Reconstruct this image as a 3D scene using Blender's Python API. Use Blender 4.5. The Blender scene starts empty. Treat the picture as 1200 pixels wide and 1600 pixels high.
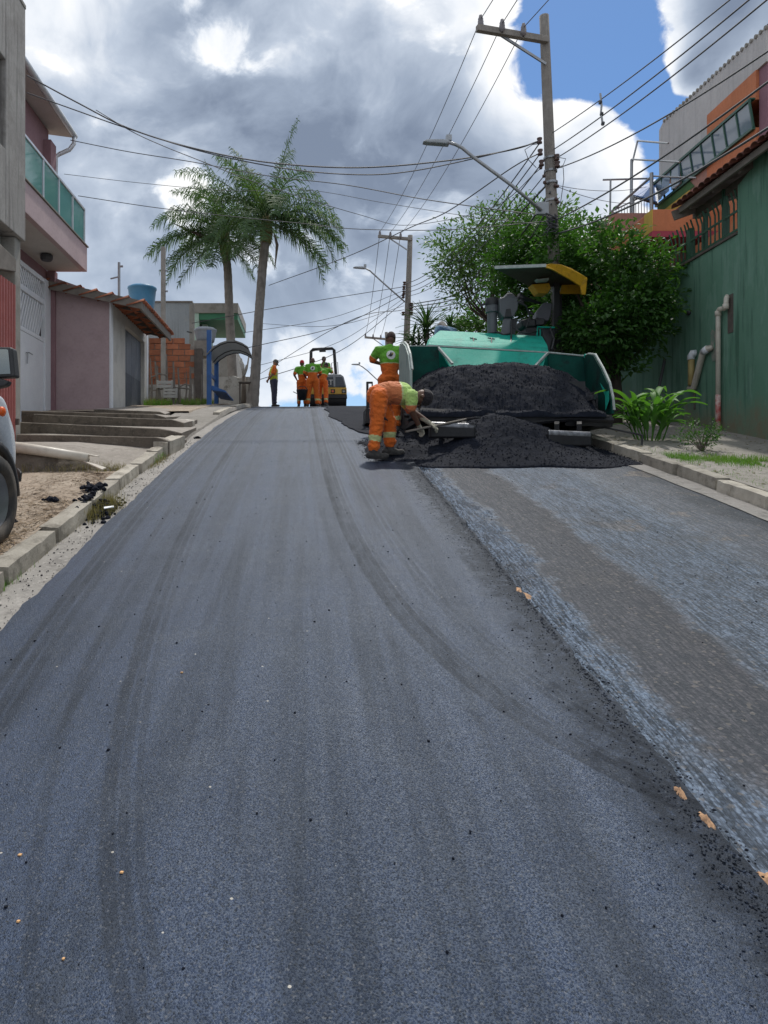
import bpy, math, random
from math import sin, cos, pi, radians, sqrt, exp
from mathutils import Vector, Matrix, Euler, noise
random.seed(7)
SC = bpy.context.scene
COL = SC.collection
# ------------------------------------------------------------------ camera
F = 1155.0; PX0 = 480.0; PY0 = 760.0; EYE = 1.6
cam = bpy.data.cameras.new('camera'); camo = bpy.data.objects.new('camera', cam); COL.objects.link(camo)
cam.sensor_fit = 'VERTICAL'; cam.sensor_height = 24.0; cam.sensor_width = 18.0
cam.lens = F / 1600 * 24.0
cam.shift_x = (600 - PX0) / 1600; cam.shift_y = -(800 - PY0) / 1600
cam.clip_start = 0.05; cam.clip_end = 2000
camo.location = (0, 0, EYE); camo.rotation_euler = (radians(90), 0, 0)
SC.camera = camo
# ------------------------------------------------------------------ light, sky, exposure
SC.view_settings.view_transform = 'Standard'
try: SC.view_settings.look = 'None'
except Exception: pass
SC.view_settings.gamma = 1.0; SC.view_settings.exposure = 0.34; SC.view_settings.use_curve_mapping = False
SUN_EL = radians(60); SUN_AZ = radians(14)       # ahead of the camera, a little to the right
sl = bpy.data.lights.new('sun', 'SUN'); sl.energy = 2.4; sl.angle = radians(2.5); sl.color = (1.0, 0.96, 0.90)
so = bpy.data.objects.new('sun', sl); COL.objects.link(so); so.location = (10, 20, 40)
sd = Vector((sin(SUN_AZ)*cos(SUN_EL), cos(SUN_AZ)*cos(SUN_EL), sin(SUN_EL)))
so.rotation_euler = sd.to_track_quat('Z', 'Y').to_euler()

world = bpy.data.worlds.new('World'); SC.world = world; world.use_nodes = True
NT = world.node_tree; NT.nodes.clear()

class NB:
    """tiny node-building helper"""
    def __init__(s, nt): s.nt = nt
    def n(s, t, **k):
        nd = s.nt.nodes.new(t)
        for a, b in k.items(): setattr(nd, a, b)
        return nd
    def put(s, sock, v):
        if v is None: return
        if isinstance(v, bpy.types.NodeSocket): s.nt.links.new(v, sock)
        elif isinstance(v, (tuple, list)):
            v = tuple(v)
            if len(sock.default_value) == 4 and len(v) == 3: v = v + (1,)
            sock.default_value = v
        else: sock.default_value = v
    def math(s, op, a, b=None, c=None, clamp=False):
        nd = s.n('ShaderNodeMath', operation=op, use_clamp=clamp)
        s.put(nd.inputs[0], a); s.put(nd.inputs[1], b)
        if c is not None: s.put(nd.inputs[2], c)
        return nd.outputs[0]
    def vmath(s, op, a, b=None, out=0):
        nd = s.n('ShaderNodeVectorMath', operation=op)
        s.put(nd.inputs[0], a)
        if b is not None:
            s.put(nd.inputs[3] if op == 'SCALE' else nd.inputs[1], b)
        return nd.outputs['Value'] if op in ('DOT_PRODUCT', 'LENGTH') else nd.outputs[0]
    def noise(s, vec, scale, detail=6, rough=.55, dist=0, col=False, dim='3D'):
        nd = s.n('ShaderNodeTexNoise', noise_dimensions=dim)
        s.put(nd.inputs['Vector'], vec); s.put(nd.inputs['Scale'], scale); s.put(nd.inputs['Detail'], detail)
        s.put(nd.inputs['Roughness'], rough); s.put(nd.inputs['Distortion'], dist)
        return nd.outputs['Color' if col else 'Fac']
    def vor(s, vec, scale, feature='F1', rnd=1.0, out='Distance'):
        nd = s.n('ShaderNodeTexVoronoi', feature=feature)
        s.put(nd.inputs['Vector'], vec); s.put(nd.inputs['Scale'], scale); s.put(nd.inputs['Randomness'], rnd)
        return nd.outputs[out]
    def sep(s, vec):
        nd = s.n('ShaderNodeSeparateXYZ'); s.put(nd.inputs[0], vec); return nd.outputs
    def comb(s, x, y, z):
        nd = s.n('ShaderNodeCombineXYZ'); s.put(nd.inputs[0], x); s.put(nd.inputs[1], y); s.put(nd.inputs[2], z); return nd.outputs[0]
    def ss(s, v, lo, hi, a=0.0, b=1.0):
        nd = s.n('ShaderNodeMapRange', interpolation_type='SMOOTHSTEP')
        s.put(nd.inputs['Value'], v); s.put(nd.inputs['From Min'], lo); s.put(nd.inputs['From Max'], hi)
        s.put(nd.inputs['To Min'], a); s.put(nd.inputs['To Max'], b); return nd.outputs[0]
    def lin(s, v, lo, hi, a=0.0, b=1.0):
        nd = s.n('ShaderNodeMapRange', interpolation_type='LINEAR')
        s.put(nd.inputs['Value'], v); s.put(nd.inputs['From Min'], lo); s.put(nd.inputs['From Max'], hi)
        s.put(nd.inputs['To Min'], a); s.put(nd.inputs['To Max'], b); return nd.outputs[0]
    def mix(s, f, a, b, mode='MIX'):
        nd = s.n('ShaderNodeMix', data_type='RGBA', blend_type=mode)
        s.put(nd.inputs[0], f); s.put(nd.inputs[6], a); s.put(nd.inputs[7], b); return nd.outputs[2]
    def scl(s, vec, v3):
        return s.vmath('MULTIPLY', vec, v3)
    def ramp(s, f, stops, interp='LINEAR'):
        nd = s.n('ShaderNodeValToRGB'); cr = nd.color_ramp; cr.interpolation = interp
        while len(cr.elements) < len(stops): cr.elements.new(0.5)
        for e, (p, c) in zip(cr.elements, stops):
            e.position = p; e.color = (c[0], c[1], c[2], 1) if isinstance(c, (tuple, list)) else (c, c, c, 1)
        s.put(nd.inputs[0], f); return nd.outputs[0]

def pixdir(px, py):
    v = Vector(((px-PX0)/F, 1.0, (PY0-py)/F)); v.normalize(); return tuple(v)

def build_world():
    b = NB(NT)
    out = b.n('ShaderNodeOutputWorld'); bg = b.n('ShaderNodeBackground')
    tc = b.n('ShaderNodeTexCoord'); d = b.vmath('NORMALIZE', tc.outputs['Generated'])
    sky = b.n('ShaderNodeTexSky', sky_type='NISHITA'); sky.sun_disc = False
    sky.sun_elevation = SUN_EL; sky.sun_rotation = SUN_AZ
    sky.altitude = 700; sky.air_density = 1.0; sky.dust_density = 0.7; sky.ozone_density = 1.6
    skyc = b.scl(sky.outputs[0], (0.70, 0.94, 1.16))
    sx, sy, sz = b.sep(d)[0:3]
    # cumulus field: the same all round; a few large masses are set where the day's clouds stand
    dd = b.scl(d, (1.0, 1.0, 1.35))
    wob = b.noise(dd, 3.0, 3, .5, 0, True)
    w2 = b.vmath('SCALE', b.vmath('SUBTRACT', wob, (.5, .5, .5)), 0.22)
    dw = b.vmath('ADD', dd, w2)
    big = b.noise(dw, 2.3, 3, .5)
    med = b.noise(dw, 7.5, 8, .58)
    bil = b.vor(dw, 13.0, 'SMOOTH_F1')
    bil2 = b.vor(dw, 31.0, 'SMOOTH_F1')
    dens = b.math('ADD', b.math('MULTIPLY', b.math('SUBTRACT', big, .5), 1.3), b.math('MULTIPLY', b.math('SUBTRACT', med, .5), 1.55))
    dens = b.math('ADD', dens, b.math('MULTIPLY', b.math('SUBTRACT', .42, bil), .42))
    dens = b.math('ADD', dens, b.math('MULTIPLY', b.math('SUBTRACT', .42, bil2), .16))
    dens = b.math('ADD', dens, 0.24)
    def lobe(px, py, k, amp):
        nonlocal dens
        dt = b.vmath('DOT_PRODUCT', d, pixdir(px, py))
        g = b.math('POWER', 2.718, b.math('MULTIPLY', b.math('SUBTRACT', dt, 1.0), k))
        dens = b.math('ADD', dens, b.math('MULTIPLY', g, amp))
    for L in LOBES: lobe(*L)
    cov = b.ss(dens, -0.02, 0.13)
    # a thin veil lower down
    thick = b.ss(dens, 0.04, 1.05)
    lum = b.noise(dw, 4.2, 7, .56)
    lum2 = b.noise(dw, 15.0, 7, .58)
    puff = b.ss(b.math('SUBTRACT', b.noise(b.vmath('ADD', dw, (5.3, 1.7, 2.9)), 5.6, 8, .60), b.math('MULTIPLY', bil, .28)), .44, .56)
    core = None
    for px, py, k, amp in CORES:
        dt = b.vmath('DOT_PRODUCT', d, pixdir(px, py)); g = b.math('MULTIPLY', b.math('POWER', 2.718, b.math('MULTIPLY', b.math('SUBTRACT', dt, 1.0), k)), amp)
        core = g if core is None else b.math('ADD', core, g)
    shade = b.math('SUBTRACT', b.math('ADD', b.math('MULTIPLY', thick, .67), b.math('MULTIPLY', b.math('SUBTRACT', lum, .46), 2.1)), b.math('MULTIPLY', b.math('SUBTRACT', lum2, .5), .85))
    shade = b.math('ADD', shade, core)
    shade = b.math('SUBTRACT', b.math('ADD', shade, b.math('MULTIPLY', b.math('SUBTRACT', bil, .35), .45)), b.math('MULTIPLY', puff, .42))
    ccol = b.ramp(shade, [(0.0, (1.0, 1.0, 1.0)), (.20, (.80, .84, .90)), (.42, (.50, .57, .68)), (.68, (.32, .385, .495)), (1.0, (.20, .25, .345))])
    lowf = b.ss(sz, 0.0, 0.42, 1.0, 0.0)
    ccol = b.mix(b.math('MULTIPLY', lowf, .45), ccol, (.52, .63, .78))
    skyv = b.vmath('SCALE', skyc, SKY_STR)
    skyv = b.mix(b.math('MULTIPLY', lowf, .55), skyv, (.42, .58, .80))
    clo = b.vmath('SCALE', ccol, CLOUD_STR)
    fin = b.mix(cov, skyv, clo)
    b.put(bg.inputs[0], fin); bg.inputs[1].default_value = 1.0
    NT.links.new(bg.outputs[0], out.inputs[0])
    world.cycles.sampling_method = 'MANUAL'; world.cycles.sample_map_resolution = 512
SKY_STR = 0.080      # strength of the Nishita sky
CLOUD_STR = 0.86
# (px, py, sharpness, amount): where the day's cloud masses and gaps stand
LOBES = [(1010, 120, 60, -1.05), (1120, 210, 90, -.7), (940, 60, 160, -.55), (1120, -10, 260, 1.55), (1190, 70, 500, .9), (1095, 112, 2600, .95), (1070, 118, 5000, .3), (932, 26, 3000, .40), (915, 12, 4000, .2), (935, 180, 2500, .35), (560, 180, 16, .50), (200, 120, 20, .32), (905, 260, 130, .5), (960, 300, 200, .5), (780, 120, 60, .3), (520, 640, 60, -.25), (360, 330, 60, .1)]
# darker bellies (+) and sunlit tops (-) of those masses
CORES = [(540, 200, 60, .26), (330, 240, 60, .16), (690, 215, 160, .22), (480, 120, 70, .08), (280, 30, 90, -.12), (420, 40, 90, -.12), (210, 300, 160, -.22), (100, 250, 200, -.2), (470, 40, 90, -.2), (600, 10, 110, -.26), (870, 190, 120, -.12), (760, 60, 160, -.14), (700, 330, 60, -.10), (250, 30, 70, -.12), (1080, 30, 140, .15), (960, 290, 130, -.14), (1150, 60, 200, .2)]
build_world()

# ------------------------------------------------------------------ geometry helpers
def G(Y):
    """height of the street surface at distance Y up the hill"""
    if Y < 0: return .21*Y if Y > -20 else -4.2 + (Y+20)*.05
    if Y < 6: return .21*Y
    k = .1035/18.9
    t = Y - 6
    if Y < 44.35: return 1.26 + .21*t - .5*k*t*t
    t0 = 38.35; z0 = 1.26 + .21*t0 - .5*k*t0*t0
    return z0 - .00005*(Y-44.35)**2 if Y < 150 else z0 - .00005*(105.65**2) - .01*(Y-150)
def GS(Y): return (G(Y+.05)-G(Y-.05))/.1
def P(px, py, Y): return Vector(((px-PX0)/F*Y, Y, EYE+(PY0-py)/F*Y))
def V(*a): return Vector(a)
MATS = {}
MW = {}
def inv_of(parent):
    m = MW.get(parent.name) if parent else None
    return m.inverted() if m else None
def thing(name, label, cat, loc=(0,0,0), rot=(0,0,0), group=None):
    o = bpy.data.objects.new(name, None); COL.objects.link(o); o.empty_display_size = .2
    o.location = loc; o.rotation_euler = rot
    MW[o.name] = Matrix.Translation(Vector(loc)) @ Euler(rot).to_matrix().to_4x4()
    o['label'] = label; o['category'] = cat
    if group: o['group'] = group
    return o
def tag(o, label, cat, group=None):
    o['label'] = label; o['category'] = cat
    if group: o['group'] = group
    return o
def struct(o): o['kind'] = 'structure'; return o
def stuff(o): o['kind'] = 'stuff'; return o

class MB:
    def __init__(s): s.v = []; s.f = []; s.m = []
    def add(s, vs, fs, mi=0):
        o = len(s.v); s.v.extend([tuple(p) for p in vs])
        for f in fs: s.f.append([i+o for i in f]); s.m.append(mi)
    def quad(s, a, b, c, d, mi=0): s.add([a,b,c,d], [(0,1,2,3)], mi); return s
    def box(s, x0, x1, y0, y1, z0, z1, mi=0):
        s.hexa([(x0,y0,z0),(x1,y0,z0),(x1,y1,z0),(x0,y1,z0),(x0,y0,z1),(x1,y0,z1),(x1,y1,z1),(x0,y1,z1)], mi); return s
    def hexa(s, p, mi=0):
        s.add(p, [(3,2,1,0),(4,5,6,7),(0,1,5,4),(1,2,6,5),(2,3,7,6),(3,0,4,7)], mi); return s
    def slab(s, pts, ext, mi=0):
        """polygon extruded by the vector ext"""
        n = len(pts); e = Vector(ext); a = [Vector(p) for p in pts]; b2 = [p+e for p in a]
        s.add(a+b2, [tuple(range(n))[::-1], tuple(range(n, 2*n))] + [(i, (i+1)%n, (i+1)%n+n, i+n) for i in range(n)], mi); return s
    def tube(s, pts, r, n=8, mi=0, caps=True):
        pts = [Vector(p) for p in pts]; N = len(pts)
        rs = r if isinstance(r, (list, tuple)) else [r]*N
        ring = []; up = None
        for i in range(N):
            t = (pts[min(i+1,N-1)]-pts[max(i-1,0)]).normalized()
            if up is None:
                up = Vector((0,0,1)) if abs(t.z) < .9 else Vector((1,0,0))
            a = t.cross(up).normalized(); b2 = a.cross(t).normalized(); up = b2
            ring.append([pts[i] + (a*cos(2*pi*k/n) + b2*sin(2*pi*k/n))*rs[i] for k in range(n)])
        vs = [p for q in ring for p in q]; fs = []
        for i in range(N-1):
            for k in range(n):
                k2 = (k+1)%n
                fs.append((i*n+k, i*n+k2, (i+1)*n+k2, (i+1)*n+k))
        if caps: fs.append(tuple(range(n))[::-1]); fs.append(tuple((N-1)*n+k for k in range(n)))
        s.add(vs, fs, mi); return s
    def cyl(s, a, b, r0, r1=None, n=14, mi=0): return s.tube([a, b], [r0, r0 if r1 is None else r1], n, mi)
    def bar(s, a, b, w, h, mi=0, up=(0,0,1)):
        a = Vector(a); b = Vector(b); t = (b-a).normalized(); u = Vector(up)
        if abs(t.dot(u)) > .95: u = Vector((0,1,0))
        x = t.cross(u).normalized()*w/2; z = x.cross(t).normalized()*h/2
        s.hexa([a-x-z, a+x-z, b+x-z, b-x-z, a-x+z, a+x+z, b+x+z, b-x+z], mi); return s
    def ball(s, c, r, n=10, m=6, mi=0, sc=(1,1,1)):
        c = Vector(c); vs = [c+Vector((0,0,-r*sc[2]))]; fs = []
        for j in range(1, m):
            a = -pi/2 + pi*j/m
            for k in range(n):
                t = 2*pi*k/n; vs.append(c+Vector((r*cos(a)*cos(t)*sc[0], r*cos(a)*sin(t)*sc[1], r*sin(a)*sc[2])))
        vs.append(c+Vector((0,0,r*sc[2]))); L = len(vs)-1
        for k in range(n):
            k2 = (k+1)%n
            fs.append((0, 1+k2, 1+k)); fs.append((L, L-n+k, L-n+k2))
            for j in range(m-2): fs.append((1+j*n+k, 1+j*n+k2, 1+(j+1)*n+k2, 1+(j+1)*n+k))
        s.add(vs, fs, mi); return s
    def lathe(s, prof, c, n=20, mi=0, axis=(0,0,1)):
        """prof: (radius, height) pairs round an axis at c"""
        q = Vector(axis).to_track_quat('Z', 'Y'); c = Vector(c)
        vs = []; N = len(prof)
        for r, h in prof:
            for k in range(n): vs.append(c + q @ Vector((r*cos(2*pi*k/n), r*sin(2*pi*k/n), h)))
        fs = [(i*n+k, i*n+(k+1)%n, (i+1)*n+(k+1)%n, (i+1)*n+k) for i in range(N-1) for k in range(n)]
        s.add(vs, fs, mi); return s
    def mesh(s, name, mats, smooth=False):
        me = bpy.data.meshes.new(name); me.from_pydata(s.v, [], s.f)
        for m in (mats if isinstance(mats, (list, tuple)) else [mats]): me.materials.append(m)
        me.polygons.foreach_set('material_index', s.m)
        if smooth: me.polygons.foreach_set('use_smooth', [True]*len(s.f))
        me.update(); return me
    def build(s, name, mats, parent=None, smooth=False, bevel=0, origin=None, seg=2, autosmooth=False):
        if parent is not None and parent.name in MW:
            im = MW[parent.name].inverted(); s.v = [tuple(im @ Vector(p)) for p in s.v]
        elif origin is not None:
            o0 = Vector(origin); s.v = [tuple(Vector(p)-o0) for p in s.v]
        me = s.mesh(name, mats, smooth)
        o = bpy.data.objects.new(name, me); COL.objects.link(o)
        if parent is not None:
            o.parent = parent
            if parent.name in MW: MW[o.name] = MW[parent.name]
        elif origin is not None: o.location = origin; MW[o.name] = Matrix.Translation(Vector(origin))
        else: MW[o.name] = Matrix.Identity(4)
        if bevel:
            bv = o.modifiers.new('bevel', 'BEVEL'); bv.width = bevel; bv.segments = seg; bv.limit_method = 'ANGLE'; bv.angle_limit = radians(40)
        return o
def inst(me, name, parent, loc, rot=(0,0,0), scale=(1,1,1)):
    """one more object on a shared mesh; loc is in the world"""
    o = bpy.data.objects.new(name, me); COL.objects.link(o)
    m = Matrix.Translation(Vector(loc)) @ Euler(rot).to_matrix().to_4x4() @ Matrix.Diagonal((*scale, 1))
    if parent is not None:
        o.parent = parent
        if parent.name in MW: m = MW[parent.name].inverted() @ m
    o.matrix_basis = m
    return o

# ------------------------------------------------------------------ materials
def new_mat(name):
    m = bpy.data.materials.new(name); m.use_nodes = True; nt = m.node_tree; nt.nodes.clear()
    b = NB(nt); out = b.n('ShaderNodeOutputMaterial'); p = b.n('ShaderNodeBsdfPrincipled')
    nt.links.new(p.outputs[0], out.inputs[0]); return m, b, p, out
def bump(b, p, h, strength, dist=.01):
    bn = b.n('ShaderNodeBump'); b.put(bn.inputs['Height'], h); bn.inputs['Strength'].default_value = strength
    bn.inputs['Distance'].default_value = dist; b.put(p.inputs['Normal'], bn.outputs[0]); return bn
def mat(name, c1, c2=None, scale=3, rough=.75, bs=0, bscale=80, metal=0, streak=0, streakc=(.05,.05,.045), dirt=0, dirtc=(.12,.10,.08), dscale=2.5, rnd=0, spec=.5, bdist=.006, trans=0):
    m, b, p, out = new_mat(name); MATS[name] = m
    tc = b.n('ShaderNodeNewGeometry').outputs['Position']
    if c2 is None: c2 = tuple(x*.82 for x in c1)
    n1 = b.noise(tc, scale, 7, .6)
    col = b.mix(b.ss(n1, .3, .7), c1, c2)
    n3 = b.noise(tc, scale*14, 4, .6)
    col = b.mix(b.math('MULTIPLY', b.ss(n3, .45, .75), .25), col, tuple(x*.6 for x in c1))
    if streak:
        n2 = b.noise(b.scl(tc, (7, 7, .45)), 1.6, 6, .65)
        col = b.mix(b.math('MULTIPLY', b.ss(n2, .48, .72), streak), col, streakc)
    if dirt:
        n4 = b.noise(tc, dscale, 8, .7)
        col = b.mix(b.math('MULTIPLY', b.ss(n4, .5, .66), dirt), col, dirtc)
    if rnd:
        oi = b.n('ShaderNodeObjectInfo').outputs['Random']
        col = b.mix(1.0, col, b.comb(*[b.lin(oi, 0, 1, 1-rnd, 1+rnd*.6)]*3), 'MULTIPLY')
    b.put(p.inputs['Base Color'], col)
    b.put(p.inputs['Roughness'], b.lin(n3, .3, .7, max(rough-.1, .02), min(rough+.1, 1)))
    p.inputs['Metallic'].default_value = metal
    p.inputs['Specular IOR Level'].default_value = spec
    if bs: bump(b, p, b.noise(tc, bscale, 5, .65), bs, bdist)
    return m
# ================================================================== THE GROUND AND THE STREET
def nz(x, y, z=0, s=1.0): return noise.noise(Vector((x*s, y*s, z)))
def road_mat():
    """milled old road surface with tack coat: grooves, pale tack bands with painted sky sheen, sandy dust"""
    m, b, p, out = new_mat('milled_road'); MATS['milled'] = m
    pos = b.n('ShaderNodeNewGeometry').outputs['Position']
    x, y, z = b.sep(pos)[0:3]
    w = b.noise(pos, .9, 5, .65); w2 = b.noise(pos, 6, 5, .7)
    xx = b.math('ADD', x, b.math('ADD', b.math('MULTIPLY', b.math('SUBTRACT', w, .5), .55), b.math('MULTIPLY', b.math('SUBTRACT', w2, .5), .34)))
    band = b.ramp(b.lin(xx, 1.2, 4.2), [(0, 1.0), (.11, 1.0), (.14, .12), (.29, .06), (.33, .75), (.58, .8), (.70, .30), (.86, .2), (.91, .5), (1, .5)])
    col = b.mix(band, (.086, .072, .070), (.26, .325, .43))  # pale blue: sky sheen on the tack film put into the base colour
    big = b.noise(pos, 2.2, 8, .7)
    col = b.mix(b.math('MULTIPLY', b.ss(big, .50, .70), .6), col, (.125, .108, .098))
    wet = b.noise(b.scl(pos, (2.2, 1, 1)), 4.5, 8, .75); col = b.mix(b.math('MULTIPLY', b.ss(wet, .56, .70), .6), col, (.035, .035, .040))
    dust = b.noise(b.vmath('ADD', pos, (3.1, 7.7, 0)), 1.35, 7, .66)
    dm = b.math('MULTIPLY', b.ss(dust, .565, .62), b.ss(x, 2.1, 2.9))
    col = b.mix(b.math('MULTIPLY', dm, .75), col, (.34, .26, .19))
    black = b.math('MULTIPLY', b.ss(xx, 3.55, 3.7), b.ss(w, .35, .6))
    col = b.mix(b.math('MULTIPLY', black, .8), col, (.022, .022, .026))
    # rows of pits left by the milling drum
    pv = b.scl(pos, (1.0, .62, 1.0))
    rot = b.n('ShaderNodeVectorRotate', rotation_type='Z_AXIS'); b.put(rot.inputs['Vector'], pv); rot.inputs['Angle'].default_value = .32
    pits = b.vor(rot.outputs[0], 58, 'F1', .85)
    comb = b.noise(b.scl(pos, (62, 5, 1)), 1.0, 5, .7); comb2 = b.noise(b.scl(rot.outputs[0], (46, 70, 1)), 1.0, 5, .75)
    pits2 = b.vor(pos, 95, 'F1', 1)
    wv = b.n('ShaderNodeTexWave', wave_type='BANDS', bands_direction='X'); b.put(wv.inputs['Vector'], rot.outputs[0]); wv.inputs['Scale'].default_value = 17; wv.inputs['Distortion'].default_value = 2.5; wv.inputs['Detail'].default_value = 3; wv.inputs['Detail Scale'].default_value = 3
    h = b.math('ADD', b.math('MULTIPLY', b.ss(pits, .55, .15), b.lin(band, 0, 1, .6, 1.1)), b.math('ADD', b.math('MULTIPLY', b.ss(comb, .35, .65), .55), b.math('MULTIPLY', b.ss(comb2, .35, .65), .8)))
    h = b.math('ADD', h, b.math('MULTIPLY', b.noise(pos, 28, 6, .7), .9))
    col = b.mix(b.math('MULTIPLY', b.ss(h, 1.6, 1.0), .45), col, (.020, .021, .024))
    col = b.mix(b.math('MULTIPLY', b.ss(pits, .34, .58), .30), col, (.030, .031, .036))
    col = b.mix(b.math('MULTIPLY', b.ss(comb, .55, .43), .62), col, (.028, .029, .034))
    spk = b.vor(pos, 60, 'F1', 1, 'Color'); sp = b.ss(b.sep(spk)[0], .93, .99)
    col = b.mix(b.math('MULTIPLY', sp, .5), col, (.24, .21, .18))
    b.put(p.inputs['Base Color'], col)
    b.put(p.inputs['Roughness'], b.lin(band, 0, 1, .80, .24))
    p.inputs['Specular IOR Level'].default_value = .7; p.inputs['Specular Tint'].default_value = (.72, .86, 1, 1)
    bump(b, p, h, .65, .015); return m
def asphalt_mat():
    """the fresh asphalt mat: fine stones, roller streaks, tyre sweeps"""
    m, b, p, out = new_mat('fresh_asphalt'); MATS['asphalt'] = m
    pos = b.n('ShaderNodeNewGeometry').outputs['Position']
    x, y, z = b.sep(pos)[0:3]
    stone = b.vor(pos, 185, 'F1', 1); stc = b.sep(b.vor(pos, 190, 'F1', 1, 'Color')); patchy = b.noise(pos, 3.1, 7, .72); fine = b.noise(pos, 210, 4, .75)
    big = b.noise(pos, 1.1, 6, .6)
    strk = b.noise(b.scl(pos, (5.5, .22, 0)), 1.0, 6, .6)
    strk2 = b.noise(b.scl(pos, (17, .35, 0)), 1.0, 5, .6)
    tone = b.math('ADD', b.math('MULTIPLY', b.ss(strk, .38, .62), .6), b.math('MULTIPLY', b.ss(strk2, .35, .65), .25))
    tone = b.math('ADD', tone, b.math('MULTIPLY', b.ss(big, .3, .7), .3))
    # tyre sweeps of the machines: curves x = a + k / y^2
    yy = b.math('MAXIMUM', y, .8)
    tread = b.noise(b.scl(pos, (16, 5, 0)), 1.0, 5, .7)
    tr = None
    for a, k, pw, wd, am in TYRES:
        cx = b.math('ADD', a, b.math('DIVIDE', k, b.math('POWER', yy, pw)))
        dx = b.math('ABSOLUTE', b.math('SUBTRACT', x, cx))
        g = b.math('MULTIPLY', b.ss(dx, wd, wd*.45), am)
        tr = g if tr is None else b.math('MAXIMUM', tr, g)
    tr = b.math('MULTIPLY', tr, b.lin(tread, .3, .6, .45, 1.0))
    c = b.mix(tone, (.010, .0145, .028), (.031, .044, .080))
    c = b.mix(b.math('MULTIPLY', tr, .8), c, (.010, .010, .012))
    c = b.mix(b.math('MULTIPLY', b.ss(patchy, .45, .7), .45), c, (.045, .052, .068))
    c = b.mix(1.0, c, b.ramp(stc[2], [(0, .74), (.5, .98), (1, 1.35)]), 'MULTIPLY')
    c = b.mix(b.math('MULTIPLY', b.ss(fine, .60, .74), .22), c, (.085, .092, .108))
    c = b.mix(b.math('MULTIPLY', b.ss(stc[0], .90, .985), .5), c, (.13, .13, .135))
    c = b.mix(b.math('MULTIPLY', b.ss(stc[1], .80, .95), .7), c, (.007, .007, .009))
    wh = b.vor(pos, 24, 'F1', 1, 'Color'); wd_ = b.vor(pos, 24, 'F1', 1)
    wm = b.math('MULTIPLY', b.ss(b.sep(wh)[0], .975, .985), b.ss(wd_, .14, .08))
    c = b.mix(wm, c, (.45, .42, .36))
    edge = b.math('MULTIPLY', b.ss(b.math('ADD', x, b.math('MULTIPLY', b.math('SUBTRACT', b.noise(pos, 7, 7, .75), .5), .5)), 1.02, 1.20), b.ss(b.noise(pos, 26, 6, .75), .30, .52))
    c = b.mix(b.math('MULTIPLY', edge, .8), c, (.010, .010, .012))
    b.put(p.inputs['Base Color'], c)
    r = b.math('ADD', b.lin(tone, 0, 1, .55, .40), b.math('MULTIPLY', tr, .22))
    r = b.math('ADD', r, b.math('MULTIPLY', edge, .25)); b.put(p.inputs['Roughness'], r)
    p.inputs['Specular IOR Level'].default_value = .40; p.inputs['Specular Tint'].default_value = (.66, .82, 1, 1)
    h = b.math('ADD', b.math('MULTIPLY', b.ss(stone, .6, .05), .6), b.math('ADD', b.math('MULTIPLY', b.noise(pos, 330, 3, .6), .6), b.math('MULTIPLY', b.noise(pos, 48, 4, .6), .5)))
    h = b.math('ADD', h, b.math('MULTIPLY', b.ss(stc[1], .72, .95), -.8))
    h = b.math('ADD', h, b.math('MULTIPLY', edge, b.noise(pos, 60, 4, .7)))
    bump(b, p, h, .55, .005); return m
TYRES = [(.10, 6.6, 2, .035, .9), (.145, 6.6, 2, .03, .75), (.19, 6.6, 2, .03, .9), (.235, 6.6, 2, .02, .5), (.40, 6.4, 2, .025, .5), (.45, 6.4, 2, .02, .6), (.50, 6.4, 2, .02, .4), (-.03, 6.4, 2, .03, .25), (-1.20, 1.33, 1, .035, .8), (-1.15, 1.33, 1, .025, .6), (-1.10, 1.33, 1, .02, .5), (-1.42, 1.35, 1, .03, .5), (-1.66, 1.0, 1, .03, .8), (-1.60, 1.0, 1, .03, .7), (-1.54, 1.0, 1, .03, .6), (-.72, 1.2, 1, .05, .25), (-.3, .5, 1, .09, .2), (.9, -.2, 1, .12, .25)]
road_mat(); asphalt_mat()
def earth_mat(name, c1, c2, c3, bs=.6):
    m, b, p, out = new_mat(name); MATS[name] = m
    pos = b.n('ShaderNodeNewGeometry').outputs['Position']
    n1 = b.noise(pos, 1.3, 8, .65); n2 = b.noise(pos, 9, 7, .7); n3 = b.noise(pos, 60, 5, .7)
    c = b.mix(b.ss(n1, .35, .65), c1, c2)
    c = b.mix(b.math('MULTIPLY', b.ss(n2, .48, .66), .65), c, c3)
    c = b.mix(b.math('MULTIPLY', b.ss(n3, .5, .7), .35), c, tuple(q*.45 for q in c1))
    st = b.vor(pos, 40, 'F1', 1, 'Color'); c = b.mix(b.math('MULTIPLY', b.ss(b.sep(st)[0], .9, .97), .4), c, tuple(min(q*1.35, .6) for q in c2))
    b.put(p.inputs['Base Color'], c); p.inputs['Roughness'].default_value = .92
    bump(b, p, b.math('ADD', n2, b.math('MULTIPLY', n3, .6)), bs, .015); return m
earth_mat('dirt', (.31, .245, .185), (.38, .32, .25), (.19, .145, .105))
earth_mat('old_concrete', (.25, .225, .195), (.33, .30, .265), (.17, .15, .125), .4)
earth_mat('grey_concrete', (.215, .20, .175), (.27, .25, .225), (.13, .12, .105), .35)
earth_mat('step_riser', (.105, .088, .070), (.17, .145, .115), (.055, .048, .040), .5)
earth_mat('gutter', (.26, .245, .225), (.33, .31, .285), (.14, .13, .12), .4)
earth_mat('grass_ground', (.075, .095, .035), (.11, .12, .05), (.13, .10, .075))
earth_mat('kerb_concrete', (.33, .305, .26), (.42, .39, .335), (.19, .17, .14), .5)
mat('straw', (.42, .30, .17), (.26, .17, .09), 8, .9, rnd=0)
mat('mix', (.007, .009, .015), (.014, .017, .027), 14, .85, .5, 70, bdist=.01, spec=.12)
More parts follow.
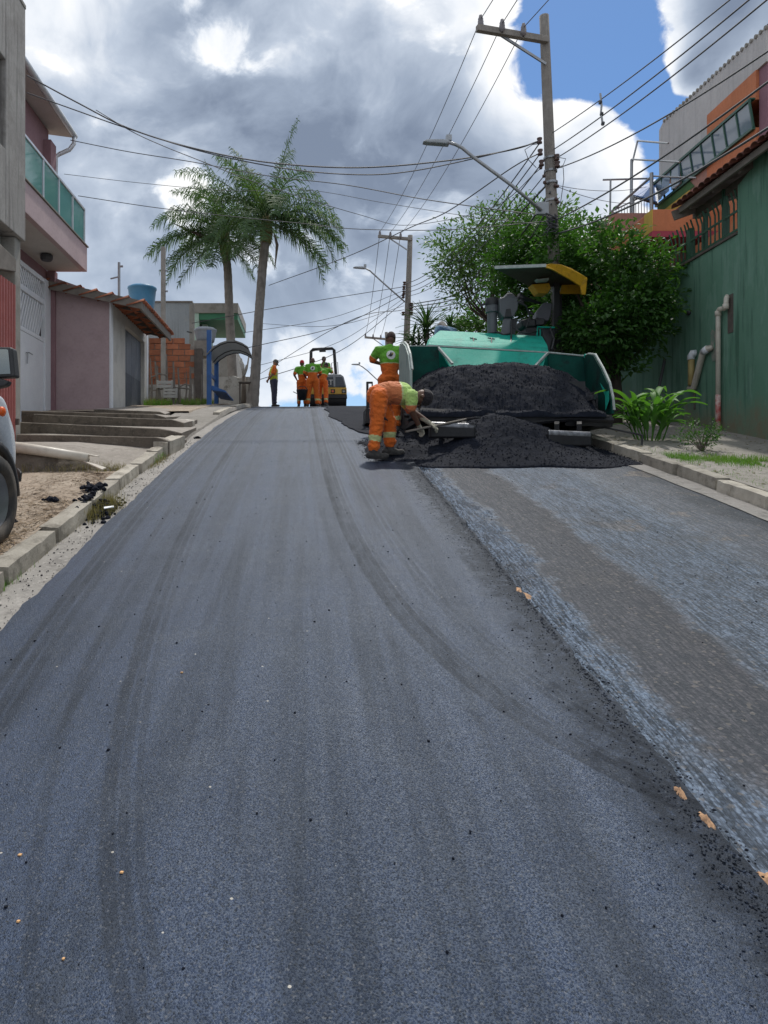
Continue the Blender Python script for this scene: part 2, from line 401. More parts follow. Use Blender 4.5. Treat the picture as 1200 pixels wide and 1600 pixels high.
mat('sand', (.60, .36, .20), (.30, .18, .11), 38, .95, .6, 120, dirt=.85, dirtc=(.06, .05, .05), dscale=22)

def strip(name, xf0, xf1, y0, y1, m, dz=0, nx=10, ny=80, rough=0, zf=None, side=0, ypow=1.4):
    """a sheet lying along the street; xf0/xf1 give its two edges"""
    mb = MB(); rows = []
    for j in range(ny+1):
        t = j/ny; y = y0 + (y1-y0)*t**ypow
        a = xf0(y) if callable(xf0) else xf0; c = xf1(y) if callable(xf1) else xf1
        row = []
        for i in range(nx+1):
            x = a + (c-a)*i/nx
            z = (zf(x, y) if zf else G(y)) + dz
            if rough: z += rough*nz(x, y, 3.3, 2.3) + rough*.6*nz(x, y, 1.3, 7)
            row.append((x, y, z))
        if side:
            row = [(row[0][0]-side*.4, y, row[0][2]-side)] + row + [(row[-1][0]+side*.4, y, row[-1][2]-side)]
        rows.append(row)
    w = len(rows[0])
    mb.add([p for r in rows for p in r], [(j*w+i, j*w+i+1, (j+1)*w+i+1, (j+1)*w+i) for j in range(ny) for i in range(w-1)])
    return mb.build(name, MATS[m], smooth=not side)

# the terrain as one sheet to the horizon
mb = MB(); ys = [-60, -20, -5, 0, 2, 4, 6, 8, 10, 12, 14, 16, 18, 20, 22, 24, 26, 28, 32, 36, 42, 50, 70, 100, 150, 250, 500, 900]
xs = [-600, -200, -60, -20, -8, -2.2, 4.3, 7, 20, 60, 200, 600]
mb.add([(x, y, G(y)-.16) for y in ys for x in xs], [(j*12+i, j*12+i+1, (j+1)*12+i+1, (j+1)*12+i) for j in range(len(ys)-1) for i in range(11)])
struct(mb.build('ground', MATS['dirt'], smooth=True))
struct(strip('road', -1.88, 4.1, -3, 75, 'milled', 0, 30, 300, .006))
def ljag(y): return -1.63 + .035*nz(0, y, 5, 1.1) + .018*nz(0, y, 9, 6) + (.10*max(0, 1-(y-2)/3) if y < 5 else 0)
def rjag(y): return 1.29 + .02*nz(3, y, 5, .9) + .030*nz(3, y, 2, 5) + .022*nz(3, y, 1, 17)
struct(strip('fresh_asphalt_lane', ljag, rjag, -3, 75, 'asphalt', .036, 26, 620, .0035, side=.034, ypow=1.5))
# behind the paver the second lane is already laid, still loose and dark at its edge
struct(strip('hot_asphalt_strip', lambda y: .50+.30*max(0, (16-y)/4) + .22*nz(9, y, 0, .55) + .07*nz(9, y, 0, 3) + (.0 if y > 12.2 else (12.2-y)*.25), 4.02, 11.4, 74, 'mix', .056, 20, 260, .010, side=.02))
struct(strip('gutter_left', -1.885, lambda y: ljag(y)+.10, -3, 40, 'gutter', .008, 4, 160, .006))
struct(strip('gutter_right', lambda y: 3.86+.03*nz(0, y, 7, .8), 4.11, -3, 40, 'gutter', .008, 3, 140, .006))

# pavements
def zl(x, y): return G(y) + .115 + .02*nz(x, y, 0, .9) + .012*nz(x, y, 4, 4)
struct(strip('verge_left', -9, -1.99, -3, 8.05, 'dirt', 0, 60, 120, .012, zf=zl, ypow=1.0))
SLAB = MB()
ypts = [8.05+i*.12 for i in range(14)]
def slabz(x, y): return max(G(y)+.12 + .20*min(1, max(0, (-x-2.1)/.9))*(1-(y-8.05)/1.9*.75), 0) + .008*nz(x, y, 2, 2.2)
xs2 = [-1.98-.06*i for i in range(50)]
SLAB.add([(x, y+(.10*nz(x, 0, 3, 1.7)+.25*max(0, (-2.3-x))*0 if y == ypts[0] else 0), slabz(x, y)) for y in ypts for x in xs2], [(j*50+i, (j+1)*50+i, (j+1)*50+i+1, j*50+i+1) for j in range(13) for i in range(49)])
struct(SLAB.build('pavement_left', MATS['old_concrete'], smooth=True))
# the broken front bank of that slab
mb = MB(); rows = 7
for i in range(50):
    x = xs2[i]; yt = ypts[0]+.10*nz(x, 0, 3, 1.7)
    for j in range(rows):
        t = j/(rows-1); mb.v.append((x, yt-.16*t+.05*nz(x, t*2, 8, 6)*(1 if 0 < j else 0), slabz(x, ypts[0])*(1-t)+(zl(x, yt-.16)-.01)*t + (.02*nz(x, t, 2, 9) if 0 < j < rows-1 else 0)))
for i in range(49):
    for j in range(rows-1): mb.f.append([i*rows+j, (i+1)*rows+j, (i+1)*rows+j+1, i*rows+j+1]); mb.m.append(0)
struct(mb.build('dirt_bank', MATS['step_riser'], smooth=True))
# terraces: each a riser facing down the street and a tread behind it
TER = [ # y, x left, x right, z bottom left/right, z top left/right
 (9.62, -3.78, -1.80, .38, .40, P(31,678,9.62).z-0, P(264,683,9.62).z),
 (10.96, -5.9, -1.86, P(32,678,10.96).z, P(283,687,10.96).z, P(32,651,10.96).z, P(280,671,10.96).z),
 (12.3, -4.55, -2.05, P(84,662,12.3).z, P(287,668,12.3).z, P(84,646.5,12.3).z, P(285,656,12.3).z),
 (13.7, -5.3, -2.62, P(100,652,13.7).z, P(268,656,13.7).z, P(100,641.5,13.7).z, P(266,647.5,13.7).z),
 (15.6, -4.5, -3.0, P(170,648,15.6).z, P(258,650,15.6).z, P(170,639,15.6).z, P(256,643,15.6).z),
]
stp = thing('terrace_steps', 'broad worn concrete steps across the pavement in front of the pink house', 'steps', (-3, 9.6, G(9.6)))
for k, (y, xl, xr, zb0, zb1, zt0, zt1) in enumerate(TER):
    yn = TER[k+1][0] if k < 4 else 18.5
    zn0 = max(zt0, TER[k+1][3]+.01 if k < 4 else G(yn)+.15); zn1 = max(zt1, TER[k+1][4]+.01 if k < 4 else G(yn)+.12)
    mb = MB(); n = 24
    for i in range(n+1):
        t = i/n; x = xl+(xr-xl)*t; zt = zt0+(zt1-zt0)*t - (.05*max(0, (t-.93)/.07)); zbm = min(zb0, zb1, G(y))-.05
        j = .012*nz(x, y, 0, 4)
        mb.v += [(x, y+j+.02, zbm), (x, y+j+.012*nz(x, 2, 1, 9), zt-.10), (x, y+j, zt-.012), (x, y+j+.02, zt+.006*nz(x, y, 0, 5)), (x, yn+.1, (zn0+(zn1-zn0)*t))]
    for i in range(n):
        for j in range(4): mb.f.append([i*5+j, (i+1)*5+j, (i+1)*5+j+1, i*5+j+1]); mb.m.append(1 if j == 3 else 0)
    # right end cheek
    e = n*5; mb.add([mb.v[e], mb.v[e+2], mb.v[e+4], (xr, yn+.1, G(y)-.1)], [(0, 3, 2, 1)])
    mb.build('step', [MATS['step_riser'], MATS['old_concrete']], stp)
struct(strip('side_path_left', -2.9, -1.86, 9.2, 30, 'grey_concrete', 0, 8, 80, .015, zf=lambda x, y: G(y)+.045+.06*min(1, max(0, (y-14)/3)), side=.07))
struct(strip('yard_ground', -14, -2.6, 16.2, 60, 'dirt', 0, 30, 80, .02, zf=lambda x, y: G(y)+.13, side=.12))
def zr(x, y): return G(y)+.115+.012*nz(x, y, 0, 1.1)
struct(strip('pavement_right', 4.24, 6.75, -3, 40, 'grey_concrete', 0, 22, 180, .012, zf=zr))

# kerbs: every stone its own piece
def stone_mesh(L, w, h, k):
    mb = MB(); nx_, ny_, nz_ = 3, 7, 3
    import itertools
    bmv = {}
    def vid(i, j, l):
        if (i, j, l) not in bmv:
            x = -w/2+w*i/nx_; y = -L/2+L*j/ny_; z = -h+h*l/nz_
            ex = (i in (0, nx_))+(j in (0, ny_))+(l == nz_)
            q = Vector((x, y, z))
            if ex >= 2: q *= 1; q.x *= .93; q.y *= .985; q.z -= .010
            q += Vector((nz(x+k, y, z, 9), nz(x, y+k, z, 9), nz(x, y, z+k, 9)))*.008
            if ex >= 2 and noise.noise(Vector((k*3.1+j*1.7, i+l, 5))) > .25: q.z -= .010; q.x *= .93
            bmv[(i, j, l)] = len(mb.v); mb.v.append(tuple(q))
        return bmv[(i, j, l)]
    for j in range(ny_):
        for i in range(nx_): mb.f.append([vid(i,j,nz_), vid(i+1,j,nz_), vid(i+1,j+1,nz_), vid(i,j+1,nz_)]); mb.m.append(0)
        for l in range(nz_):
            mb.f.append([vid(0,j,l), vid(0,j,l+1), vid(0,j+1,l+1), vid(0,j+1,l)]); mb.m.append(0)
            mb.f.append([vid(nx_,j,l), vid(nx_,j+1,l), vid(nx_,j+1,l+1), vid(nx_,j,l+1)]); mb.m.append(0)
    for i in range(nx_):
        for l in range(nz_):
            mb.f.append([vid(i,0,l), vid(i+1,0,l), vid(i+1,0,l+1), vid(i,0,l+1)]); mb.m.append(0)
            mb.f.append([vid(i,ny_,l), vid(i,ny_,l+1), vid(i+1,ny_,l+1), vid(i+1,ny_,l)]); mb.m.append(0)
    return mb.mesh('kerb_stone', MATS['kerb_c'])
mat('kerb_c', (.46, .425, .36), (.33, .30, .25), 5, .88, .5, 60, dirt=.7, dirtc=(.13, .115, .09), dscale=4, rnd=.28, bdist=.01)
KM = [stone_mesh(.90, .155, .26, k) for k in range(4)]
kl = thing('kerb_left', 'worn concrete kerb along the left side of the street', 'kerb', (-1.94, 5, G(5)))
kr = thing('kerb_right', 'pale concrete kerb below the green wall', 'kerb', (4.17, 8, G(8)))
def kerb(parent, x, ya, yb, L=.92, skip=(), lean=0, zh=.135):
    y = ya; k = 0
    while y < yb:
        yc = y+L/2
        if not any(a < yc < c for a, c in skip):
            inst(KM[k%4], 'kerb_stone', parent, (x+random.uniform(-.012, .012), yc, G(yc)+zh+random.uniform(-.006, .006)), (math.atan(GS(yc))+random.uniform(-.006, .006), random.uniform(-.03, .03)+lean, random.uniform(-.015, .015)), (1, L/.92*random.uniform(.96, .985), 1))
        y += L; k += 1
kerb(kl, -1.945, -1, 24.5, .93, skip=[(8.95, 9.55), (10.35, 16.2), (18.1, 19.2)])
kerb(kr, 4.175, -1, 32, .84)
# ================================================================== LEFT SIDE: BUILDINGS
mat('weathered', (.27, .255, .24), (.34, .325, .305), 1.6, .9, .35, 50, streak=.75, streakc=(.085, .08, .078), dirt=.4, dirtc=(.15, .135, .12), bdist=.01)
mat('concrete', (.25, .24, .215), (.32, .305, .28), 3, .88, .3, 70, dirt=.5, dirtc=(.13, .12, .10))
mat('red_sheet', (.30, .070, .058), (.36, .095, .08), 3, .5, .1, 60, dirt=.25, dirtc=(.16, .06, .05))
mat('plum', (.27, .155, .17), (.235, .135, .15), 2, .85, .1, 60)
mat('pink_wall', (.43, .325, .335), (.385, .285, .295), 1.6, .85, .12, 45, dirt=.25, dirtc=(.25, .19, .19), dscale=1.6)
mat('pink_fascia', (.47, .36, .365), (.43, .325, .33), 1.5, .8, .08, 50, dirt=.2, dirtc=(.32, .25, .24), dscale=3)
mat('soffit', (.50, .48, .45), (.44, .42, .39), 2, .8, .05)
mat('white_paint', (.72, .74, .77), (.66, .68, .72), 3, .45, .04, 60)
mat('alu', (.62, .64, .67), (.55, .57, .60), 6, .38, metal=.3)
mat('cream_wall', (.52, .51, .48), (.44, .43, .41), 2.2, .85, .1, 60, dirt=.35, dirtc=(.28, .27, .25))
mat('slate_gate', (.115, .13, .155), (.14, .155, .18), 4, .5, .05)
mat('slate_gate_dark', (.055, .065, .085), (.07, .08, .10), 4, .5, .05)
mat('wood_dark', (.085, .07, .06), (.13, .11, .095), 5, .85, .4, 60, streak=.4)
mat('wood_grey', (.16, .14, .12), (.22, .195, .17), 5, .85, .4, 60)
mat('roof_tile', (.40, .135, .062), (.28, .085, .045), 6, .85, .3, 70, dirt=.5, dirtc=(.10, .06, .045), dscale=5, rnd=.35)
mat('roof_tile_dark', (.17, .058, .040), (.11, .042, .034), 6, .85, .3, 70, rnd=.4)
mat('block_orange', (.46, .17, .085), (.36, .125, .065), 7, .9, .4, 80, dirt=.45, dirtc=(.12, .075, .055), dscale=2.2, rnd=.25)
mat('mortar', (.30, .27, .235), (.22, .195, .17), 6, .95, .4, 80)
mat('whitewash', (.50, .48, .44), (.38, .36, .32), 2.5, .9, .5, 30, dirt=.85, dirtc=(.14, .125, .10), dscale=2.6, bdist=.03)
mat('grey_house', (.30, .33, .35), (.26, .285, .30), 1.2, .85, .08, streak=.25, dirt=.2, dirtc=(.38, .36, .30), dscale=.9)
mat('green_paint', (.045, .20, .105), (.04, .17, .09), 3, .6)
mat('pale_green', (.42, .58, .48), (.36, .50, .42), 3, .7)
mat('blue_plastic', (.075, .25, .42), (.06, .21, .36), 3, .45)
mat('asbestos', (.34, .37, .40), (.27, .29, .32), 4, .85, .2)
mat('blue_paint', (.025, .12, .36), (.02, .095, .29), 4, .5, .05, dirt=.3, dirtc=(.04, .06, .10))
mat('dark_metal', (.035, .035, .038), (.05, .05, .053), 5, .5, .05)
mat('galv', (.33, .34, .35), (.26, .27, .28), 6, .42, .04, metal=.6)
def glass_mat(name, tint, rough=.06, alpha=.55, em=None):
    m, b, p, out = new_mat(name); MATS[name] = m
    p.inputs['Base Color'].default_value = (*tint, 1); p.inputs['Roughness'].default_value = rough
    p.inputs['Specular IOR Level'].default_value = .9
    tr = b.n('ShaderNodeBsdfTransparent'); tr.inputs[0].default_value = (*[min(1, t*.6+.55) for t in tint], 1)
    mx = b.n('ShaderNodeMixShader'); mx.inputs[0].default_value = alpha
    NTm = m.node_tree; NTm.links.new(tr.outputs[0], mx.inputs[1]); NTm.links.new(p.outputs[0], mx.inputs[2]); NTm.links.new(mx.outputs[0], out.inputs[0])
    return m
glass_mat('teal_glass', (.14, .36, .34), .05, .72)
glass_mat('dark_glass', (.02, .03, .035), .06, .93)
glass_mat('window_glass', (.17, .235, .30), .05, .9)  # the blue-grey base colour holds the panes' sky reflection
mirror, b_, p_, o_ = new_mat('mirror_glass'); MATS['mirror'] = mirror
p_.inputs['Metallic'].default_value = 1; p_.inputs['Base Color'].default_value = (.75, .8, .78, 1); p_.inputs['Roughness'].default_value = .04

# ---- grey weathered building, near left
X = -3.76; y0, y1 = 5.6, 9.87
gb = thing('grey_building', 'tall weathered grey concrete building at the left edge of the photo', 'building', (-5.5, 7.7, G(7.7)))
zt = P(40, 15, 9.87).z; zb = P(37, 378, 9.87).z
mb = MB(); wy0, wy1 = 8.1, 9.225; wz0, wz1 = P(0, 232, 9.2).z, P(0, 92, 9.2).z
mb.box(-9, X, y0, wy0, zb, zt); mb.box(-9, X, wy1, y1, zb, zt); mb.box(-9, X, wy0, wy1, zb, wz0); mb.box(-9, X, wy0, wy1, wz1, zt); mb.box(-9, X-.14, wy0, wy1, wz0, wz1)
mb.build('wall', MATS['weathered'], gb, bevel=.012)
mb = MB(); mb.box(X-.10, X+.006, y0-.02, y1+.012, zt+.002, zt+.06); mb.build('coping', MATS['concrete'], gb, bevel=.01)
mb = MB(); mb.box(X-.13, X-.09, wy0, wy1, wz0, wz1); w_ = mb.build('window', MATS['slate_gate_dark'], gb)
mb = MB(); mb.box(X-.088, X-.08, wy0+.06, wy1-.06, wz0+.06, wz1-.06); mb.build('pane', MATS['dark_glass'], w_)
mb = MB()
mb.box(-9, X-.22, y0, 9.62, P(25, 405, 9.6).z, zb-.003)
mb.box(X-.42, X-.05, 9.64, 9.83, G(9.6)-.2, zb-.003)
mb.box(-9, X-.42, 9.66, 9.80, G(9)-.2, zb-.003)
mb.build('pillar', MATS['concrete'], gb, bevel=.012)
mb = MB(); mb.slab([(X-.03, 6.2, P(14, 395, 6.5).z), (X-.03, 6.2, P(14, 395, 6.5).z+.0), (X-.03, 9.63, P(25, 425, 9.63).z), (X-.03, 9.63, P(25, 405, 9.63).z), (X-.03, 6.2, P(25, 400, 9.63).z+.2)][1:], (-.12, 0, 0)); mb.build('lintel', MATS['wood_grey'], gb, bevel=.01)
# ribbed red gate
gt = P(25, 446, 9.63).z
mb = MB(); yy = 5.8; pts = []
while yy < 9.62:
    pts += [(yy, 0), (yy+.035, 0), (yy+.045, .018), (yy+.075, .018)]; yy += .085
for i in range(len(pts)-1):
    (ya, da), (yb, db) = pts[i], pts[i+1]
    mb.quad((X-.05+da, ya, G(ya)+.05), (X-.05+db, yb, G(yb)+.05), (X-.05+db, yb, gt), (X-.05+da, ya, gt))
gp = mb.build('gate_panel', MATS['red_sheet'], gb)
mb = MB(); mb.box(X-.03, X+.01, 9.60, 9.635, G(9.6)+.42, G(9.6)+.5); mb.build('hinge', MATS['wood_dark'], gp)

# ---- pink two storey house with balcony
XW, XB, YE = -5.91, -5.03, 16.9
zs0, zs1, zr1 = P(136, 425, YE).z, P(136, 387, YE).z, P(135, 327, YE).z
ph = thing('pink_house', 'dusky pink two storey house with a glass railed balcony', 'house', (-7.5, 14, G(14)))
dz1 = P(75, 440, 16.7).z; DY0, DY1 = 14.5, 16.75
mb = MB()
mb.box(-12, XW, 10.4, DY0, G(10.4)-.3, zs0); mb.box(-12, XW, DY1, YE, G(12)-.3, zs0); mb.box(-12, XW, DY0, DY1, dz1, zs0)
mb.box(-12, XW-.12, DY0, DY1, G(14), dz1)
mb.box(XW, -5.74, 16.80, YE+.1, G(15), zs0-.003)
mb.build('ground_floor_wall', MATS['plum'], ph)
mb = MB(); mb.box(-12, XW-.004, 10.4, YE-.004, zs1, P(77, 205, YE).z); mb.box(XW-.003, -5.74, 16.55, YE, zs1+.001, P(80, 229, YE).z); mb.build('upper_wall', MATS['plum'], ph)
mb = MB(); mb.box(XW-.002, XB-.12, 12.2, YE-.12, zs0+.002, zs0+.12); mb.build('balcony_soffit', MATS['soffit'], ph)
mb = MB(); mb.box(XB-.12, XB, 12.2, YE, zs0, zs1); mb.box(XW, XB-.12, YE-.12, YE, zs0, zs1); mb.box(XW, XB-.12, 12.2, YE-.12, zs0+.12, zs1-.02)
mb.build('balcony_fascia', MATS['pink_fascia'], ph, bevel=.01)
mb = MB(); mb.box(XB-.16, XB+.03, 12.2, YE+.03, zs1+.002, zs1+.035); mb.build('balcony_coping', MATS['wood_grey'], ph, bevel=.006)
rl = thing  # railing parts below
posts = [12.25, 13.2, 14.22, 15.12, 16.0, YE-.05]
mb = MB(); mb.box(XB-.09, XB-.03, posts[0], YE-.03, zr1-.05, zr1); mb.box(XB-.08, XB-.04, posts[0], YE-.03, zs1+.04, zs1+.08)
rail = mb.build('balcony_railing', MATS['alu'], ph, bevel=.006)
for y in posts:
    m_ = MB(); m_.box(XB-.085, XB-.035, y-.025, y+.025, zs1+.036, zr1-.052); m_.build('post', MATS['alu'], rail)
for a, c in zip(posts[:-1], posts[1:]):
    m_ = MB(); m_.box(XB-.066, XB-.056, a+.028, c-.028, zs1+.085, zr1-.054); m_.build('pane', MATS['teal_glass'], rail)
ez = P(110, 212, 17.05).z
mb = MB(); mb.slab([(-12, 10.4, ez-.02+.9), (-12, 17.15, ez-.02+.9), (-5.45, 17.15, ez), (-5.45, 10.4, ez)], (0, 0, .09)); mb.build('roof', MATS['soffit'], ph)
mb = MB(); mb.tube([(-5.40, 10.4, ez+.05), (-5.40, 17.2, ez+.05)], .065, 8)
gut = mb.build('gutter', MATS['alu'], ph, smooth=True)
mb = MB(); mb.tube([(-5.40, 17.12, ez), (-5.40, 17.12, ez-.15), (-5.5, 17.1, ez-.30), (-5.72, 17.06, ez-.42), (-5.80, 17.04, ez-.5), (-5.80, 17.03, zs1+.4)], .05, 8); mb.build('downpipe', MATS['alu'], gut, smooth=True)
mb = MB(); mb.lathe([(0, 0), (.10, 0), (.13, -.03), (.13, -.10), (.10, -.14), (0, -.14)], (-5.5, 15.6, zs0+.002), 14); mb.build('ceiling_lamp', MATS['dark_metal'], ph, smooth=False)
# white door: frame, lower panel, handle, slanted slats
dr = thing('white_gate', 'tall white metal gate with slanted slats under the pink balcony', 'gate', (XW+.05, 15.6, G(15)))
XD = XW+.03
za, zb_, zc, zd = P(66, 468, 16.45).z, P(66, 478, 16.45).z, P(65, 535, 16.45).z, dz1
mb = MB(); mb.box(XD-.05, XD+.05, 16.45, DY1+.1, G(15), dz1-.0); mb.box(XD-.05, XD+.04, DY0, 16.45, dz1-.10, dz1-.002)
mb.box(XD-.04, XD+.03, DY0, 16.45, za-.12, za); mb.box(XD-.05, XD+.04, DY0, DY0+.1, G(14)-.2, dz1-.1)
mb.build('frame', MATS['white_paint'], dr, bevel=.008)
mb = MB(); mb.box(XD-.025, XD+.015, DY0+.1, 16.45, G(14)-.2, zc); mb.box(XD-.03, XD+.03, DY0+.1, 16.45, zc+.002, zc+.09); mb.box(XD-.03, XD+.03, 15.02, 15.10, zc+.09, za-.12); mb.build('lower_panel', MATS['white_paint'], dr, bevel=.006)
sm = MB(); sm.box(-.014, .014, -.028, .028, -.5, .5); sm = sm.mesh('slat', MATS['white_paint'])
def slats(yA, yB, z0, z1, lean, n):
    for i in range(n):
        y = yA+(yB-yA)*(i+.5)/n
        inst(sm, 'slat', dr, (XD-.012, y, (z0+z1)/2), (math.atan(lean/(z1-z0)), 0, 0), (1, 1, (z1-z0)/1.0*sqrt(1+(lean/(z1-z0))**2)*.98))
slats(14.7, 16.42, za+.01, zd-.11, .28, 13)
slats(14.7, 16.42, zc+.10, za-.13, -.36, 13)
mb = MB(); mb.box(XD-.10, XD-.09, DY0, 16.45, zc, dz1); mb.build('backing', MATS['soffit'], dr)
mb = MB(); mb.tube([(XD+.02, 15.40, P(34, 551, 15.4).z), (XD+.09, 15.40, P(34, 551, 15.4).z), (XD+.09, 15.58, P(38, 553, 15.5).z)], .012, 6); mb.tube([(XD+.05, 15.42, P(34, 551, 15.4).z), (XD+.05, 15.40, P(34, 568, 15.4).z)], .012, 6); mb.build('handle', MATS['galv'], dr)

# ---- garage
ga = thing('garage', 'low pink garage with a clay tile roof and slate grey door', 'garage', (-5.2, 18.5, G(18)))
XG = -4.48
zt_ = P(172, 462, YE).z; zh = P(197, 508, 18.2).z
mb = MB(); gz = G(16.9)-.35
mb.slab([(-5.75, YE, gz), (XG-.04, YE, gz), (XG-.04, YE, zt_-.03), (-5.75, YE, zt_+.40)], (0, .14, 0)); mb.build('side_wall', MATS['pink_wall'], ga)
mb = MB(); mb.box(XG-.04, XG+.005, YE-.012, YE+.16, gz, zt_-.05); mb.build('corner_trim', MATS['white_paint'], ga)
mb = MB(); mb.box(XG-.16, XG, YE+.16, 18.2, gz, zh); mb.box(XG-.16, XG, YE+.16, 20.62, zh+.001, zt_-.05); mb.box(XG-.16, XG, 20.35, 20.62, gz, zh)
mb.box(-7.4, XG-.16, 20.50, 20.62, gz, zt_+.2)
mb.build('front_wall', MATS['cream_wall'], ga)
mb = MB(); mb.box(XG-.03, XG+.006, 20.62, 20.82, gz, zt_-.1); mb.build('end_trim', MATS['white_paint'], ga)
for i in range(4):
    a = 18.22+i*.535; zz = G(19)+.95
    mb = MB(); mb.box(XG-.13, XG-.10, a, a+.515, gz, zz, 1); mb.box(XG-.13, XG-.10, a, a+.515, zz, zh-.01, 0)
    mb.build('door_leaf', [MATS['slate_gate'], MATS['slate_gate_dark']], ga, bevel=.006)
zE = P(222, 463, 16.65).z - .12; zI = P(88, 436, 16.65).z-.10; sl_ = (zI-zE)/(5.65-3.74)
XI = -7.2; 
mb = MB(); mb.slab([(-3.78, 16.7, zE-.02), (-3.78, 20.25, zE-.02), (XI, 20.25, zE-.02+sl_*(-3.78-XI)), (XI, 16.7, zE-.02+sl_*(-3.78-XI))], (0, 0, .04)); rf = mb.build('roof', MATS['wood_dark'], ga)
mb = MB(); mb.slab([(-3.74, 16.66, zE-.16), (-3.74, 16.66, zE+.03), (XI, 16.66, zE+.03+sl_*(-3.74-XI)), (XI, 16.66, zE-.16+sl_*(-3.74-XI))], (0, .045, 0)); mb.build('rake_board', MATS['wood_grey'], rf)
mb = MB(); mb.box(-3.78, -3.735, 16.70, 20.28, zE-.17, zE+.02); mb.build('eave_board', MATS['wood_grey'], rf)
for y in [17.3, 17.9, 18.5, 19.1, 19.7, 20.2]:
    mb = MB(); mb.bar((-3.80, y, zE-.07), (XI, y, zE-.07+sl_*(-3.80-XI)), .05, .09); mb.build('rafter', MATS['wood_dark'], rf)
def tile_mesh(name, m, L=.42, w=.24, r=.062):
    t = MB(); n = 7; vs = []
    for j, (xx, k) in enumerate(((0, 1.0), (L, .82))):
        for lay in (0, 1):
            for i in range(n):
                a = pi*i/(n-1); rr = (w/2*k)-(.014 if lay else 0)
                vs.append((xx, -cos(a)*rr, sin(a)*rr*.62 - (.0)))
    f = []
    for i in range(n-1):
        f += [(i, i+1, 2*n+i+1, 2*n+i), (n+i+1, n+i, 3*n+i, 3*n+i+1), (i+1, i, n+i, n+i+1), (2*n+i, 2*n+i+1, 3*n+i+1, 3*n+i)]
    t.add(vs, f); return t.mesh(name, m, True)
TM = tile_mesh('tile', MATS['roof_tile'])
for r in range(9):
    for c in range(18):
        x = -3.66-r*.36; y = 16.74+c*.205
        inst(TM, 'tile', rf, (x, y+random.uniform(-.012, .012), zE+.035+sl_*(-3.78-x)+random.uniform(0, .012)+r*.002), (0, math.atan(sl_)*1.0+.05+random.uniform(-.02, .02), pi+random.uniform(-.03, .03)))
# the tile's local +x runs up the slope once turned round z

# ---- water tank, small poles
def water_tank(name, label, c, r, h, m, lidm, base, cat='water tank'):
    t = thing(name, label, cat, (c[0], c[1], base))
    mb = MB(); mb.lathe([(0, 0), (r*.80, 0), (r*.86, h*.3), (r*.87, h*.33), (r*.93, h*.62), (r*.94, h*.65), (r, h), (r*1.05, h+.02), (r*1.05, h+.07), (r*.98, h+.08)], c, 28); mb.build('tub', MATS[m], t, smooth=True)
    mb = MB(); mb.lathe([(r*.99, h+.05), (r*.85, h+.12), (r*.3, h+.15), (0, h+.15)], c, 28); mb.build('lid', MATS[lidm], t, smooth=True)
    mb = MB(); mb.box(c[0]-r*.9, c[0]+r*.35, c[1]-r*.8, c[1]+r*.8, base, c[2]-.003); mb.build('stand', MATS['mortar'], t)
    return t
cz = P(223, 452, 23.2).z
water_tank('water_tank', 'bright blue plastic water tank showing above the garage roof', (-5.18, 23.2, cz-.75), .43, .72, 'blue_plastic', 'blue_plastic', G(23))
pz = P(186, 410, 19.0)
sp_ = thing('service_pole', 'thin galvanised service mast standing on the garage roof', 'mast', (pz.x, 19.0, zE+.3))
mb = MB(); mb.cyl((pz.x, 19.0, zE+.2), pz, .035, n=8); mb.build('mast', MATS['galv'], sp_)
mb = MB(); mb.cyl(pz+V(-.02, 0, -.10), pz+V(.10, 0, -.10), .03, n=8); mb.cyl(pz+V(-.22, 0, -.42), pz+V(.03, 0, -.36), .02, n=6); mb.build('insulator', MATS['asbestos'], sp_)
pz = P(255, 386, 22.6)
cp_ = thing('concrete_post', 'plain grey concrete post rising behind the garage roof beside the palm', 'post', (pz.x, 22.6, G(22)))
mb = MB(); mb.box(pz.x-.065, pz.x+.065, 22.55, 22.68, G(22), pz.z); mb.build('shaft', MATS['concrete'], cp_, bevel=.01)
for dz in (.72, 1.35): 
    mb = MB(); mb.cyl((pz.x+.06, 22.6, pz.z-dz), (pz.x+.14, 22.6, pz.z-dz), .03, n=8); mb.build('insulator', MATS['asbestos'], cp_)

# ---- orange block wall behind the yard (every block a piece)
YB = 23.9
bw = thing('block_wall', 'bare orange hollow block wall behind the stick fence', 'wall', (-4.6, YB, G(YB)))
xl_, xr_ = P(200, 0, YB).x, P(304, 0, YB).x; zb0 = P(0, 601, YB).z; 
mb = MB(); mb.box(xl_, xr_-.01, YB+.02, YB+.16, G(YB)-.2, P(0, 540, YB).z); mb.build('mortar_core', MATS['mortar'], bw)
bm_ = MB(); bm_.box(-.185, .185, -.07, .07, -.088, .088); 
bmesh_ = bm_.mesh('block', MATS['block_orange'])
row = 0; z = zb0+.09
while z < P(0, 529, YB).z:
    x = xl_+(.1 if row%2 else .29)
    while x < xr_:
        lim = P(0, 529+max(0, (x-P(270, 0, YB).x))*14, YB).z
        L = min(.37, (xr_-x+.185))
        if z < lim: inst(bmesh_, 'block', bw, (x, YB+.07+random.uniform(-.012, .012), z), (0, 0, random.uniform(-.02, .02)), (.97, 1, .97))
        x += .385
    z += .19; row += 1
mb = MB(); mb.box(xl_, xr_+.02, YB-.03, YB+.0, G(YB)-.2, zb0); mb.build('plaster', MATS['whitewash'], bw, bevel=.02)
mb = MB(); mb.box(xr_+.0, xr_+.26, YB-.10, YB+.14, G(YB)-.2, P(0, 545, YB).z); mb.build('corner_pier', MATS['wood_dark'], bw, bevel=.02)
cz = P(320, 533, 24.2)
water_tank('cistern', 'round grey fibre cement cistern sitting on the block wall corner', (cz.x, 24.35, cz.z), .36, .33, 'asbestos', 'asbestos', cz.z-.5, 'cistern')

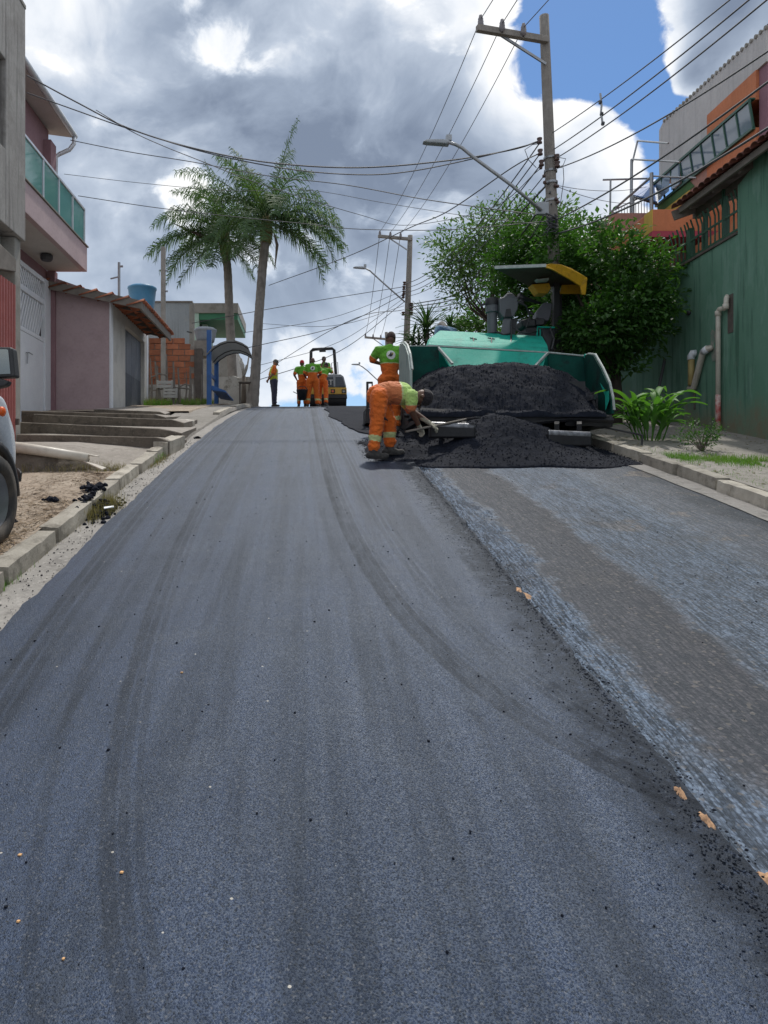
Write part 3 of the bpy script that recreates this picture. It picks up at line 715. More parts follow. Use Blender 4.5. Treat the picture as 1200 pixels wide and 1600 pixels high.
# low rough wall by the palms
YL = 25.9
mb = MB(); n = 14; a = P(330, 0, YL).x; c = P(397, 0, YL).x
for i in range(n):
    x0_ = a+(c-a)*i/n; x1_ = a+(c-a)*(i+1)/n; h_ = P(0, 589+5*nz(i*.37, 0, 2), YL).z
    mb.hexa([(x0_, YL, G(YL)-.2), (x1_, YL, G(YL)-.2), (x1_, YL+.2, G(YL)-.2), (x0_, YL+.2, G(YL)-.2), (x0_, YL+.02*nz(i, 1), h_), (x1_, YL+.02*nz(i+1, 1), P(0, 589+5*nz((i+1)*.37, 0, 2), YL).z), (x1_, YL+.2, h_), (x0_, YL+.2, h_)])
tag(mb.build('low_wall', MATS['whitewash'], origin=(a, YL, G(YL))), 'rough whitewashed low wall between the shelter and the palms', 'wall')

# ---- grey two storey house beyond
YH = 31.0
gh = thing('grey_house', 'grey rendered house with a green lined open terrace behind the palms', 'house', (-5, YH, G(YH)))
zt_h = P(0, 473, YH).z
mb = MB(); xa, xb = P(205, 0, YH).x, P(300, 0, YH).x; mb.box(xa, xb, YH, YH+5, G(YH)-.2, zt_h); mb.build('wall', MATS['grey_house'], gh)
mb = MB(); xc = P(372, 0, YH).x; mb.box(xb+.003, xc, YH-.02, YH+4, P(0, 489, YH).z, zt_h-.02); mb.box(xb+.003, xc-.15, YH, YH+5, G(YH)-.2, P(0, 540, YH).z); mb.build('terrace_beam', MATS['concrete'], gh)
mb = MB(); mb.box(xb+.2, xc-.02, YH+.05, YH+3.9, P(0, 499, YH).z, P(0, 489, YH).z-.004); mb.build('terrace_ceiling', MATS['green_paint'], gh)
mb = MB(); mb.box(xb+.004, xb+.28, YH+.02, YH+.3, P(0, 540, YH).z, P(0, 489, YH).z-.003); mb.box(xb+.28, xb+.5, YH+.9, YH+3, P(0, 540, YH).z+.003, P(0, 499, YH).z-.003); mb.build('terrace_wall', MATS['pale_green'], gh)
mb = MB(); mb.box(xb+.38, xb+.44, YH+.84, YH+.89, P(0, 530, YH).z, P(0, 506, YH).z); mb.build('door', MATS['wood_dark'], gh)
mb = MB(); mb.box(xa, xb+.02, YH-.04, YH+5, zt_h+.003, zt_h+.07); mb.build('coping', MATS['wood_grey'], gh)
pz = P(300, 476, 28)
cp2 = thing('utility_post', 'squat square concrete post with an old meter bracket behind the block wall', 'post', (pz.x, 28, G(28)))
mb = MB(); mb.box(pz.x-.09, pz.x+.09, 27.9, 28.1, G(28), pz.z); mb.build('shaft', MATS['concrete'], cp2, bevel=.01)
mb = MB(); mb.bar(P(292, 518, 27.9), P(300, 520, 27.9), .04, .04); mb.build('bracket', MATS['dark_metal'], cp2)

# ---- blue bus shelter
rtm, b_, p_, o_ = new_mat('roof_translucent'); MATS['roof_translucent'] = rtm; p_.inputs['Base Color'].default_value = (.40, .40, .39, 1); p_.inputs['Roughness'].default_value = .6
t_ = b_.n('ShaderNodeBsdfTranslucent'); t_.inputs[0].default_value = (.50, .50, .48, 1); m_ = b_.n('ShaderNodeMixShader'); m_.inputs[0].default_value = .5
rtm.node_tree.links.new(p_.outputs[0], m_.inputs[1]); rtm.node_tree.links.new(t_.outputs[0], m_.inputs[2]); rtm.node_tree.links.new(m_.outputs[0], o_.inputs[0])
bs = thing('bus_shelter', 'blue framed bus shelter with an arched corrugated roof', 'shelter', (-2.85, 22, G(22)))
YS0, YS1 = 21.0, 22.7
for y in (YS0, YS1):
    zt2 = P(326, 516 if y == YS0 else 538, y).z
    mb = MB(); mb.box(-2.85, -2.72, y-.06, y+.06, G(y)+.05, zt2 if y == YS0 else P(0, 540, y).z); mb.build('post', MATS['blue_paint'], bs, bevel=.01)
mb = MB(); mb.box(-2.84, -2.80, YS0+.06, YS1-.06, G(22)+.9, G(22)+1.0); mb.box(-2.84, -2.80, YS0+.06, YS1-.06, G(22)+1.5, G(22)+1.58); mb.build('back_rail', MATS['blue_paint'], bs)
mb = MB(); mb.slab([(-2.72, YS0+.05, G(22)+.42), (-2.32, YS0+.05, G(22)+.36), (-2.32, YS0+.05, G(22)+.41), (-2.72, YS0+.05, G(22)+.56)], (0, 2.2, .0)); mb.build('bench', MATS['blue_paint'], bs, bevel=.01)
prof = [(P(px, 0, YS0).x, P(0, py, YS0).z) for px, py in ((324, 554), (333, 544), (344, 537), (356, 533), (368, 533), (379, 537), (388, 543))]
mb = MB(); ny_ = 44
for j in range(ny_+1):
    y = YS0-.15+(YS1+.3-YS0)*j/ny_; cgr = .007*(1 if j%2 else -1)
    for x, z in prof: mb.v.append((x, y, z+cgr))
n = len(prof)
for j in range(ny_):
    for i in range(n-1): mb.f.append([j*n+i, j*n+i+1, (j+1)*n+i+1, (j+1)*n+i]); mb.m.append(0)
o = mb.build('roof_sheet', MATS['roof_translucent'], bs); sf = o.modifiers.new('t', 'SOLIDIFY'); sf.thickness = .012
for y in (YS0, YS0+1.2, YS1):
    mb = MB(); mb.tube([(x, y, z-.04) for x, z in prof], .014, 6); mb.build('rib', MATS['dark_metal'], bs)

# ---- yard: stick fence, boxes
sf_ = thing('stick_fence', 'crooked fence of dry sticks and stakes in front of the orange block wall', 'fence', (-4, 21.2, G(21)))
YF = 21.3
for px, top, th, ln in ((237, 560, .035, -2), (243, 571, .04, 3), (250, 565, .07, -7), (258, 553, .05, 2), (270, 565, .05, 1), (276, 588, .03, 3), (281, 575, .045, -3), (289, 580, .03, 2), (296, 572, .055, 1), (304, 590, .03, -2), (313, 585, .03, 2)):
    mb = MB(); a = P(px, 0, YF).x; mb.tube([(a, YF, G(YF)+.1), (a+ln*.012+.02, YF+.03, (G(YF)+P(0, top, YF).z)/2), (a+ln*.02, YF, P(0, top, YF).z)], [th*1.0, th*.8, th*.35], 6); mb.build('stake', MATS['wood_grey'], sf_)
for py, pa, pb in ((607, 236, 300), (602, 278, 300), (586, 236, 262)):
    mb = MB(); mb.tube([P(pa, py+4, YF), P((pa+pb)/2, py-2, YF), P(pb, py+1, YF)], .022, 5); mb.build('cross_stick', MATS['wood_grey'], sf_)
for k, (px, py, w, h, lab) in enumerate(((257, 600, .42, .22, 'upper white painted crate board wired to the stick fence'), (266, 614, .36, .28, 'lower white slatted crate hung on the stick fence'))):
    c = P(px, py, YF-.12); cr = thing('crate', lab, 'crate', c-V(0, 0, h/2))
    for i in range(3 if k else 2):
        n_ = 3 if k else 2; z0_ = c.z-h/2+h*i/n_
        mb = MB(); mb.box(c.x-w/2, c.x+w/2, c.y-.02, c.y, z0_, z0_+h/n_*.82); mb.build('slat', MATS['cream_wall'], cr, bevel=.004)
    for s_ in (-1, 1):
        mb = MB(); mb.box(c.x+s_*w/2-.02, c.x+s_*w/2+.02, c.y+.001, c.y+.2, c.z-h/2, c.z+h/2); mb.build('side', MATS['cream_wall'], cr)

# ---- white van parked on the verge, only its front right corner in frame
mat('car_white', (.62, .66, .71), (.60, .64, .69), 2, .28, 0, spec=.6)
mat('tyre', (.022, .022, .023), (.035, .034, .032), 8, .85, .3, 60, dirt=.5, dirtc=(.12, .10, .08))
mat('black_plastic', (.018, .018, .02), (.03, .03, .032), 8, .55, .1)
mat('rim', (.35, .36, .37), (.25, .25, .26), 6, .4, metal=.7)
em, b_, p_, o_ = new_mat('orange_lens'); MATS['orange_lens'] = em; p_.inputs['Base Color'].default_value = (.75, .12, .02, 1); p_.inputs['Roughness'].default_value = .15
vy = 4.25
PI_ = math.atan(.21)
van = thing('parked_van', 'white van parked on the verge with only its right front corner showing', 'van', (-3.0, vy, G(vy)+.11), (PI_, 0, 0))
def VB(pts): return [MW[van.name] @ Vector(p) for p in pts]
# body cross sections along local y (rear -> front)
def sect(y, hw, zb, zt, roof, sill=.1):
    # half profile from bottom centre round to roof centre
    pr = [(0, zb), (hw*.92, zb), (hw, zb+.10), (hw+.01, zb+.38), (hw-.01, zt), (hw-.16*(1 if roof > zt+.1 else .3), zt+(roof-zt)*.75), (hw-.30*(1 if roof > zt+.1 else .5), roof-.03), (0, roof)]
    full = pr + [(-x, z) for x, z in pr[-2:0:-1]]
    return [(x, y, z) for x, z in full]
secs = [sect(-2.15, .70, .45, 1.0, 1.7), sect(-2.05, .80, .35, 1.02, 1.84), sect(-.9, .83, .30, 1.02, 1.90), sect(.20, .83, .30, 1.02, 1.88), sect(.50, .83, .30, 1.02, 1.62), sect(.60, .83, .62, 1.02, 1.50), sect(.72, .83, .70, 1.0, 1.36), sect(.95, .835, .73, .99, 1.12), sect(1.2, .835, .70, .96, 1.06), sect(1.30, .835, .60, .94, 1.03), sect(1.36, .825, .36, .90, 1.0), sect(1.50, .80, .32, .80, .92), sect(1.60, .72, .34, .66, .80), sect(1.66, .58, .40, .54, .62)]
mb = MB(); n = len(secs[0]); mb.v = [tuple(p) for s_ in secs for p in VB(s_)]
for j in range(len(secs)-1):
    for i in range(n): mb.f.append([j*n+i, j*n+(i+1)%n, (j+1)*n+(i+1)%n, (j+1)*n+i]); mb.m.append(0)
mb.f.append(list(range(n))[::-1]); mb.m.append(0); mb.f.append([(len(secs)-1)*n+i for i in range(n)]); mb.m.append(0)
bd = mb.build('body', MATS['car_white'], van, smooth=True)
ss_ = bd.modifiers.new('s', 'SUBSURF'); ss_.levels = 2; ss_.render_levels = 2
WX, WR = .80, .315
for sx_ in (1, -1):
    for wy in (.95, -1.35):
        w_ = MB(); ctr = Vector((sx_*(WX-.02), wy, .315)); q = [MW[van.name] @ ctr]
        ax = Vector((sx_, 0, 0))
        w_.lathe([(WR*.62, -.10), (WR*.93, -.10), (WR, -.07), (WR, .07), (WR*.93, .10), (WR*.66, .10), (WR*.60, .06)], q[0], 32, axis=ax)
        wo = thing if 0 else w_.build('wheel', MATS['tyre'], van, smooth=True)
        r_ = MB(); r_.lathe([(0, .045), (WR*.12, .06), (WR*.3, .05), (WR*.5, .03), (WR*.60, .075), (WR*.63, .075), (WR*.63, -.05), (0, -.05)], q[0], 32, axis=ax); r_.build('rim', MATS['rim'], wo, smooth=True)
        a_ = MB(); pts_ = [MW[van.name] @ (ctr+Vector((sx_*.045, cos(t)*(WR+.075), sin(t)*(WR+.075)))) for t in [pi*i/12-.15 for i in range(14)]]
        a_.tube(pts_, .035, 6); a_.build('wheel_arch', MATS['black_plastic'], van, smooth=True)
lc = lambda p: MW[van.name] @ Vector(p)
mb = MB(); tp = P(8, 643, 5.15)
mb.ball(tp+V(-.02, 0, 0), .045, 10, 6, sc=(.5, 1, .8)); mb.build('turn_signal', MATS['orange_lens'], van, smooth=True)
mb = MB(); mb.slab(VB([(.72, 1.60, .34), (.82, 1.44, .34), (.835, 1.44, .42), (.74, 1.62, .42)]), (0, .045, 0)); mb.build('bumper', MATS['black_plastic'], van, bevel=.015)
# side windows and windscreen set 4 mm proud
mb = MB(); mb.slab(VB([(.845, -.9, 1.1), (.845, .25, 1.1), (.70, .18, 1.72), (.70, -.9, 1.72)]), (.006, 0, 0)); mb.build('side_window', MATS['dark_glass'], van)
# door mirror: housing, glass facing back down the street
mh = P(9, 566, 4.72)
mb = MB()
def mirror_shape(cx, cy, cz, w, h, d, tilt=.08):
    return [(cx-w, cy, cz-h), (cx+w*1.05, cy, cz-h*.95), (cx+w*.80, cy, cz+h*.95), (cx+w*.62, cy, cz+h), (cx-w, cy, cz+h*1.02)]
pts_ = mirror_shape(mh.x-.02, mh.y, mh.z, .075, .098, 0)
mb.slab(pts_, (0, .09, 0)); ho = mb.build('mirror_housing', MATS['black_plastic'], van, bevel=.018, seg=3)
pts_ = mirror_shape(mh.x-.03, mh.y-.004, mh.z+.002, .058, .080, 0)
mb = MB(); mb.slab(pts_, (0, .003, 0)); mb.build('mirror_glass', MATS['mirror'], ho)
mb = MB(); mb.slab([(mh.x-.22, mh.y+.0, mh.z-.20), (mh.x+.0, mh.y, mh.z-.15), (mh.x+.02, mh.y, mh.z-.12), (mh.x-.04, mh.y, mh.z-.10), (mh.x-.22, mh.y, mh.z-.12)], (0, .07, 0)); mb.build('mirror_arm', MATS['black_plastic'], van, bevel=.012)
# ================================================================== RIGHT SIDE: WALL AND BUILDINGS
def green_wall_mat():
    m, b, p, out = new_mat('green_render'); MATS['green_render'] = m
    pos = b.n('ShaderNodeNewGeometry').outputs['Position']; x, y, z = b.sep(pos)[0:3]
    n1 = b.noise(pos, 1.1, 7, .62); st = b.noise(b.scl(pos, (5, 5, .35)), 1.5, 7, .68); st2 = b.noise(b.scl(pos, (14, 14, .6)), 1.5, 6, .68); n4 = b.noise(pos, 5, 8, .72); blt = b.noise(b.scl(pos, (1, 1.6, .55)), 1.9, 5, .6)
    c = b.mix(b.ss(n1, .35, .65), (.10, .225, .155), (.125, .255, .185))
    c = b.mix(b.math('MULTIPLY', b.ss(blt, .50, .56), .5), c, (.17, .30, .235))
    c = b.mix(b.math('MULTIPLY', b.ss(st, .50, .66), .7), c, (.035, .10, .065))
    c = b.mix(b.math('MULTIPLY', b.ss(st2, .58, .72), .4), c, (.12, .20, .15))
    c = b.mix(b.math('MULTIPLY', b.ss(n4, .60, .68), .35), c, (.16, .20, .15))
    # rising damp above the pavement (the street climbs along y)
    g = b.math('SUBTRACT', z, b.math('MULTIPLY_ADD', y, .165, .36))
    dm = b.math('MULTIPLY', b.ss(b.math('ADD', g, b.math('MULTIPLY', b.math('SUBTRACT', st, .5), 1.3)), .85, .20), b.lin(n4, .35, .6, .4, 1))
    c = b.mix(b.math('MULTIPLY', dm, .85), c, (.19, .15, .095))
    b.put(p.inputs['Base Color'], c); p.inputs['Roughness'].default_value = .8
    bump(b, p, b.math('ADD', b.noise(pos, 28, 6, .7), b.math('MULTIPLY', n4, 1.2)), .35, .012)
green_wall_mat()
mat('orange_wall', (.55, .19, .085), (.47, .16, .07), 1.4, .85, .08, 50, streak=.25, streakc=(.30, .12, .07))
mat('faded_pink', (.36, .215, .18), (.42, .21, .15), 1.2, .85, .1, 50, streak=.3, streakc=(.22, .15, .14))
mat('purple_wall', (.27, .135, .17), (.235, .12, .15), 1.6, .85, .08)
mat('grey_gable', (.52, .50, .49), (.45, .435, .43), 1.0, .88, .12, 40, streak=.3, streakc=(.22, .21, .205))
mat('green_frame', (.025, .10, .065), (.02, .08, .055), 4, .45, .05)
mat('green_bars', (.028, .095, .055), (.02, .07, .045), 5, .5, .1)
mat('stripe_red', (.40, .055, .085), (.33, .045, .07), 3, .8); mat('stripe_yellow', (.60, .40, .07), (.5, .34, .06), 3, .8); mat('stripe_green', (.06, .16, .05), (.05, .13, .04), 3, .8)
mat('awning_blue', (.04, .13, .33), (.03, .10, .27), 3, .6, .05)
mat('pvc', (.60, .555, .48), (.52, .475, .40), 5, .5, .08, 40, dirt=.35, dirtc=(.30, .25, .19), dscale=6)
mat('pvc_red', (.40, .05, .045), (.60, .55, .50), 9, .5); mat('pvc_yellow', (.42, .32, .12), (.32, .24, .10), 8, .6)
XR = 6.56
gw = thing('green_wall', 'tall green painted retaining wall beside the right pavement', 'wall', (XR+.1, 9, G(9)))
zl_ = 5.44; Y1, Y2 = P(1155, 0, 1).x and 11.26, 10.89
mb = MB(); prof_y = [(1.5, 6.66), (10.89, 6.64), (10.891, 6.30), (11.26, 6.18), (11.262, zl_), (12.2, zl_), (13.5, zl_), (15, zl_), (18, zl_-.02), (24, zl_)]
for k in range(len(prof_y)-1):
    (ya, zA), (yb, zB) = prof_y[k], prof_y[k+1]
    n = max(1, int((yb-ya)/.4))
    for i in range(n):
        a = ya+(yb-ya)*i/n; c = ya+(yb-ya)*(i+1)/n; za_ = zA+(zB-zA)*i/n; zb2 = zA+(zB-zA)*(i+1)/n
        xa_ = XR+.012*nz(a, 1, 0, .8); xc_ = XR+.012*nz(c, 1, 0, .8)
        m_ = 5
        for j in range(m_):
            t0, t1 = j/m_, (j+1)/m_
            ga_, gc_ = G(a)-.1, G(c)-.1
            mb.quad((xa_, a, ga_+(za_-ga_)*t0), (xa_, a, ga_+(za_-ga_)*t1), (xc_, c, gc_+(zb2-gc_)*t1), (xc_, c, gc_+(zb2-gc_)*t0))
        mb.quad((xa_, a, za_), (xa_+.22, a, za_), (xc_+.22, c, zb2), (xc_, c, zb2))
        mb.quad((xa_+.22, a, za_), (xa_+.22, a, ga_), (xc_+.22, c, gc_), (xc_+.22, c, zb2))
mb.quad((XR, 11.261, zl_), (XR+.22, 11.261, zl_), (XR+.22, 11.261, 6.18), (XR, 11.261, 6.18))
mb.build('render', MATS['green_render'], gw)
mb = MB(); mb.box(XR-.03, XR+.25, 11.27, 24, zl_+.002, zl_+.045); mb.build('coping', MATS['wood_dark'], gw, bevel=.008)
# metal fence on the wall
fe = thing('bar_fence', 'dark green metal bar fence standing on the green wall', 'fence', (XR+.1, 13, zl_+.04))
XF = XR+.06; ztop = 5.83
bb = MB(); bb.box(-.010, .010, -.010, .010, 0, .50); bb.slab([(-.010, -.010, .50), (.010, -.010, .50), (.010, .010, .50), (-.010, .010, .50)], (-.05, 0, .17)); bb = bb.mesh('bar', MATS['green_bars'])
y = 11.35
while y < 17.2:
    inst(bb, 'bar', fe, (XF+random.uniform(-.006, .006), y, zl_+.05), (0, random.uniform(-.05, .02), 0)); y += .128
for z in (zl_+.10, ztop):
    mb = MB(); mb.box(XF-.028, XF-.012, 11.27, 17.3, z-.018, z+.018); mb.build('rail', MATS['green_bars'], fe)
for y, w, zt3 in ((11.73, .05, 6.36), (12.78, .11, 6.05), (14.4, .10, 6.05), (16.0, .10, 6.05)):
    mb = MB(); mb.box(XF-.03, XF+.05, y-w/2, y+w/2, zl_+.046, zt3); mb.build('post', MATS['green_bars'], fe)

# veranda with tile roof
ve = thing('veranda', 'veranda with dark clay tile roof above the green wall', 'veranda', (7.4, 11.6, zl_))
ZV = 6.36; VS = math.atan(.36)
def vz(x): return ZV+(x-6.3)*.36
mb = MB(); mb.slab([(6.34, 9.2, vz(6.34)-.07), (6.34, 12.55, vz(6.34)-.07), (8.4, 12.55, vz(8.4)-.07), (8.4, 9.2, vz(8.4)-.07)], (0, 0, .04)); vr = mb.build('roof', MATS['wood_dark'], ve)
mb = MB(); mb.box(6.32, 6.36, 9.2, 12.6, vz(6.32)-.12, vz(6.32)-.02); mb.build('eave_board', MATS['wood_grey'], vr)
for y in [9.5, 10.2, 10.9, 11.6, 12.3]:
    mb = MB(); mb.bar((6.36, y, vz(6.36)-.12), (8.4, y, vz(8.4)-.12), .06, .10); mb.build('rafter', MATS['wood_dark'], vr)
mb = MB(); mb.box(6.62, 6.74, 9.2, 12.7, vz(6.68)-.30, vz(6.68)-.17); mb.build('beam', MATS['wood_dark'], vr)
mb = MB(); mb.bar((6.25, 12.62, vz(6.3)-.14), (8.4, 12.62, vz(8.4)-.14), .05, .16); mb.build('barge_board', MATS['wood_grey'], vr)
TM2 = tile_mesh('tile', MATS['roof_tile_dark'], .40, .20)
for r in range(6):
    for c in range(20):
        x = 6.22+r*.35; inst(TM2, 'tile', vr, (x, 9.25+c*.172, vz(x)-.005+random.uniform(0, .012)), (0, -VS-.05+random.uniform(-.02, .02), random.uniform(-.03, .03)))
mb = MB(); mb.box(7.9, 8.05, 11.2, 15.4, zl_-.5, 6.5); mb.build('back_wall', MATS['orange_wall'], ve)
mb = MB(); mb.box(6.8, 8.6, 9.2, 14.9, zl_-.14, zl_-.02); mb.build('floor', MATS['concrete'], ve)
for y in (12.45,):
    mb = MB(); mb.box(6.68, 6.74, y-.03, y+.03, zl_, vz(6.7)-.3); mb.build('post', MATS['green_bars'], ve)

# orange and grey building
XO = 8.5
ob = thing('orange_building', 'orange and grey building with a long ribbon of slanted windows', 'building', (11, 16, G(16)))
mb = MB(); mb.box(XO, 14, 14.0, 15.72, G(14), 8.4); mb.box(XO, 14, 14.0, 15.72, 8.93, 9.49); mb.box(XO+.35, 14, 14.003, 15.72, 8.4, 8.93)
mb.build('orange_wall', MATS['orange_wall'], ob)
mb = MB(); mb.box(XO, 14, 15.722, 17.9, G(15), 8.4); mb.build('faded_wall', MATS['faded_pink'], ob)
mb = MB(); mb.slab([(XO+.02, 13.72, 9.492), (XO+.02, 15.723, 9.492), (XO+.02, 15.723, 8.93), (XO+.02, 17.9, 8.93), (XO+.02, 17.9, 10.22), (XO+.02, 17.7, 10.32), (XO+.02, 13.72, 10.10)], (5, 0, 0)); mb.box(XO+.35, 14, 15.722, 17.898, 8.4, 8.93); mb.build('grey_wall', MATS['grey_gable'], ob)
mb = MB(); 
for i in range(27): mb.tube([(XO-.01, 13.72+i*.15, 10.115+i*.0079), (XO+.5, 13.72+i*.15, 10.115+i*.0079)], .04, 6)
mb.build('verge_tiles', MATS['concrete'], ob)
mb = MB(); mb.box(XO+.06, 14, 13.75, 13.998, 7.6, 9.49); mb.build('purple_wall', MATS['purple_wall'], ob)
mb = MB(); mb.box(8.62, 9.6, 13.70, 13.748, P(1193, 205, 13.7).z, P(1193, 165, 13.7).z); sw = mb.build('window', MATS['green_frame'], ob)
mb = MB(); mb.box(8.68, 9.5, 13.690, 13.699, P(1193, 201, 13.7).z, P(1193, 170, 13.7).z); mb.build('pane', MATS['window_glass'], sw)
mb = MB(); mb.box(8.6, 9.6, 13.4, 13.9, 10.16, 10.24); mb.build('roof', MATS['wood_dark'], ob)
# ribbon window
mb = MB()
for z, x, w in ((8.40, XO-.03, .05), (8.92, XO-.11, .045)): mb.box(x-.03, x+.03, 14.02, 17.95, z-w/2, z+w/2)
mb.box(XO-.11, XO+.35, 14.02, 17.95, 8.945, 8.975)
wn = mb.build('window_ribbon', MATS['green_frame'], ob)
ye = [14.03+.435*i for i in range(10)]
for i, y in enumerate(ye):
    m_ = MB(); m_.bar((XO-.03, y, 8.42), (XO-.11, y, 8.90), .035, .035); m_.build('mullion', MATS['green_frame'], wn)
for i, (a, c) in enumerate(zip(ye[:-1], ye[1:])):
    op = 0 if i < 6 else -.07-.04*(i%2)
    m_ = MB(); m_.slab([(XO-.03+op, a+.02, 8.43), (XO-.03+op, c-.02, 8.43), (XO-.105, c-.02, 8.89), (XO-.105, a+.02, 8.89)], (.006, 0, 0)); m_.build('pane', MATS['window_glass'], wn)
for k, (m_name, za_, zb3) in enumerate((('stripe_green', 8.18, 8.37), ('stripe_yellow', 7.98, 8.18), ('stripe_red', 7.4, 7.98))):
    m_ = MB(); m_.slab([(XO-.006-.001*k, 16.2+.5*k*.3, za_), (XO-.006-.001*k, 17.92, za_), (XO-.006-.001*k, 17.92, zb3), (XO-.006-.001*k, 16.4, zb3)], (-.006, 0, 0)); m_.build('painted_stripe', MATS[m_name], ob)
# lower balcony box
mb = MB(); ya_ = 15.0; za_, zb3 = P(1040, 361, ya_).z, P(1040, 327, ya_).z
mb.box(7.01, 8.49, ya_, ya_+.14, za_, zb3); mb.box(7.01, 7.15, ya_+.14, 19.4, za_, zb3+.0)
mb.build('balcony_parapet', MATS['orange_wall'], ob, bevel=.01)
mb = MB(); mb.box(7.0, 8.49, ya_-.006, 19.4, za_-.12, za_-.003); mb.build('balcony_floor', MATS['stripe_red'], ob)
mb = MB(); mb.box(6.998, 7.010, ya_-.004, ya_+.35, za_, zb3+.004); mb.build('painted_stripe', MATS['stripe_yellow'], ob)
mb = MB(); mb.box(7.3, 8.49, 16, 19, zl_-.6, za_-.13); mb.build('basement_wall', MATS['faded_pink'], ob)

aw = thing('blue_awning', 'small blue sheet awning on a steel frame beside the orange building', 'awning', P(1005, 330, 17.2))
mb = MB(); q = [P(985, 305, 18.2), P(1024, 281, 18.2), P(1027, 317, 16.9), P(1002, 309, 16.9)]
mb.slab(q, (0, 0, .03)); mb.build('sheet', MATS['awning_blue'], aw)
for a, c in ((q[0], q[1]), (q[1], q[2]), (q[2], q[3]), (q[3], q[0]), ((q[0]+q[3])/2, (q[1]+q[2])/2)):
    m_ = MB(); m_.bar(a-V(0,0,.03), c-V(0,0,.03), .04, .04); m_.build('frame_bar', MATS['dark_metal'], aw)
tf = thing('tube_scaffold', 'bare rusty steel tube frame over the terrace beside the grey gable', 'frame', P(986, 360, 17.8))
def fbar(a, c, r=.022, name='tube', m='galv', Y=17.8, Yb=None):
    m_ = MB(); m_.cyl(P(*a, Y), P(*c, Yb or Y), r, n=6); m_.build(name, MATS[m], tf)
fbar((954, 281), (953, 350)); fbar((942, 281), (1012, 279)); fbar((987, 249), (986, 348), .035); fbar((996, 221), (986, 262)); fbar((996, 220), (1044, 224), Yb=16); fbar((987, 249), (1062, 253), Yb=15.5); fbar((1018, 270), (1018, 340), .04, Y=16.7); fbar((1018, 276), (955, 331), .03, Y=16.7, Yb=18); fbar((955, 331), (986, 345), .025); fbar((956, 330), (1018, 300), .02)
fbar((1019, 275), (1088, 278), .02, Y=16.7, Yb=15.6); fbar((989, 305), (989, 348), .035, Y=17.5)
for i in range(15):
    px = 958+i*4.4; fbar((px, 329-(i*1.6)), (px+.6, 352), .008, 'baluster')
# base under the terrace so the frame stands on something
mb = MB(); mb.box(7.0, 9.2, 17.0, 20.5, zl_-.6, P(986, 352, 17.8).z); tag(mb.build('terrace_block', MATS['faded_pink'], origin=(8, 18, zl_-.6)), 'faded brownish terrace block under the steel frame, mostly behind leaves', 'wall')

# pipes on the green wall
XP = XR-.07
def on_wall(px, py, off=0):
    Y = (XP-off)*F/(px-PX0); return P(px, py, Y)
mat('scrape', (.30, .27, .24), (.16, .24, .19), 9, .9, .4, 50)
for k, (px, py, w, h, lab) in enumerate(((1110, 540, .10, .26, 'pinkish scraped patch of bare render round the vent elbow'), (1168, 500, .34, .30, 'pale repainted blotch on the green wall right of the tall pipe'))):
    c = on_wall(px, py); n_ = 18; q = MB(); q.v = [(XR-.004-.003*nz(c.y, 1, 0, .8), c.y, c.z)]
    for i in range(n_):
        a = 2*pi*i/n_; m_ = 1+.6*nz(cos(a)*2, sin(a)*2, k*4+1); q.v.append((XR+.012*nz(c.y+w*cos(a)*m_, 1, 0, .8)-.008, c.y+w*cos(a)*m_, c.z+h*sin(a)*m_))
    q.f = [[0, 1+i, 1+(i+1)%n_] for i in range(n_)]; q.m = [0]*n_
    if k == 0: tag(q.build('wall_patch', MATS['scrape'], origin=c), lab, 'wall patch')
pp = thing('drain_pipe', 'long white plastic drain pipe with a red stained foot on the green wall', 'pipe', on_wall(1122, 672))
mb = MB(); mb.tube([on_wall(1137, 462, -.10), on_wall(1135, 466), on_wall(1134, 479), on_wall(1132, 482), on_wall(1124, 483), on_wall(1122, 487), on_wall(1122, 490), on_wall(1122, 618)], .037, 10); mb.build('upper_pipe', MATS['pvc'], pp, smooth=True)
mb = MB(); mb.tube([on_wall(1122, 617), on_wall(1122, 640), on_wall(1122, 671)], .040, 10); mb.build('lower_pipe', MATS['pvc_red'], pp, smooth=True)
for q in ((1122, 490), (1134, 479)):
    m_ = MB(); m_.cyl(on_wall(*q)-V(0,0,.04), on_wall(*q)+V(0,0,.04), .047, n=10); m_.build('socket', MATS['pvc'], pp, smooth=True)
mb = MB(); mb.box(XR-.012, XR+.01, on_wall(1135, 0).y-.07, on_wall(1135, 0).y+.07, on_wall(1135, 520).z, on_wall(1135, 460).z); tag(mb.build('wall_break', MATS['wood_dark'], origin=on_wall(1135, 500)), 'dark broken out patch in the green wall behind the tall drain pipe', 'wall patch')
p2 = thing('vent_pipe', 'short pale pipe slanting out of the green wall with a white elbow', 'pipe', on_wall(1090, 607))
mb = MB(); mb.tube([on_wall(1077, 607), on_wall(1084, 606), on_wall(1098, 552), on_wall(1102, 546), on_wall(1109, 544), on_wall(1110, 544, -.1)], .05, 10); mb.build('tube', MATS['pvc'], p2, smooth=True)
m_ = MB(); m_.cyl(on_wall(1099, 550), on_wall(1105, 545), .06, n=10); m_.build('elbow', MATS['white_paint'], p2, smooth=True)
p3 = thing('yellow_pipe', 'stubby yellowed pipe with a white cap on the green wall', 'pipe', on_wall(1080, 600))
mb = MB(); mb.cyl(on_wall(1080, 602), on_wall(1080, 560), .052, n=10); mb.build('tube', MATS['pvc_yellow'], p3, smooth=True)
mb = MB(); mb.tube([on_wall(1080, 562), on_wall(1080, 556), on_wall(1082, 552), on_wall(1087, 552, -.05)], .062, 10); mb.build('cap', MATS['white_paint'], p3, smooth=True)
mb = MB(); mb.tube([on_wall(1085, 606, -.05), on_wall(1085, 640, -.05)], .015, 5); mb.build('stain_rod', MATS['wood_dark'], p3)
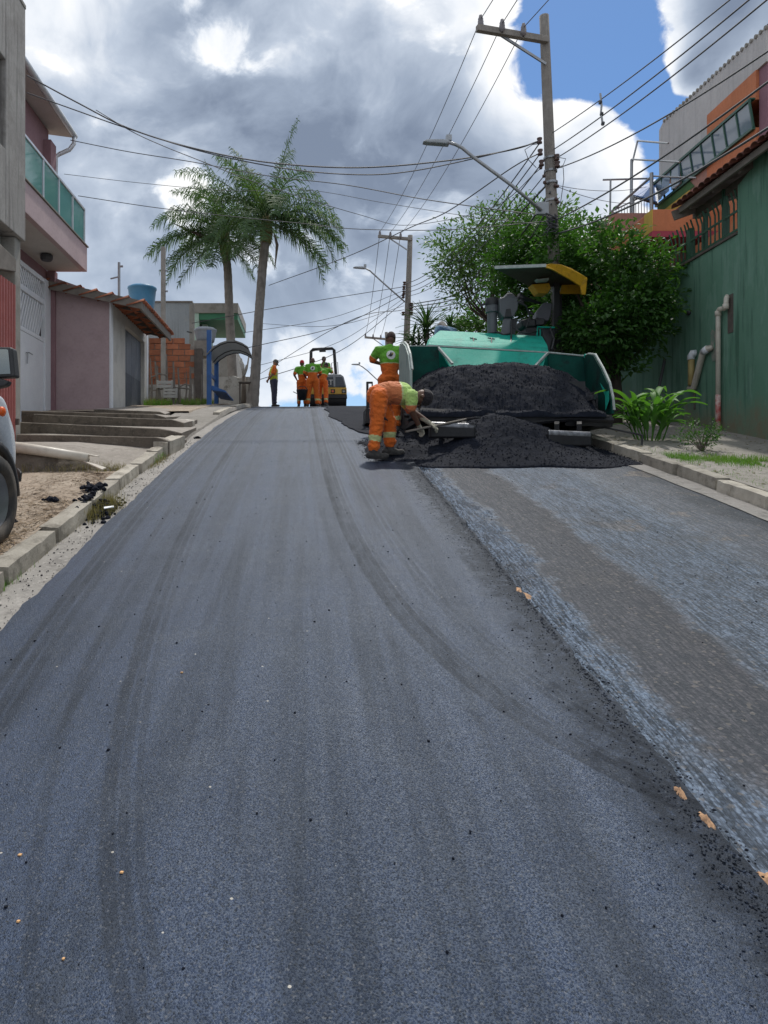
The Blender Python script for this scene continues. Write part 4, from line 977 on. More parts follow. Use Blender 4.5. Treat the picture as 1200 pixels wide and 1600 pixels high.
a, c = on_wall(1039, 561, .02), on_wall(1022, 640, .25)
mb = MB(); mb.tube([a, c], .028, 8); tag(mb.build('iron_rod', MATS['dark_metal'], origin=c), 'dark iron rod leaning against the green wall behind the leafy plant', 'rod')
mb = MB(); c = on_wall(1071, 489); mb.ball(c+V(.05,0,0), .07, 8, 5, sc=(.5, 1, .6)); tag(mb.build('drain_hole', MATS['dark_metal'], origin=c), 'small dark drain spout high on the green wall', 'drain')
# ================================================================== THE PAVING MACHINE
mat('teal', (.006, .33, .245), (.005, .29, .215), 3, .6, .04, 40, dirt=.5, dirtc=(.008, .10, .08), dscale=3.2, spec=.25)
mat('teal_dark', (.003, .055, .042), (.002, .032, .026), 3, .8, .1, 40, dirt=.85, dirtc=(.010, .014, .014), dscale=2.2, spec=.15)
mat('teal_lit_dusty', (.28, .37, .34), (.34, .40, .37), 4, .7, .1, 40, dirt=.5, dirtc=(.10, .17, .15))  # pale teal: dust plus the lit outer side put into the colour
mat('yellow_paint', (.66, .37, .02), (.56, .31, .02), 4, .5, .05, 40, dirt=.45, dirtc=(.10, .065, .025), dscale=7)
mat('canopy_under', (.055, .042, .030), (.075, .055, .038), 3, .8, .1)
mat('machine_grey', (.105, .11, .125), (.085, .09, .10), 4, .5, .06, dirt=.2, dirtc=(.16, .15, .13))
mat('machine_black', (.018, .019, .022), (.028, .028, .031), 5, .55, .15, 50)
mat('tar_steel', (.010, .010, .012), (.018, .018, .021), 8, .5, .3, 45, spec=.35)
mat('worn_steel', (.22, .23, .25), (.05, .05, .055), 9, .35, .2, 50, metal=.6)
mat('seat_vinyl', (.10, .10, .12), (.075, .075, .09), 4, .55, .1)
mat('rim_worn', (.42, .46, .44), (.30, .34, .32), 14, .6, .3, 40)
pv_loc = (2.78, 10.6, G(10.6)); pv_rot = (math.atan(GS(11.5)), 0, 0)
pv = thing('asphalt_paver', 'teal asphalt paving machine with a yellow canopy, its hopper heaped with black mix', 'paver', pv_loc, pv_rot)
# hood behind the hopper
T = [P(687, 518, 12.7), P(847, 527, 12.7)]; S = [P(671, 531, 12.0), P(855, 541, 12.0)]; R_ = [P(668, 540, 11.62), P(857, 551, 11.62)]
B0 = [P(684, 543, 11.5), P(855, 552, 11.5)]; B1 = [P(706, 567, 11.15), P(833, 573, 11.15)]
mb = MB(); back = V(0, .9, 0)
mb.add([T[0], T[1], S[1], S[0]], [(0, 1, 2, 3)]); mb.add([S[0], S[1], R_[1], R_[0]], [(0, 1, 2, 3)])
mb.add([R_[0], R_[1], R_[1]+V(0,.05,-.5), R_[0]+V(0,.05,-.5)], [(0,1,2,3)])
Tb = [T[0]+V(.1,.9,.0), T[1]+V(-.05,.9,.0)]; mb.add([T[0], T[1], Tb[1], Tb[0]], [(3,2,1,0)])
for s_ in (0, 1):
    mb.add([T[s_], S[s_], R_[s_], R_[s_]+V(0,.9,-.6), Tb[s_]+V(0,.0,0)], [(0,1,2,3,4)])
hood = mb.build('hood', MATS['teal'], pv)
so_ = hood.modifiers.new('t', 'SOLIDIFY'); so_.thickness = .02; so_.offset = -1
bv = hood.modifiers.new('b', 'BEVEL'); bv.width = .015; bv.segments = 2; bv.limit_method = 'ANGLE'
mb = MB(); mb.bar(R_[0]+V(0,-.012,0), R_[1]+V(0,-.012,0), .03, .022); mb.build('edge_strip', MATS['rim_worn'], hood)
mb = MB(); c0 = P(797, 524, 12.62); mb.tube([P(800, 500, 12.7), P(799, 523, 12.55), P(798, 538, 11.98), P(797, 551, 11.56)], .014, 6); mb.build('cable', MATS['machine_black'], hood)
for px in (740, 768):
    m_ = MB(); m_.tube([P(px-1, 528, 12.1), P(px, 529, 12.04), P(px, 540, 11.9)], .012, 6); m_.tube([P(px-6, 528, 12.1), P(px+5, 530, 12.1)], .010, 6); m_.build('latch', MATS['machine_black'], hood)
# hopper back plate
mb = MB(); mb.slab([B0[0], B0[1], B1[1]+V(-.05, -.3, -.35), B1[0]+V(.05, -.3, -.35)], (0, .03, 0)); mb.build('hopper_back', MATS['teal'], pv)
for s_ in (0, 1):
    m_ = MB(); m_.bar(B0[s_]+V(0,-.02,0), B1[s_]+V(0,-.04,-.02), .035, .03); m_.build('hopper_rim', MATS['rim_worn'], pv)
# wings: back panel, floor and curved side plate
def wing(side):
    if side < 0:
        a0, a1 = P(627, 542, 11.4), B0[0]+V(0,-.01,0); xo = a0.x
        prof = [(11.4, a0.z), (11.25, a0.z+.0), (11.0, a0.z-.02), (10.7, a0.z-.12), (10.4, a0.z-.30), (10.2, a0.z-.55)]
    else:
        a0, a1 = P(915, 557, 11.4), B0[1]+V(0,-.01,0); xo = a0.x
        prof = [(11.4, a0.z), (11.2, a0.z-.005), (10.85, a0.z-.08), (10.45, P(946, 577, 10.45).z), (10.15, P(956, 599, 10.15).z), (10.0, P(957, 622, 10.0).z), (9.95, P(957, 642, 9.95).z)]
    low = 1.45 if side < 0 else 1.45
    mb = MB()
    n = 5
    # back panel with a slightly wavy bent top
    top = [a0.lerp(a1, i/n)+V(0, 0, .012*nz(i*1.7, side, 0)) for i in range(n+1)]
    bot = [V(p.x, p.y-.25, p.z-.85) for p in top]
    mb.add(top+bot, [(i, i+1, n+1+i+1, n+1+i) for i in range(n)])
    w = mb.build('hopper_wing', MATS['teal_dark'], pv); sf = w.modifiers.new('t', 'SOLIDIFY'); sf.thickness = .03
    mb = MB(); nn = len(prof); pin = []
    for y, z in prof:
        xx = xo + (.0 if side < 0 else -(11.4-y)*.11)
        mb.v.append((xx, y, z)); mb.v.append((xx, y, max(z-.62, P(957, 646, 9.95).z) if side > 0 else z-.62)); pin.append((xx, y, z))
    mb.f = [[2*i, 2*i+2, 2*i+3, 2*i+1] for i in range(nn-1)]; mb.m = [0]*(nn-1)
    sp = mb.build('side_plate', MATS['teal_lit_dusty' if side < 0 else 'teal_dark'], pv); sf = sp.modifiers.new('t', 'SOLIDIFY'); sf.thickness = .035
    mb = MB(); mb.tube([Vector(p)+V(0, 0, .012) for p in pin], .018, 6); mb.tube([p+V(0,0,.01) for p in top], .014, 6); mb.build('worn_rim', MATS['rim_worn'], w)
    return w
wl = wing(-1); wr = wing(1)
mb = MB(); mb.slab([P(913, 553, 11.35), P(935, 568, 10.9), P(933, 573, 10.9), P(912, 558, 11.35)], (.02, 0, 0)); mb.build('bent_lip', MATS['teal'], wr)
mb = MB(); e_ = [P(936, 572, 10.78), P(946, 579, 10.43), P(955, 601, 10.13), P(956, 624, 9.99)]
mb.v = [tuple(q) for p in e_ for q in (p+V(-.035, 0, -.01), p+V(-.045, .10, -.14))]; mb.f = [[2*i, 2*i+1, 2*i+3, 2*i+2] for i in range(3)]; mb.m = [0]*3; mb.build('clean_edge', MATS['teal'], wr)
# chassis, tracks under the hopper
mb = MB(); mb.box(1.75, 3.95, 10.5, 14.0, G(10.5)+.35, G(11)+.85); mb.box(1.95, 3.75, 12.3, 13.9, G(12)+.5, P(0, 545, 12.3).z); mb.build('chassis', MATS['machine_black'], pv)
for x in (1.78, 3.92):
    m_ = MB(); pr = []; ya_, yb_ = 10.9, 13.5; r = .30
    for i in range(9): a = pi/2+pi*i/8; pr.append((ya_+r*cos(a), G(ya_)+.05+r+r*sin(a)))
    for i in range(9): a = -pi/2+pi*i/8; pr.append((yb_+r*cos(a), G(yb_)+.05+r+r*sin(a)))
    m_.slab([(x-.17, y, z) for y, z in pr], (.34, 0, 0)); tk = m_.build('track', MATS['machine_black'], pv, bevel=.02)
    for k in range(4):
        yy = ya_+.02+k*(yb_-ya_)/3.0
        q = MB(); q.cyl((x-.19, yy, G(yy)+.33), (x+.19, yy, G(yy)+.33), .20, n=14); q.build('track_wheel', MATS['worn_steel'], tk)
# mounts of the push rollers and the front aprons
def apron(name, a, c, y, h, d, m='tar_steel'):
    q = MB(); A = P(a[0], a[1], y); C = P(c[0], c[1], y); n = 8
    for i in range(n+1):
        t = i/n; p = A.lerp(C, t); k = .012*nz(t*5, a[0], 0)
        q.v += [(p.x, y+d*.5, p.z-.02+k), (p.x, y+d*.1, p.z+k), (p.x, y, p.z-.05+k), (p.x, y+.02, p.z-h+k), (p.x, y+d, p.z-h)]
    for i in range(n):
        for j in range(4): q.f.append([i*5+j, (i+1)*5+j, (i+1)*5+j+1, i*5+j+1]); q.m.append(0)
    q.f.append([4, 3, 2, 1, 0]); q.f.append([n*5+j for j in range(5)]); q.m += [0, 0]
    return q.build(name, MATS[m], pv)
apron('front_apron', (642, 636), (722, 640), 9.95, .15, .40)
apron('front_apron', (884, 646), (958, 648), 9.90, .16, .40)
mb = MB(); mb.tube([P(632, 649, 10.2), P(735, 656, 10.0), P(790, 664, 9.9), P(890, 655, 9.9), P(958, 657, 9.9)], .035, 6); mb.build('front_beam', MATS['tar_steel'], pv)
mb = MB(); mb.slab([P(722, 640, 10.0), P(744, 650, 9.95), P(742, 668, 9.8), P(728, 660, 9.8)], (0, .12, 0)); mb.build('bracket', MATS['tar_steel'], pv, bevel=.01)
def roller(pa, pb, y, r):
    A, C = P(*pa, y), P(*pb, y); q = MB(); q.box(A.x-.01, C.x+.01, y-.05, y+r*1.6, A.z-.20, A.z-.035); ho_ = q.build('roller_housing', MATS['tar_steel'], pv, bevel=.02)
    q = MB(); q.lathe([(0, 0), (r*.9, 0), (r, .012), (r, (C-A).length-.012), (r*.9, (C-A).length), (0, (C-A).length)], A+V(0, .0, -.04), 22, axis=C-A); q.build('push_roller', MATS['worn_steel'], ho_, smooth=False)
roller((672, 660), (741, 663), 9.42, .052); roller((856, 673), (922, 676), 9.42, .052)
mb = MB()
for px in (690, 725, 870, 905): mb.bar(P(px, 668, 9.5), P(px, 660, 10.1), .06, .09)
mb.build('roller_mount', MATS['tar_steel'], pv)
# exhaust, console, seat
mb = MB(); mb.lathe([(.085, 0), (.085, .36), (.10, .362), (.115, .365), (.115, .52), (.10, .535), (.08, .54), (.07, .50)], P(769, 521, 12.9), 18); mb.build('exhaust', MATS['machine_grey'], pv, smooth=False)
mb = MB(); c = P(769, 478, 12.9); mb.lathe([(.118, 0), (.12, .005), (.12, .12), (.118, .125)], c, 18); mb.build('exhaust_guard', MATS['machine_black'], pv, smooth=True)
mb = MB(); mb.bar(P(750, 477, 12.9), P(764, 474, 12.9), .04, .035); mb.build('exhaust_bracket', MATS['machine_black'], pv)
mb = MB(); c = 12.7
con = [P(780, 466, c), P(792, 462, c), P(808, 464, c), P(811, 470, c), P(809, 483, c), P(803, 495, c), P(786, 496, c), P(781, 488, c)]
mb.slab(con, (0.02, .28, 0)); cs = mb.build('console', MATS['machine_grey'], pv, bevel=.02, seg=3)
mb = MB(); mb.slab([P(787, 465, c-.01), P(793, 457, c+.03), P(801, 457, c+.03), P(807, 464, c-.01)], (0, .2, 0)); mb.build('console_top', MATS['machine_grey'], cs, bevel=.02)
mb = MB(); mb.slab([P(791, 483, c-.012), P(798, 482, c-.012), P(800, 495, c-.012), P(789, 495, c-.012)], (0, .012, 0)); mb.build('console_plate', MATS['machine_black'], cs, bevel=.004)
mb = MB(); mb.slab([P(787, 497, c+.03), P(799, 497, c+.03), P(797, 523, c+.0), P(783, 523, c+.0)], (0.04, .22, 0)); mb.build('pedestal', MATS['machine_grey'], pv, bevel=.012)
mb = MB(); mb.slab([P(799, 498, c+.1), P(808, 498, c+.1), P(805, 524, c+.1), P(797, 524, c+.1)], (0, .3, 0)); mb.build('pedestal_side', MATS['machine_black'], pv)
mb = MB(); mb.tube([P(811, 463, 12.85), P(818, 466, 12.9), P(832, 470, 13.0), P(845, 474, 13.1)], [.06, .045, .03, .02], 8); mb.ball(P(815, 472, 12.8), .05, 8, 5); mb.build('steering_arm', MATS['machine_black'], pv, smooth=True)
se = MB(); ys_ = 13.1
se.slab([P(814, 500, ys_), P(826, 497, ys_-.02), P(838, 498, ys_), P(838, 510, ys_), P(817, 511, ys_)], (.0, .42, 0)); seat = se.build('seat', MATS['machine_black'], pv, bevel=.03, seg=3)
se = MB(); se.slab([P(838, 486, ys_), P(850, 472, ys_+.02), P(864, 473, ys_+.04), P(861, 494, ys_+.03), P(857, 502, ys_+.02), P(838, 497, ys_)], (.05, .40, 0)); se.build('backrest', MATS['seat_vinyl'], seat, bevel=.03, seg=3)
se = MB(); se.slab([P(823, 483, ys_-.05), P(832, 487, ys_-.05), P(836, 492, ys_-.05), P(829, 490, ys_-.05)], (0, .07, 0)); se.build('armrest', MATS['machine_black'], seat, bevel=.012)
se = MB(); se.slab([P(838, 498, ys_-.03), P(850, 497, ys_-.03), P(852, 503, ys_-.03), P(848, 508, ys_-.03), P(838, 508, ys_-.03)], (0, .40, 0)); se.build('seat_base', MATS['machine_black'], seat, bevel=.015)
mb = MB(); mb.box(P(820, 0, 13.2).x, P(862, 0, 13.2).x, 13.15, 13.75, P(0, 545, 13.2).z, P(0, 512, 13.2).z); mb.build('operator_platform', MATS['machine_black'], pv, bevel=.01)
mb = MB(); mb.slab([P(847, 512, 12.9), P(868, 511, 12.9), P(866, 548, 12.6), P(857, 550, 12.4)], (0, .35, 0)); mb.build('side_box', MATS['machine_black'], pv, bevel=.01)
mb = MB(); mb.tube([P(839, 525, 12.85), P(840, 511, 12.85), P(866, 512, 12.85)], .016, 6); mb.tube([P(844, 525, 12.87), P(844, 514, 12.87)], .012, 6); mb.build('grab_rail', MATS['teal'], pv)
# canopy
ca = MB()
top = [P(773, 417, 12.2), P(853, 413.5, 12.2), P(861, 411.5, 12.25), P(877, 413, 12.4), P(893, 419, 12.6), P(915, 432, 12.8), P(916, 440, 13.35), P(870, 446, 13.6), P(829, 446, 13.5)]
# roof sheet: fan of the outline (curved down to the right)
ctr = P(862, 425, 12.8)
ca.add([ctr]+top, [(0, i+1, (i+1) % 9+1) for i in range(9)])
cn = ca.build('canopy', MATS['canopy_under'], pv); sf = cn.modifiers.new('t', 'SOLIDIFY'); sf.thickness = .03
# yellow front fascia following the arch, and its rear twin
fas = [P(853, 413.5, 12.18), P(861, 411.5, 12.22), P(877, 413, 12.36), P(893, 419, 12.56), P(915, 432, 12.76), P(918, 434, 12.78), P(915, 461, 12.80), P(909, 460, 12.78), P(907, 447, 12.74), P(890, 436, 12.52), P(874, 427, 12.34), P(863, 421, 12.22), P(853, 418, 12.17)]
mb = MB(); mb.slab(fas, (0, .04, 0)); mb.build('canopy_fascia', MATS['yellow_paint'], cn, bevel=.008)
mb = MB(); mb.bar(P(773, 418, 12.17), P(853, 415, 12.17), .03, .05); mb.build('canopy_edge', MATS['rim_worn'], cn)  # pale bar: light along the canopy's front edge put into its colour
mb = MB(); mb.slab([P(915, 433, 12.82), P(916, 437, 13.5), P(914, 458, 13.5), P(913, 460, 12.82)], (.02, 0, 0)); mb.slab([P(880, 440, 13.45), P(914, 441, 13.45), P(912, 459, 13.45), P(874, 459, 13.45)], (0, .03, 0)); mb.build('canopy_side', MATS['yellow_paint'], cn)
mb = MB(); mb.slab([P(831, 444, 13.2), P(858, 442, 13.2), P(861, 450, 13.2), P(856, 458, 13.2), P(841, 458, 13.2)], (0, .25, 0)); mb.build('canopy_mount', MATS['yellow_paint'], pv, bevel=.01)
mb = MB(); mb.bar(P(869, 440, 13.4), P(868, 545, 13.5), .10, .10); mb.bar(P(874, 455, 13.6), P(872, 545, 13.6), .08, .08); mb.build('canopy_post', MATS['machine_black'], pv)
mb = MB(); mb.slab([P(838, 436, 12.9), P(858, 434, 12.9), P(857, 438, 12.9), P(841, 439, 12.9)], (0, .12, 0)); mb.build('work_lamp', MATS['rim_worn'], cn)
for k, pts in enumerate(([(803, 512, 12.6), (812, 519, 12.5), (826, 521, 12.5), (838, 518, 12.7)], [(776, 518, 12.75), (786, 523, 12.6), (800, 521, 12.6)], [(808, 470, 12.7), (822, 478, 12.75), (828, 496, 12.8), (822, 512, 12.7)], [(860, 512, 12.8), (866, 530, 12.5), (862, 546, 12.2)])):
    mb = MB(); mb.tube([P(*p_) for p_ in pts], .016, 6); mb.build('hose', MATS['machine_black'], pv, smooth=True)
for k in range(9):
    c = R_[0].lerp(R_[1], (k+.5)/9)+V(0, -.02, -.05); mb = MB(); mb.cyl(c, c+V(0, -.02, 0), .013, n=6); mb.build('bolt', MATS['rim_worn'], hood)
for s_, xx in ((-1, 1.5), (1, 4.0)):
    mb = MB(); mb.bar(V(xx, 10.25, G(10.2)+.75), V(xx-s_*.30, 10.9, G(10.9)+.55), .07, .07); mb.build('wing_cylinder', MATS['worn_steel'], pv)
# side rods and screed end
mb = MB(); mb.tube([P(925, 664, 10.0), P(955, 670, 9.95), P(1004, 680, 9.9)], .014, 6); mb.tube([P(1004, 679, 9.9), P(1002, 706, 9.9)], .013, 6); mb.build('guide_rod', MATS['machine_black'], pv)
mb = MB(); mb.box(P(931, 0, 10.6).x, P(952, 0, 10.6).x, 10.6, 11.6, P(0, 668, 10.6).z, P(0, 610, 10.6).z); mb.build('ladder_block', MATS['machine_black'], pv, bevel=.03)
ys_ = 12.9; xs_ = P(576, 0, ys_).x
mb = MB(); mb.box(xs_-.05, xs_+.09, ys_, ys_+.6, G(ys_)+.12, P(0, 638, ys_).z); mb.box(xs_-.04, xs_-.0, ys_, ys_+.06, P(0, 638, ys_).z, P(0, 597, ys_).z); mb.box(xs_+.055, xs_+.075, ys_, ys_+.06, P(0, 625, ys_).z, P(0, 597, ys_).z); mb.box(xs_-.04, xs_+.075, ys_, ys_+.06, P(0, 599, ys_).z, P(0, 596, ys_).z); mb.build('screed_end_gate', MATS['machine_black'], pv, bevel=.01)
mb = MB(); mb.box(xs_+.1, 4.2, 13.4, 14.2, G(13.6)+.08, G(13.6)+.62); mb.build('screed', MATS['machine_black'], pv, bevel=.02)
# the load of hot mix: heap in the hopper and the spill in front, one height field
def hop_h(x, y):
    """load inside the hopper, measured from the street; None outside it"""
    ux = (x-2.80)/1.52
    xr = 4.16-(11.4-y)*.11; xl = 1.52
    if x < xl or x > xr or y < 9.86 or y > 11.3: return None
    fr = min(1, max(0, (y-9.72)/.95))
    prof = max(0, 1-abs(ux)**3.4)
    return max(1.17*fr**.60*(.42+.58*prof), .56)
def spill_h(x, y):
    sx = (x-2.56); front = 8.72+.10*nz(x, 0, 4, 1.6)
    sp = (.37+.15*exp(-(sx/.55)**2))*min(1, max(0, (y-front)/1.0))**.9*max(0, 1-(abs(sx)/1.36)**2.2)
    ap = 0
    if y > 8.85: ap = .055*max(0, 1-(max(0, abs(x-2.35)-.2)/1.75)**4)*min(1, max(0, y-8.80-.05*nz(x, 1, 1, 3))/.25)
    lft = .24*max(0, 1-((x-1.25)/.50)**2)*max(0, 1-((y-9.85)/.70)**2)
    return max(sp, ap, lft)
def heap_z(x, y):
    h = hop_h(x, y); return h if h is not None else spill_h(x, y)
def grain(x, y): return .050*nz(x, y, 1, 2.2)+.032*nz(x, y, 5, 6)+.020*abs(nz(x, y, 9, 15))+.015*nz(x, y, 2, 40)
mb = MB()
def field(xa_, xb_, ya_, yb_, nx_, ny_, fn, low):
    o = len(mb.v); H = []
    for j in range(ny_+1):
        y = ya_+(yb_-ya_)*j/ny_
        for i in range(nx_+1):
            x = xa_+(xb_-xa_)*i/nx_; h = fn(x, y); on = h is not None and h > .012; H.append(on)
            mb.v.append((x, y, G(y)+(h+grain(x, y)*min(1, h*4) if on else low)))
    W1 = nx_+1
    for j in range(ny_):
        for i in range(nx_):
            q = [j*W1+i, j*W1+i+1, (j+1)*W1+i+1, (j+1)*W1+i]
            if any(H[k] for k in q): mb.f.append([k+o for k in q]); mb.m.append(0)
field(.55, 4.05, 8.6, 10.9, 180, 130, spill_h, -.05)
field(1.44, 4.22, 9.80, 11.36, 170, 100, hop_h, .50)
hp = mb.build('asphalt_heap', MATS['mix'], origin=(2.6, 9.8, G(9.8)), smooth=True)
tag(hp, 'big heap of hot black asphalt filling the hopper and spilling onto the road', 'asphalt heap')
mb = MB(); mb.box(1.50, 4.05, 9.90, 11.5, G(9.9)+.44, G(9.9)+.50); mb.build('hopper_floor', MATS['tar_steel'], pv)
def clods(name, mname, spots, rmin, rmax, sq=.7):
    q = MB()
    for p in spots:
        r = random.uniform(rmin, rmax)*random.choice((.6, .8, 1, 1.3)); c = Vector(p); o0 = len(q.v)
        a0 = random.uniform(0, 6.3)
        ico = [(0,0,1), (.9,0,.35), (.28,.85,.4), (-.72,.53,.35), (-.72,-.53,.4), (.28,-.85,.3), (.6,.5,-.5), (-.3,.7,-.6), (-.8,0,-.4), (-.2,-.8,-.5), (.7,-.4,-.5)]
        for (x, y, z) in ico:
            k = r*random.uniform(.7, 1.2); q.v.append((c.x+(x*cos(a0)-y*sin(a0))*k, c.y+(x*sin(a0)+y*cos(a0))*k, c.z+z*k*sq))
        for f in ((0,1,2),(0,2,3),(0,3,4),(0,4,5),(0,5,1),(1,6,2),(2,7,3),(3,8,4),(4,9,5),(5,10,1),(6,7,2),(7,8,3),(8,9,4),(9,10,5),(10,6,1)):
            q.f.append([o0+i for i in f]); q.m.append(0)
    return q.build(name, MATS[mname])
sp_ = []
for _ in range(9000):
    x = random.uniform(.7, 4.15); y = random.uniform(8.68, 11.1); h = heap_z(x, y)
    if h > .012: sp_.append((x, y, G(y)+h+grain(x, y)*min(1, h*4)+random.uniform(-.004, .007)))
o = stuff(clods('loose_asphalt', 'mix', sp_, .004, .010)); tag(o, 'loose crumbs of black asphalt all over the heap', 'asphalt crumbs')
# ================================================================== PEOPLE
def cloth(name, c, c2=None, rough=.8):
    m, b, p, out = new_mat(name); MATS[name] = m
    pos = b.n('ShaderNodeNewGeometry').outputs['Position']; n = b.noise(pos, 14, 6, .65); n2 = b.noise(pos, 5, 5, .6)
    col = b.mix(b.ss(n2, .35, .65), c, c2 or tuple(q*.72 for q in c))
    col = b.mix(b.math('MULTIPLY', b.ss(n, .5, .7), .3), col, tuple(q*.5 for q in c))
    b.put(p.inputs['Base Color'], col); p.inputs['Roughness'].default_value = rough; p.inputs['Specular IOR Level'].default_value = .25
    p.inputs['Sheen Weight'].default_value = .15
    fold = b.noise(b.scl(pos, (1, 1, 1.0)), 16, 4, .55, 1.2)
    bump(b, p, fold, .9, .022); return m
cloth('orange_cloth', (.72, .155, .022), (.60, .125, .018)); cloth('orange_faded', (.62, .21, .085), (.50, .15, .055))
cloth('green_cloth', (.155, .43, .045), (.12, .35, .035)); cloth('lime_cloth', (.47, .66, .20), (.40, .58, .16))
cloth('band', (.56, .60, .28), (.42, .47, .22), .5); cloth('yellow_vest', (.58, .62, .05), (.50, .55, .04)); cloth('navy', (.035, .037, .065), (.05, .05, .08))
cloth('boot', (.045, .043, .042), (.08, .075, .07)); cloth('glove', (.36, .34, .27), (.24, .22, .17)); cloth('red_cap', (.50, .02, .045)); cloth('dark_cap', (.025, .02, .024)); cloth('brown_cap', (.05, .028, .025))
cloth('grey_cap', (.14, .13, .12)); cloth('white_cloth', (.6, .6, .6)); cloth('blue_shirt', (.25, .42, .55), (.06, .10, .2))
mat('skin', (.135, .065, .042), (.105, .05, .033), 6, .55, .1, 90); mat('skin_light', (.30, .16, .11), (.25, .13, .09), 6, .55, .1, 90)
mat('hair', (.012, .010, .009), (.02, .017, .015), 20, .7, .5, 160)
mat('eye_white', (.55, .53, .50), rough=.3); mat('print_black', (.02, .02, .02)); mat('print_white', (.72, .73, .70)); mat('print_yellow', (.62, .42, .03))

def capsule(mb, p0, p1, r0, r1, n=14, sc=None):
    p0 = Vector(p0); p1 = Vector(p1); d = p1-p0; L = d.length
    t = d/L if L > 1e-6 else Vector((0, 0, 1)); q = t.to_track_quat('Z', 'Y'); rings = []
    for i in range(5):
        a = -pi/2+pi/2*i/5 if i else -pi/2+.12; rings.append((r0*cos(a), r0*sin(a)))
    rings.append((r0, 0)); rings.append((r1, L))
    for i in range(1, 6):
        a = pi/2*i/5 if i < 5 else pi/2-.12; rings.append((r1*cos(a), L+r1*sin(a)))
    o = len(mb.v)
    for r, h in rings:
        for k in range(n): mb.v.append(tuple(p0 + q @ Vector((r*cos(2*pi*k/n), r*sin(2*pi*k/n), h))))
    for j in range(len(rings)-1):
        for k in range(n): mb.f.append([o+j*n+k, o+j*n+(k+1)%n, o+(j+1)*n+(k+1)%n, o+(j+1)*n+k]); mb.m.append(0)
    mb.f.append([o+k for k in range(n)][::-1]); mb.f.append([o+(len(rings)-1)*n+k for k in range(n)]); mb.m += [0, 0]
def ell(mb, c, r, rot=None, n=18, m=12):
    R = Euler(rot).to_matrix() if rot else Matrix.Identity(3); o = len(mb.v); t = MB(); t.ball((0, 0, 0), 1, n, m)
    for p in t.v: mb.v.append(tuple(Vector(c)+R @ Vector((p[0]*r[0], p[1]*r[1], p[2]*r[2]))))
    for f in t.f: mb.f.append([i+o for i in f]); mb.m.append(0)
def blob(mb, name, mats, parent, voxel, smooth=3, matfn=None, wrinkle=0):
    """fuse overlapping solids into one continuous surface"""
    me = mb.mesh('tmp', []) if False else None
    me = bpy.data.meshes.new('tmp'); me.from_pydata(mb.v, [], mb.f); me.update()
    o = bpy.data.objects.new('tmp', me); COL.objects.link(o)
    r = o.modifiers.new('r', 'REMESH'); r.mode = 'VOXEL'; r.voxel_size = voxel; r.use_smooth_shade = True
    s = o.modifiers.new('s', 'SMOOTH'); s.factor = .6; s.iterations = smooth
    dg = bpy.context.evaluated_depsgraph_get(); ev = o.evaluated_get(dg); nm = bpy.data.meshes.new_from_object(ev)
    bpy.data.objects.remove(o); bpy.data.meshes.remove(me)
    nm.name = name; nm.materials.clear()
    for m in mats: nm.materials.append(m)
    if wrinkle:
        for v in nm.vertices:
            c = v.co; d = wrinkle*(noise.noise(Vector((c.x*11+c.z*6, c.y*11, c.z*20)))-.9*abs(noise.noise(Vector((c.x*17, c.y*17+c.z*9, c.z*24))))+.4*noise.noise(Vector((c.x*34, c.y*34, c.z*40)))+.15)
            v.co = c + v.normal*d
    for p in nm.polygons:
        p.use_smooth = True; p.material_index = matfn(p.center) if matfn else 0
    ob_ = bpy.data.objects.new(name, nm); COL.objects.link(ob_); ob_.parent = parent; MW[ob_.name] = MW[parent.name]
    return ob_
STD = dict(pelvis=(0, 0, .95), waist=(0, .0, 1.10), chest=(0, .0, 1.30), neck=(0, -.01, 1.47), head=(0, .02, 1.60),
           sl=(-.19, -.01, 1.42), sr=(.19, -.01, 1.42), el=(-.25, -.02, 1.14), er=(.25, -.02, 1.14), wl=(-.25, .10, .90), wr=(.25, .10, .90),
           hl=(-.095, 0, .90), hr=(.095, 0, .90), kl=(-.11, .03, .50), kr=(.11, .03, .50), al=(-.12, 0, .10), ar=(.12, 0, .10), fwdl=None, fwdr=None, face=(0, 1, 0))
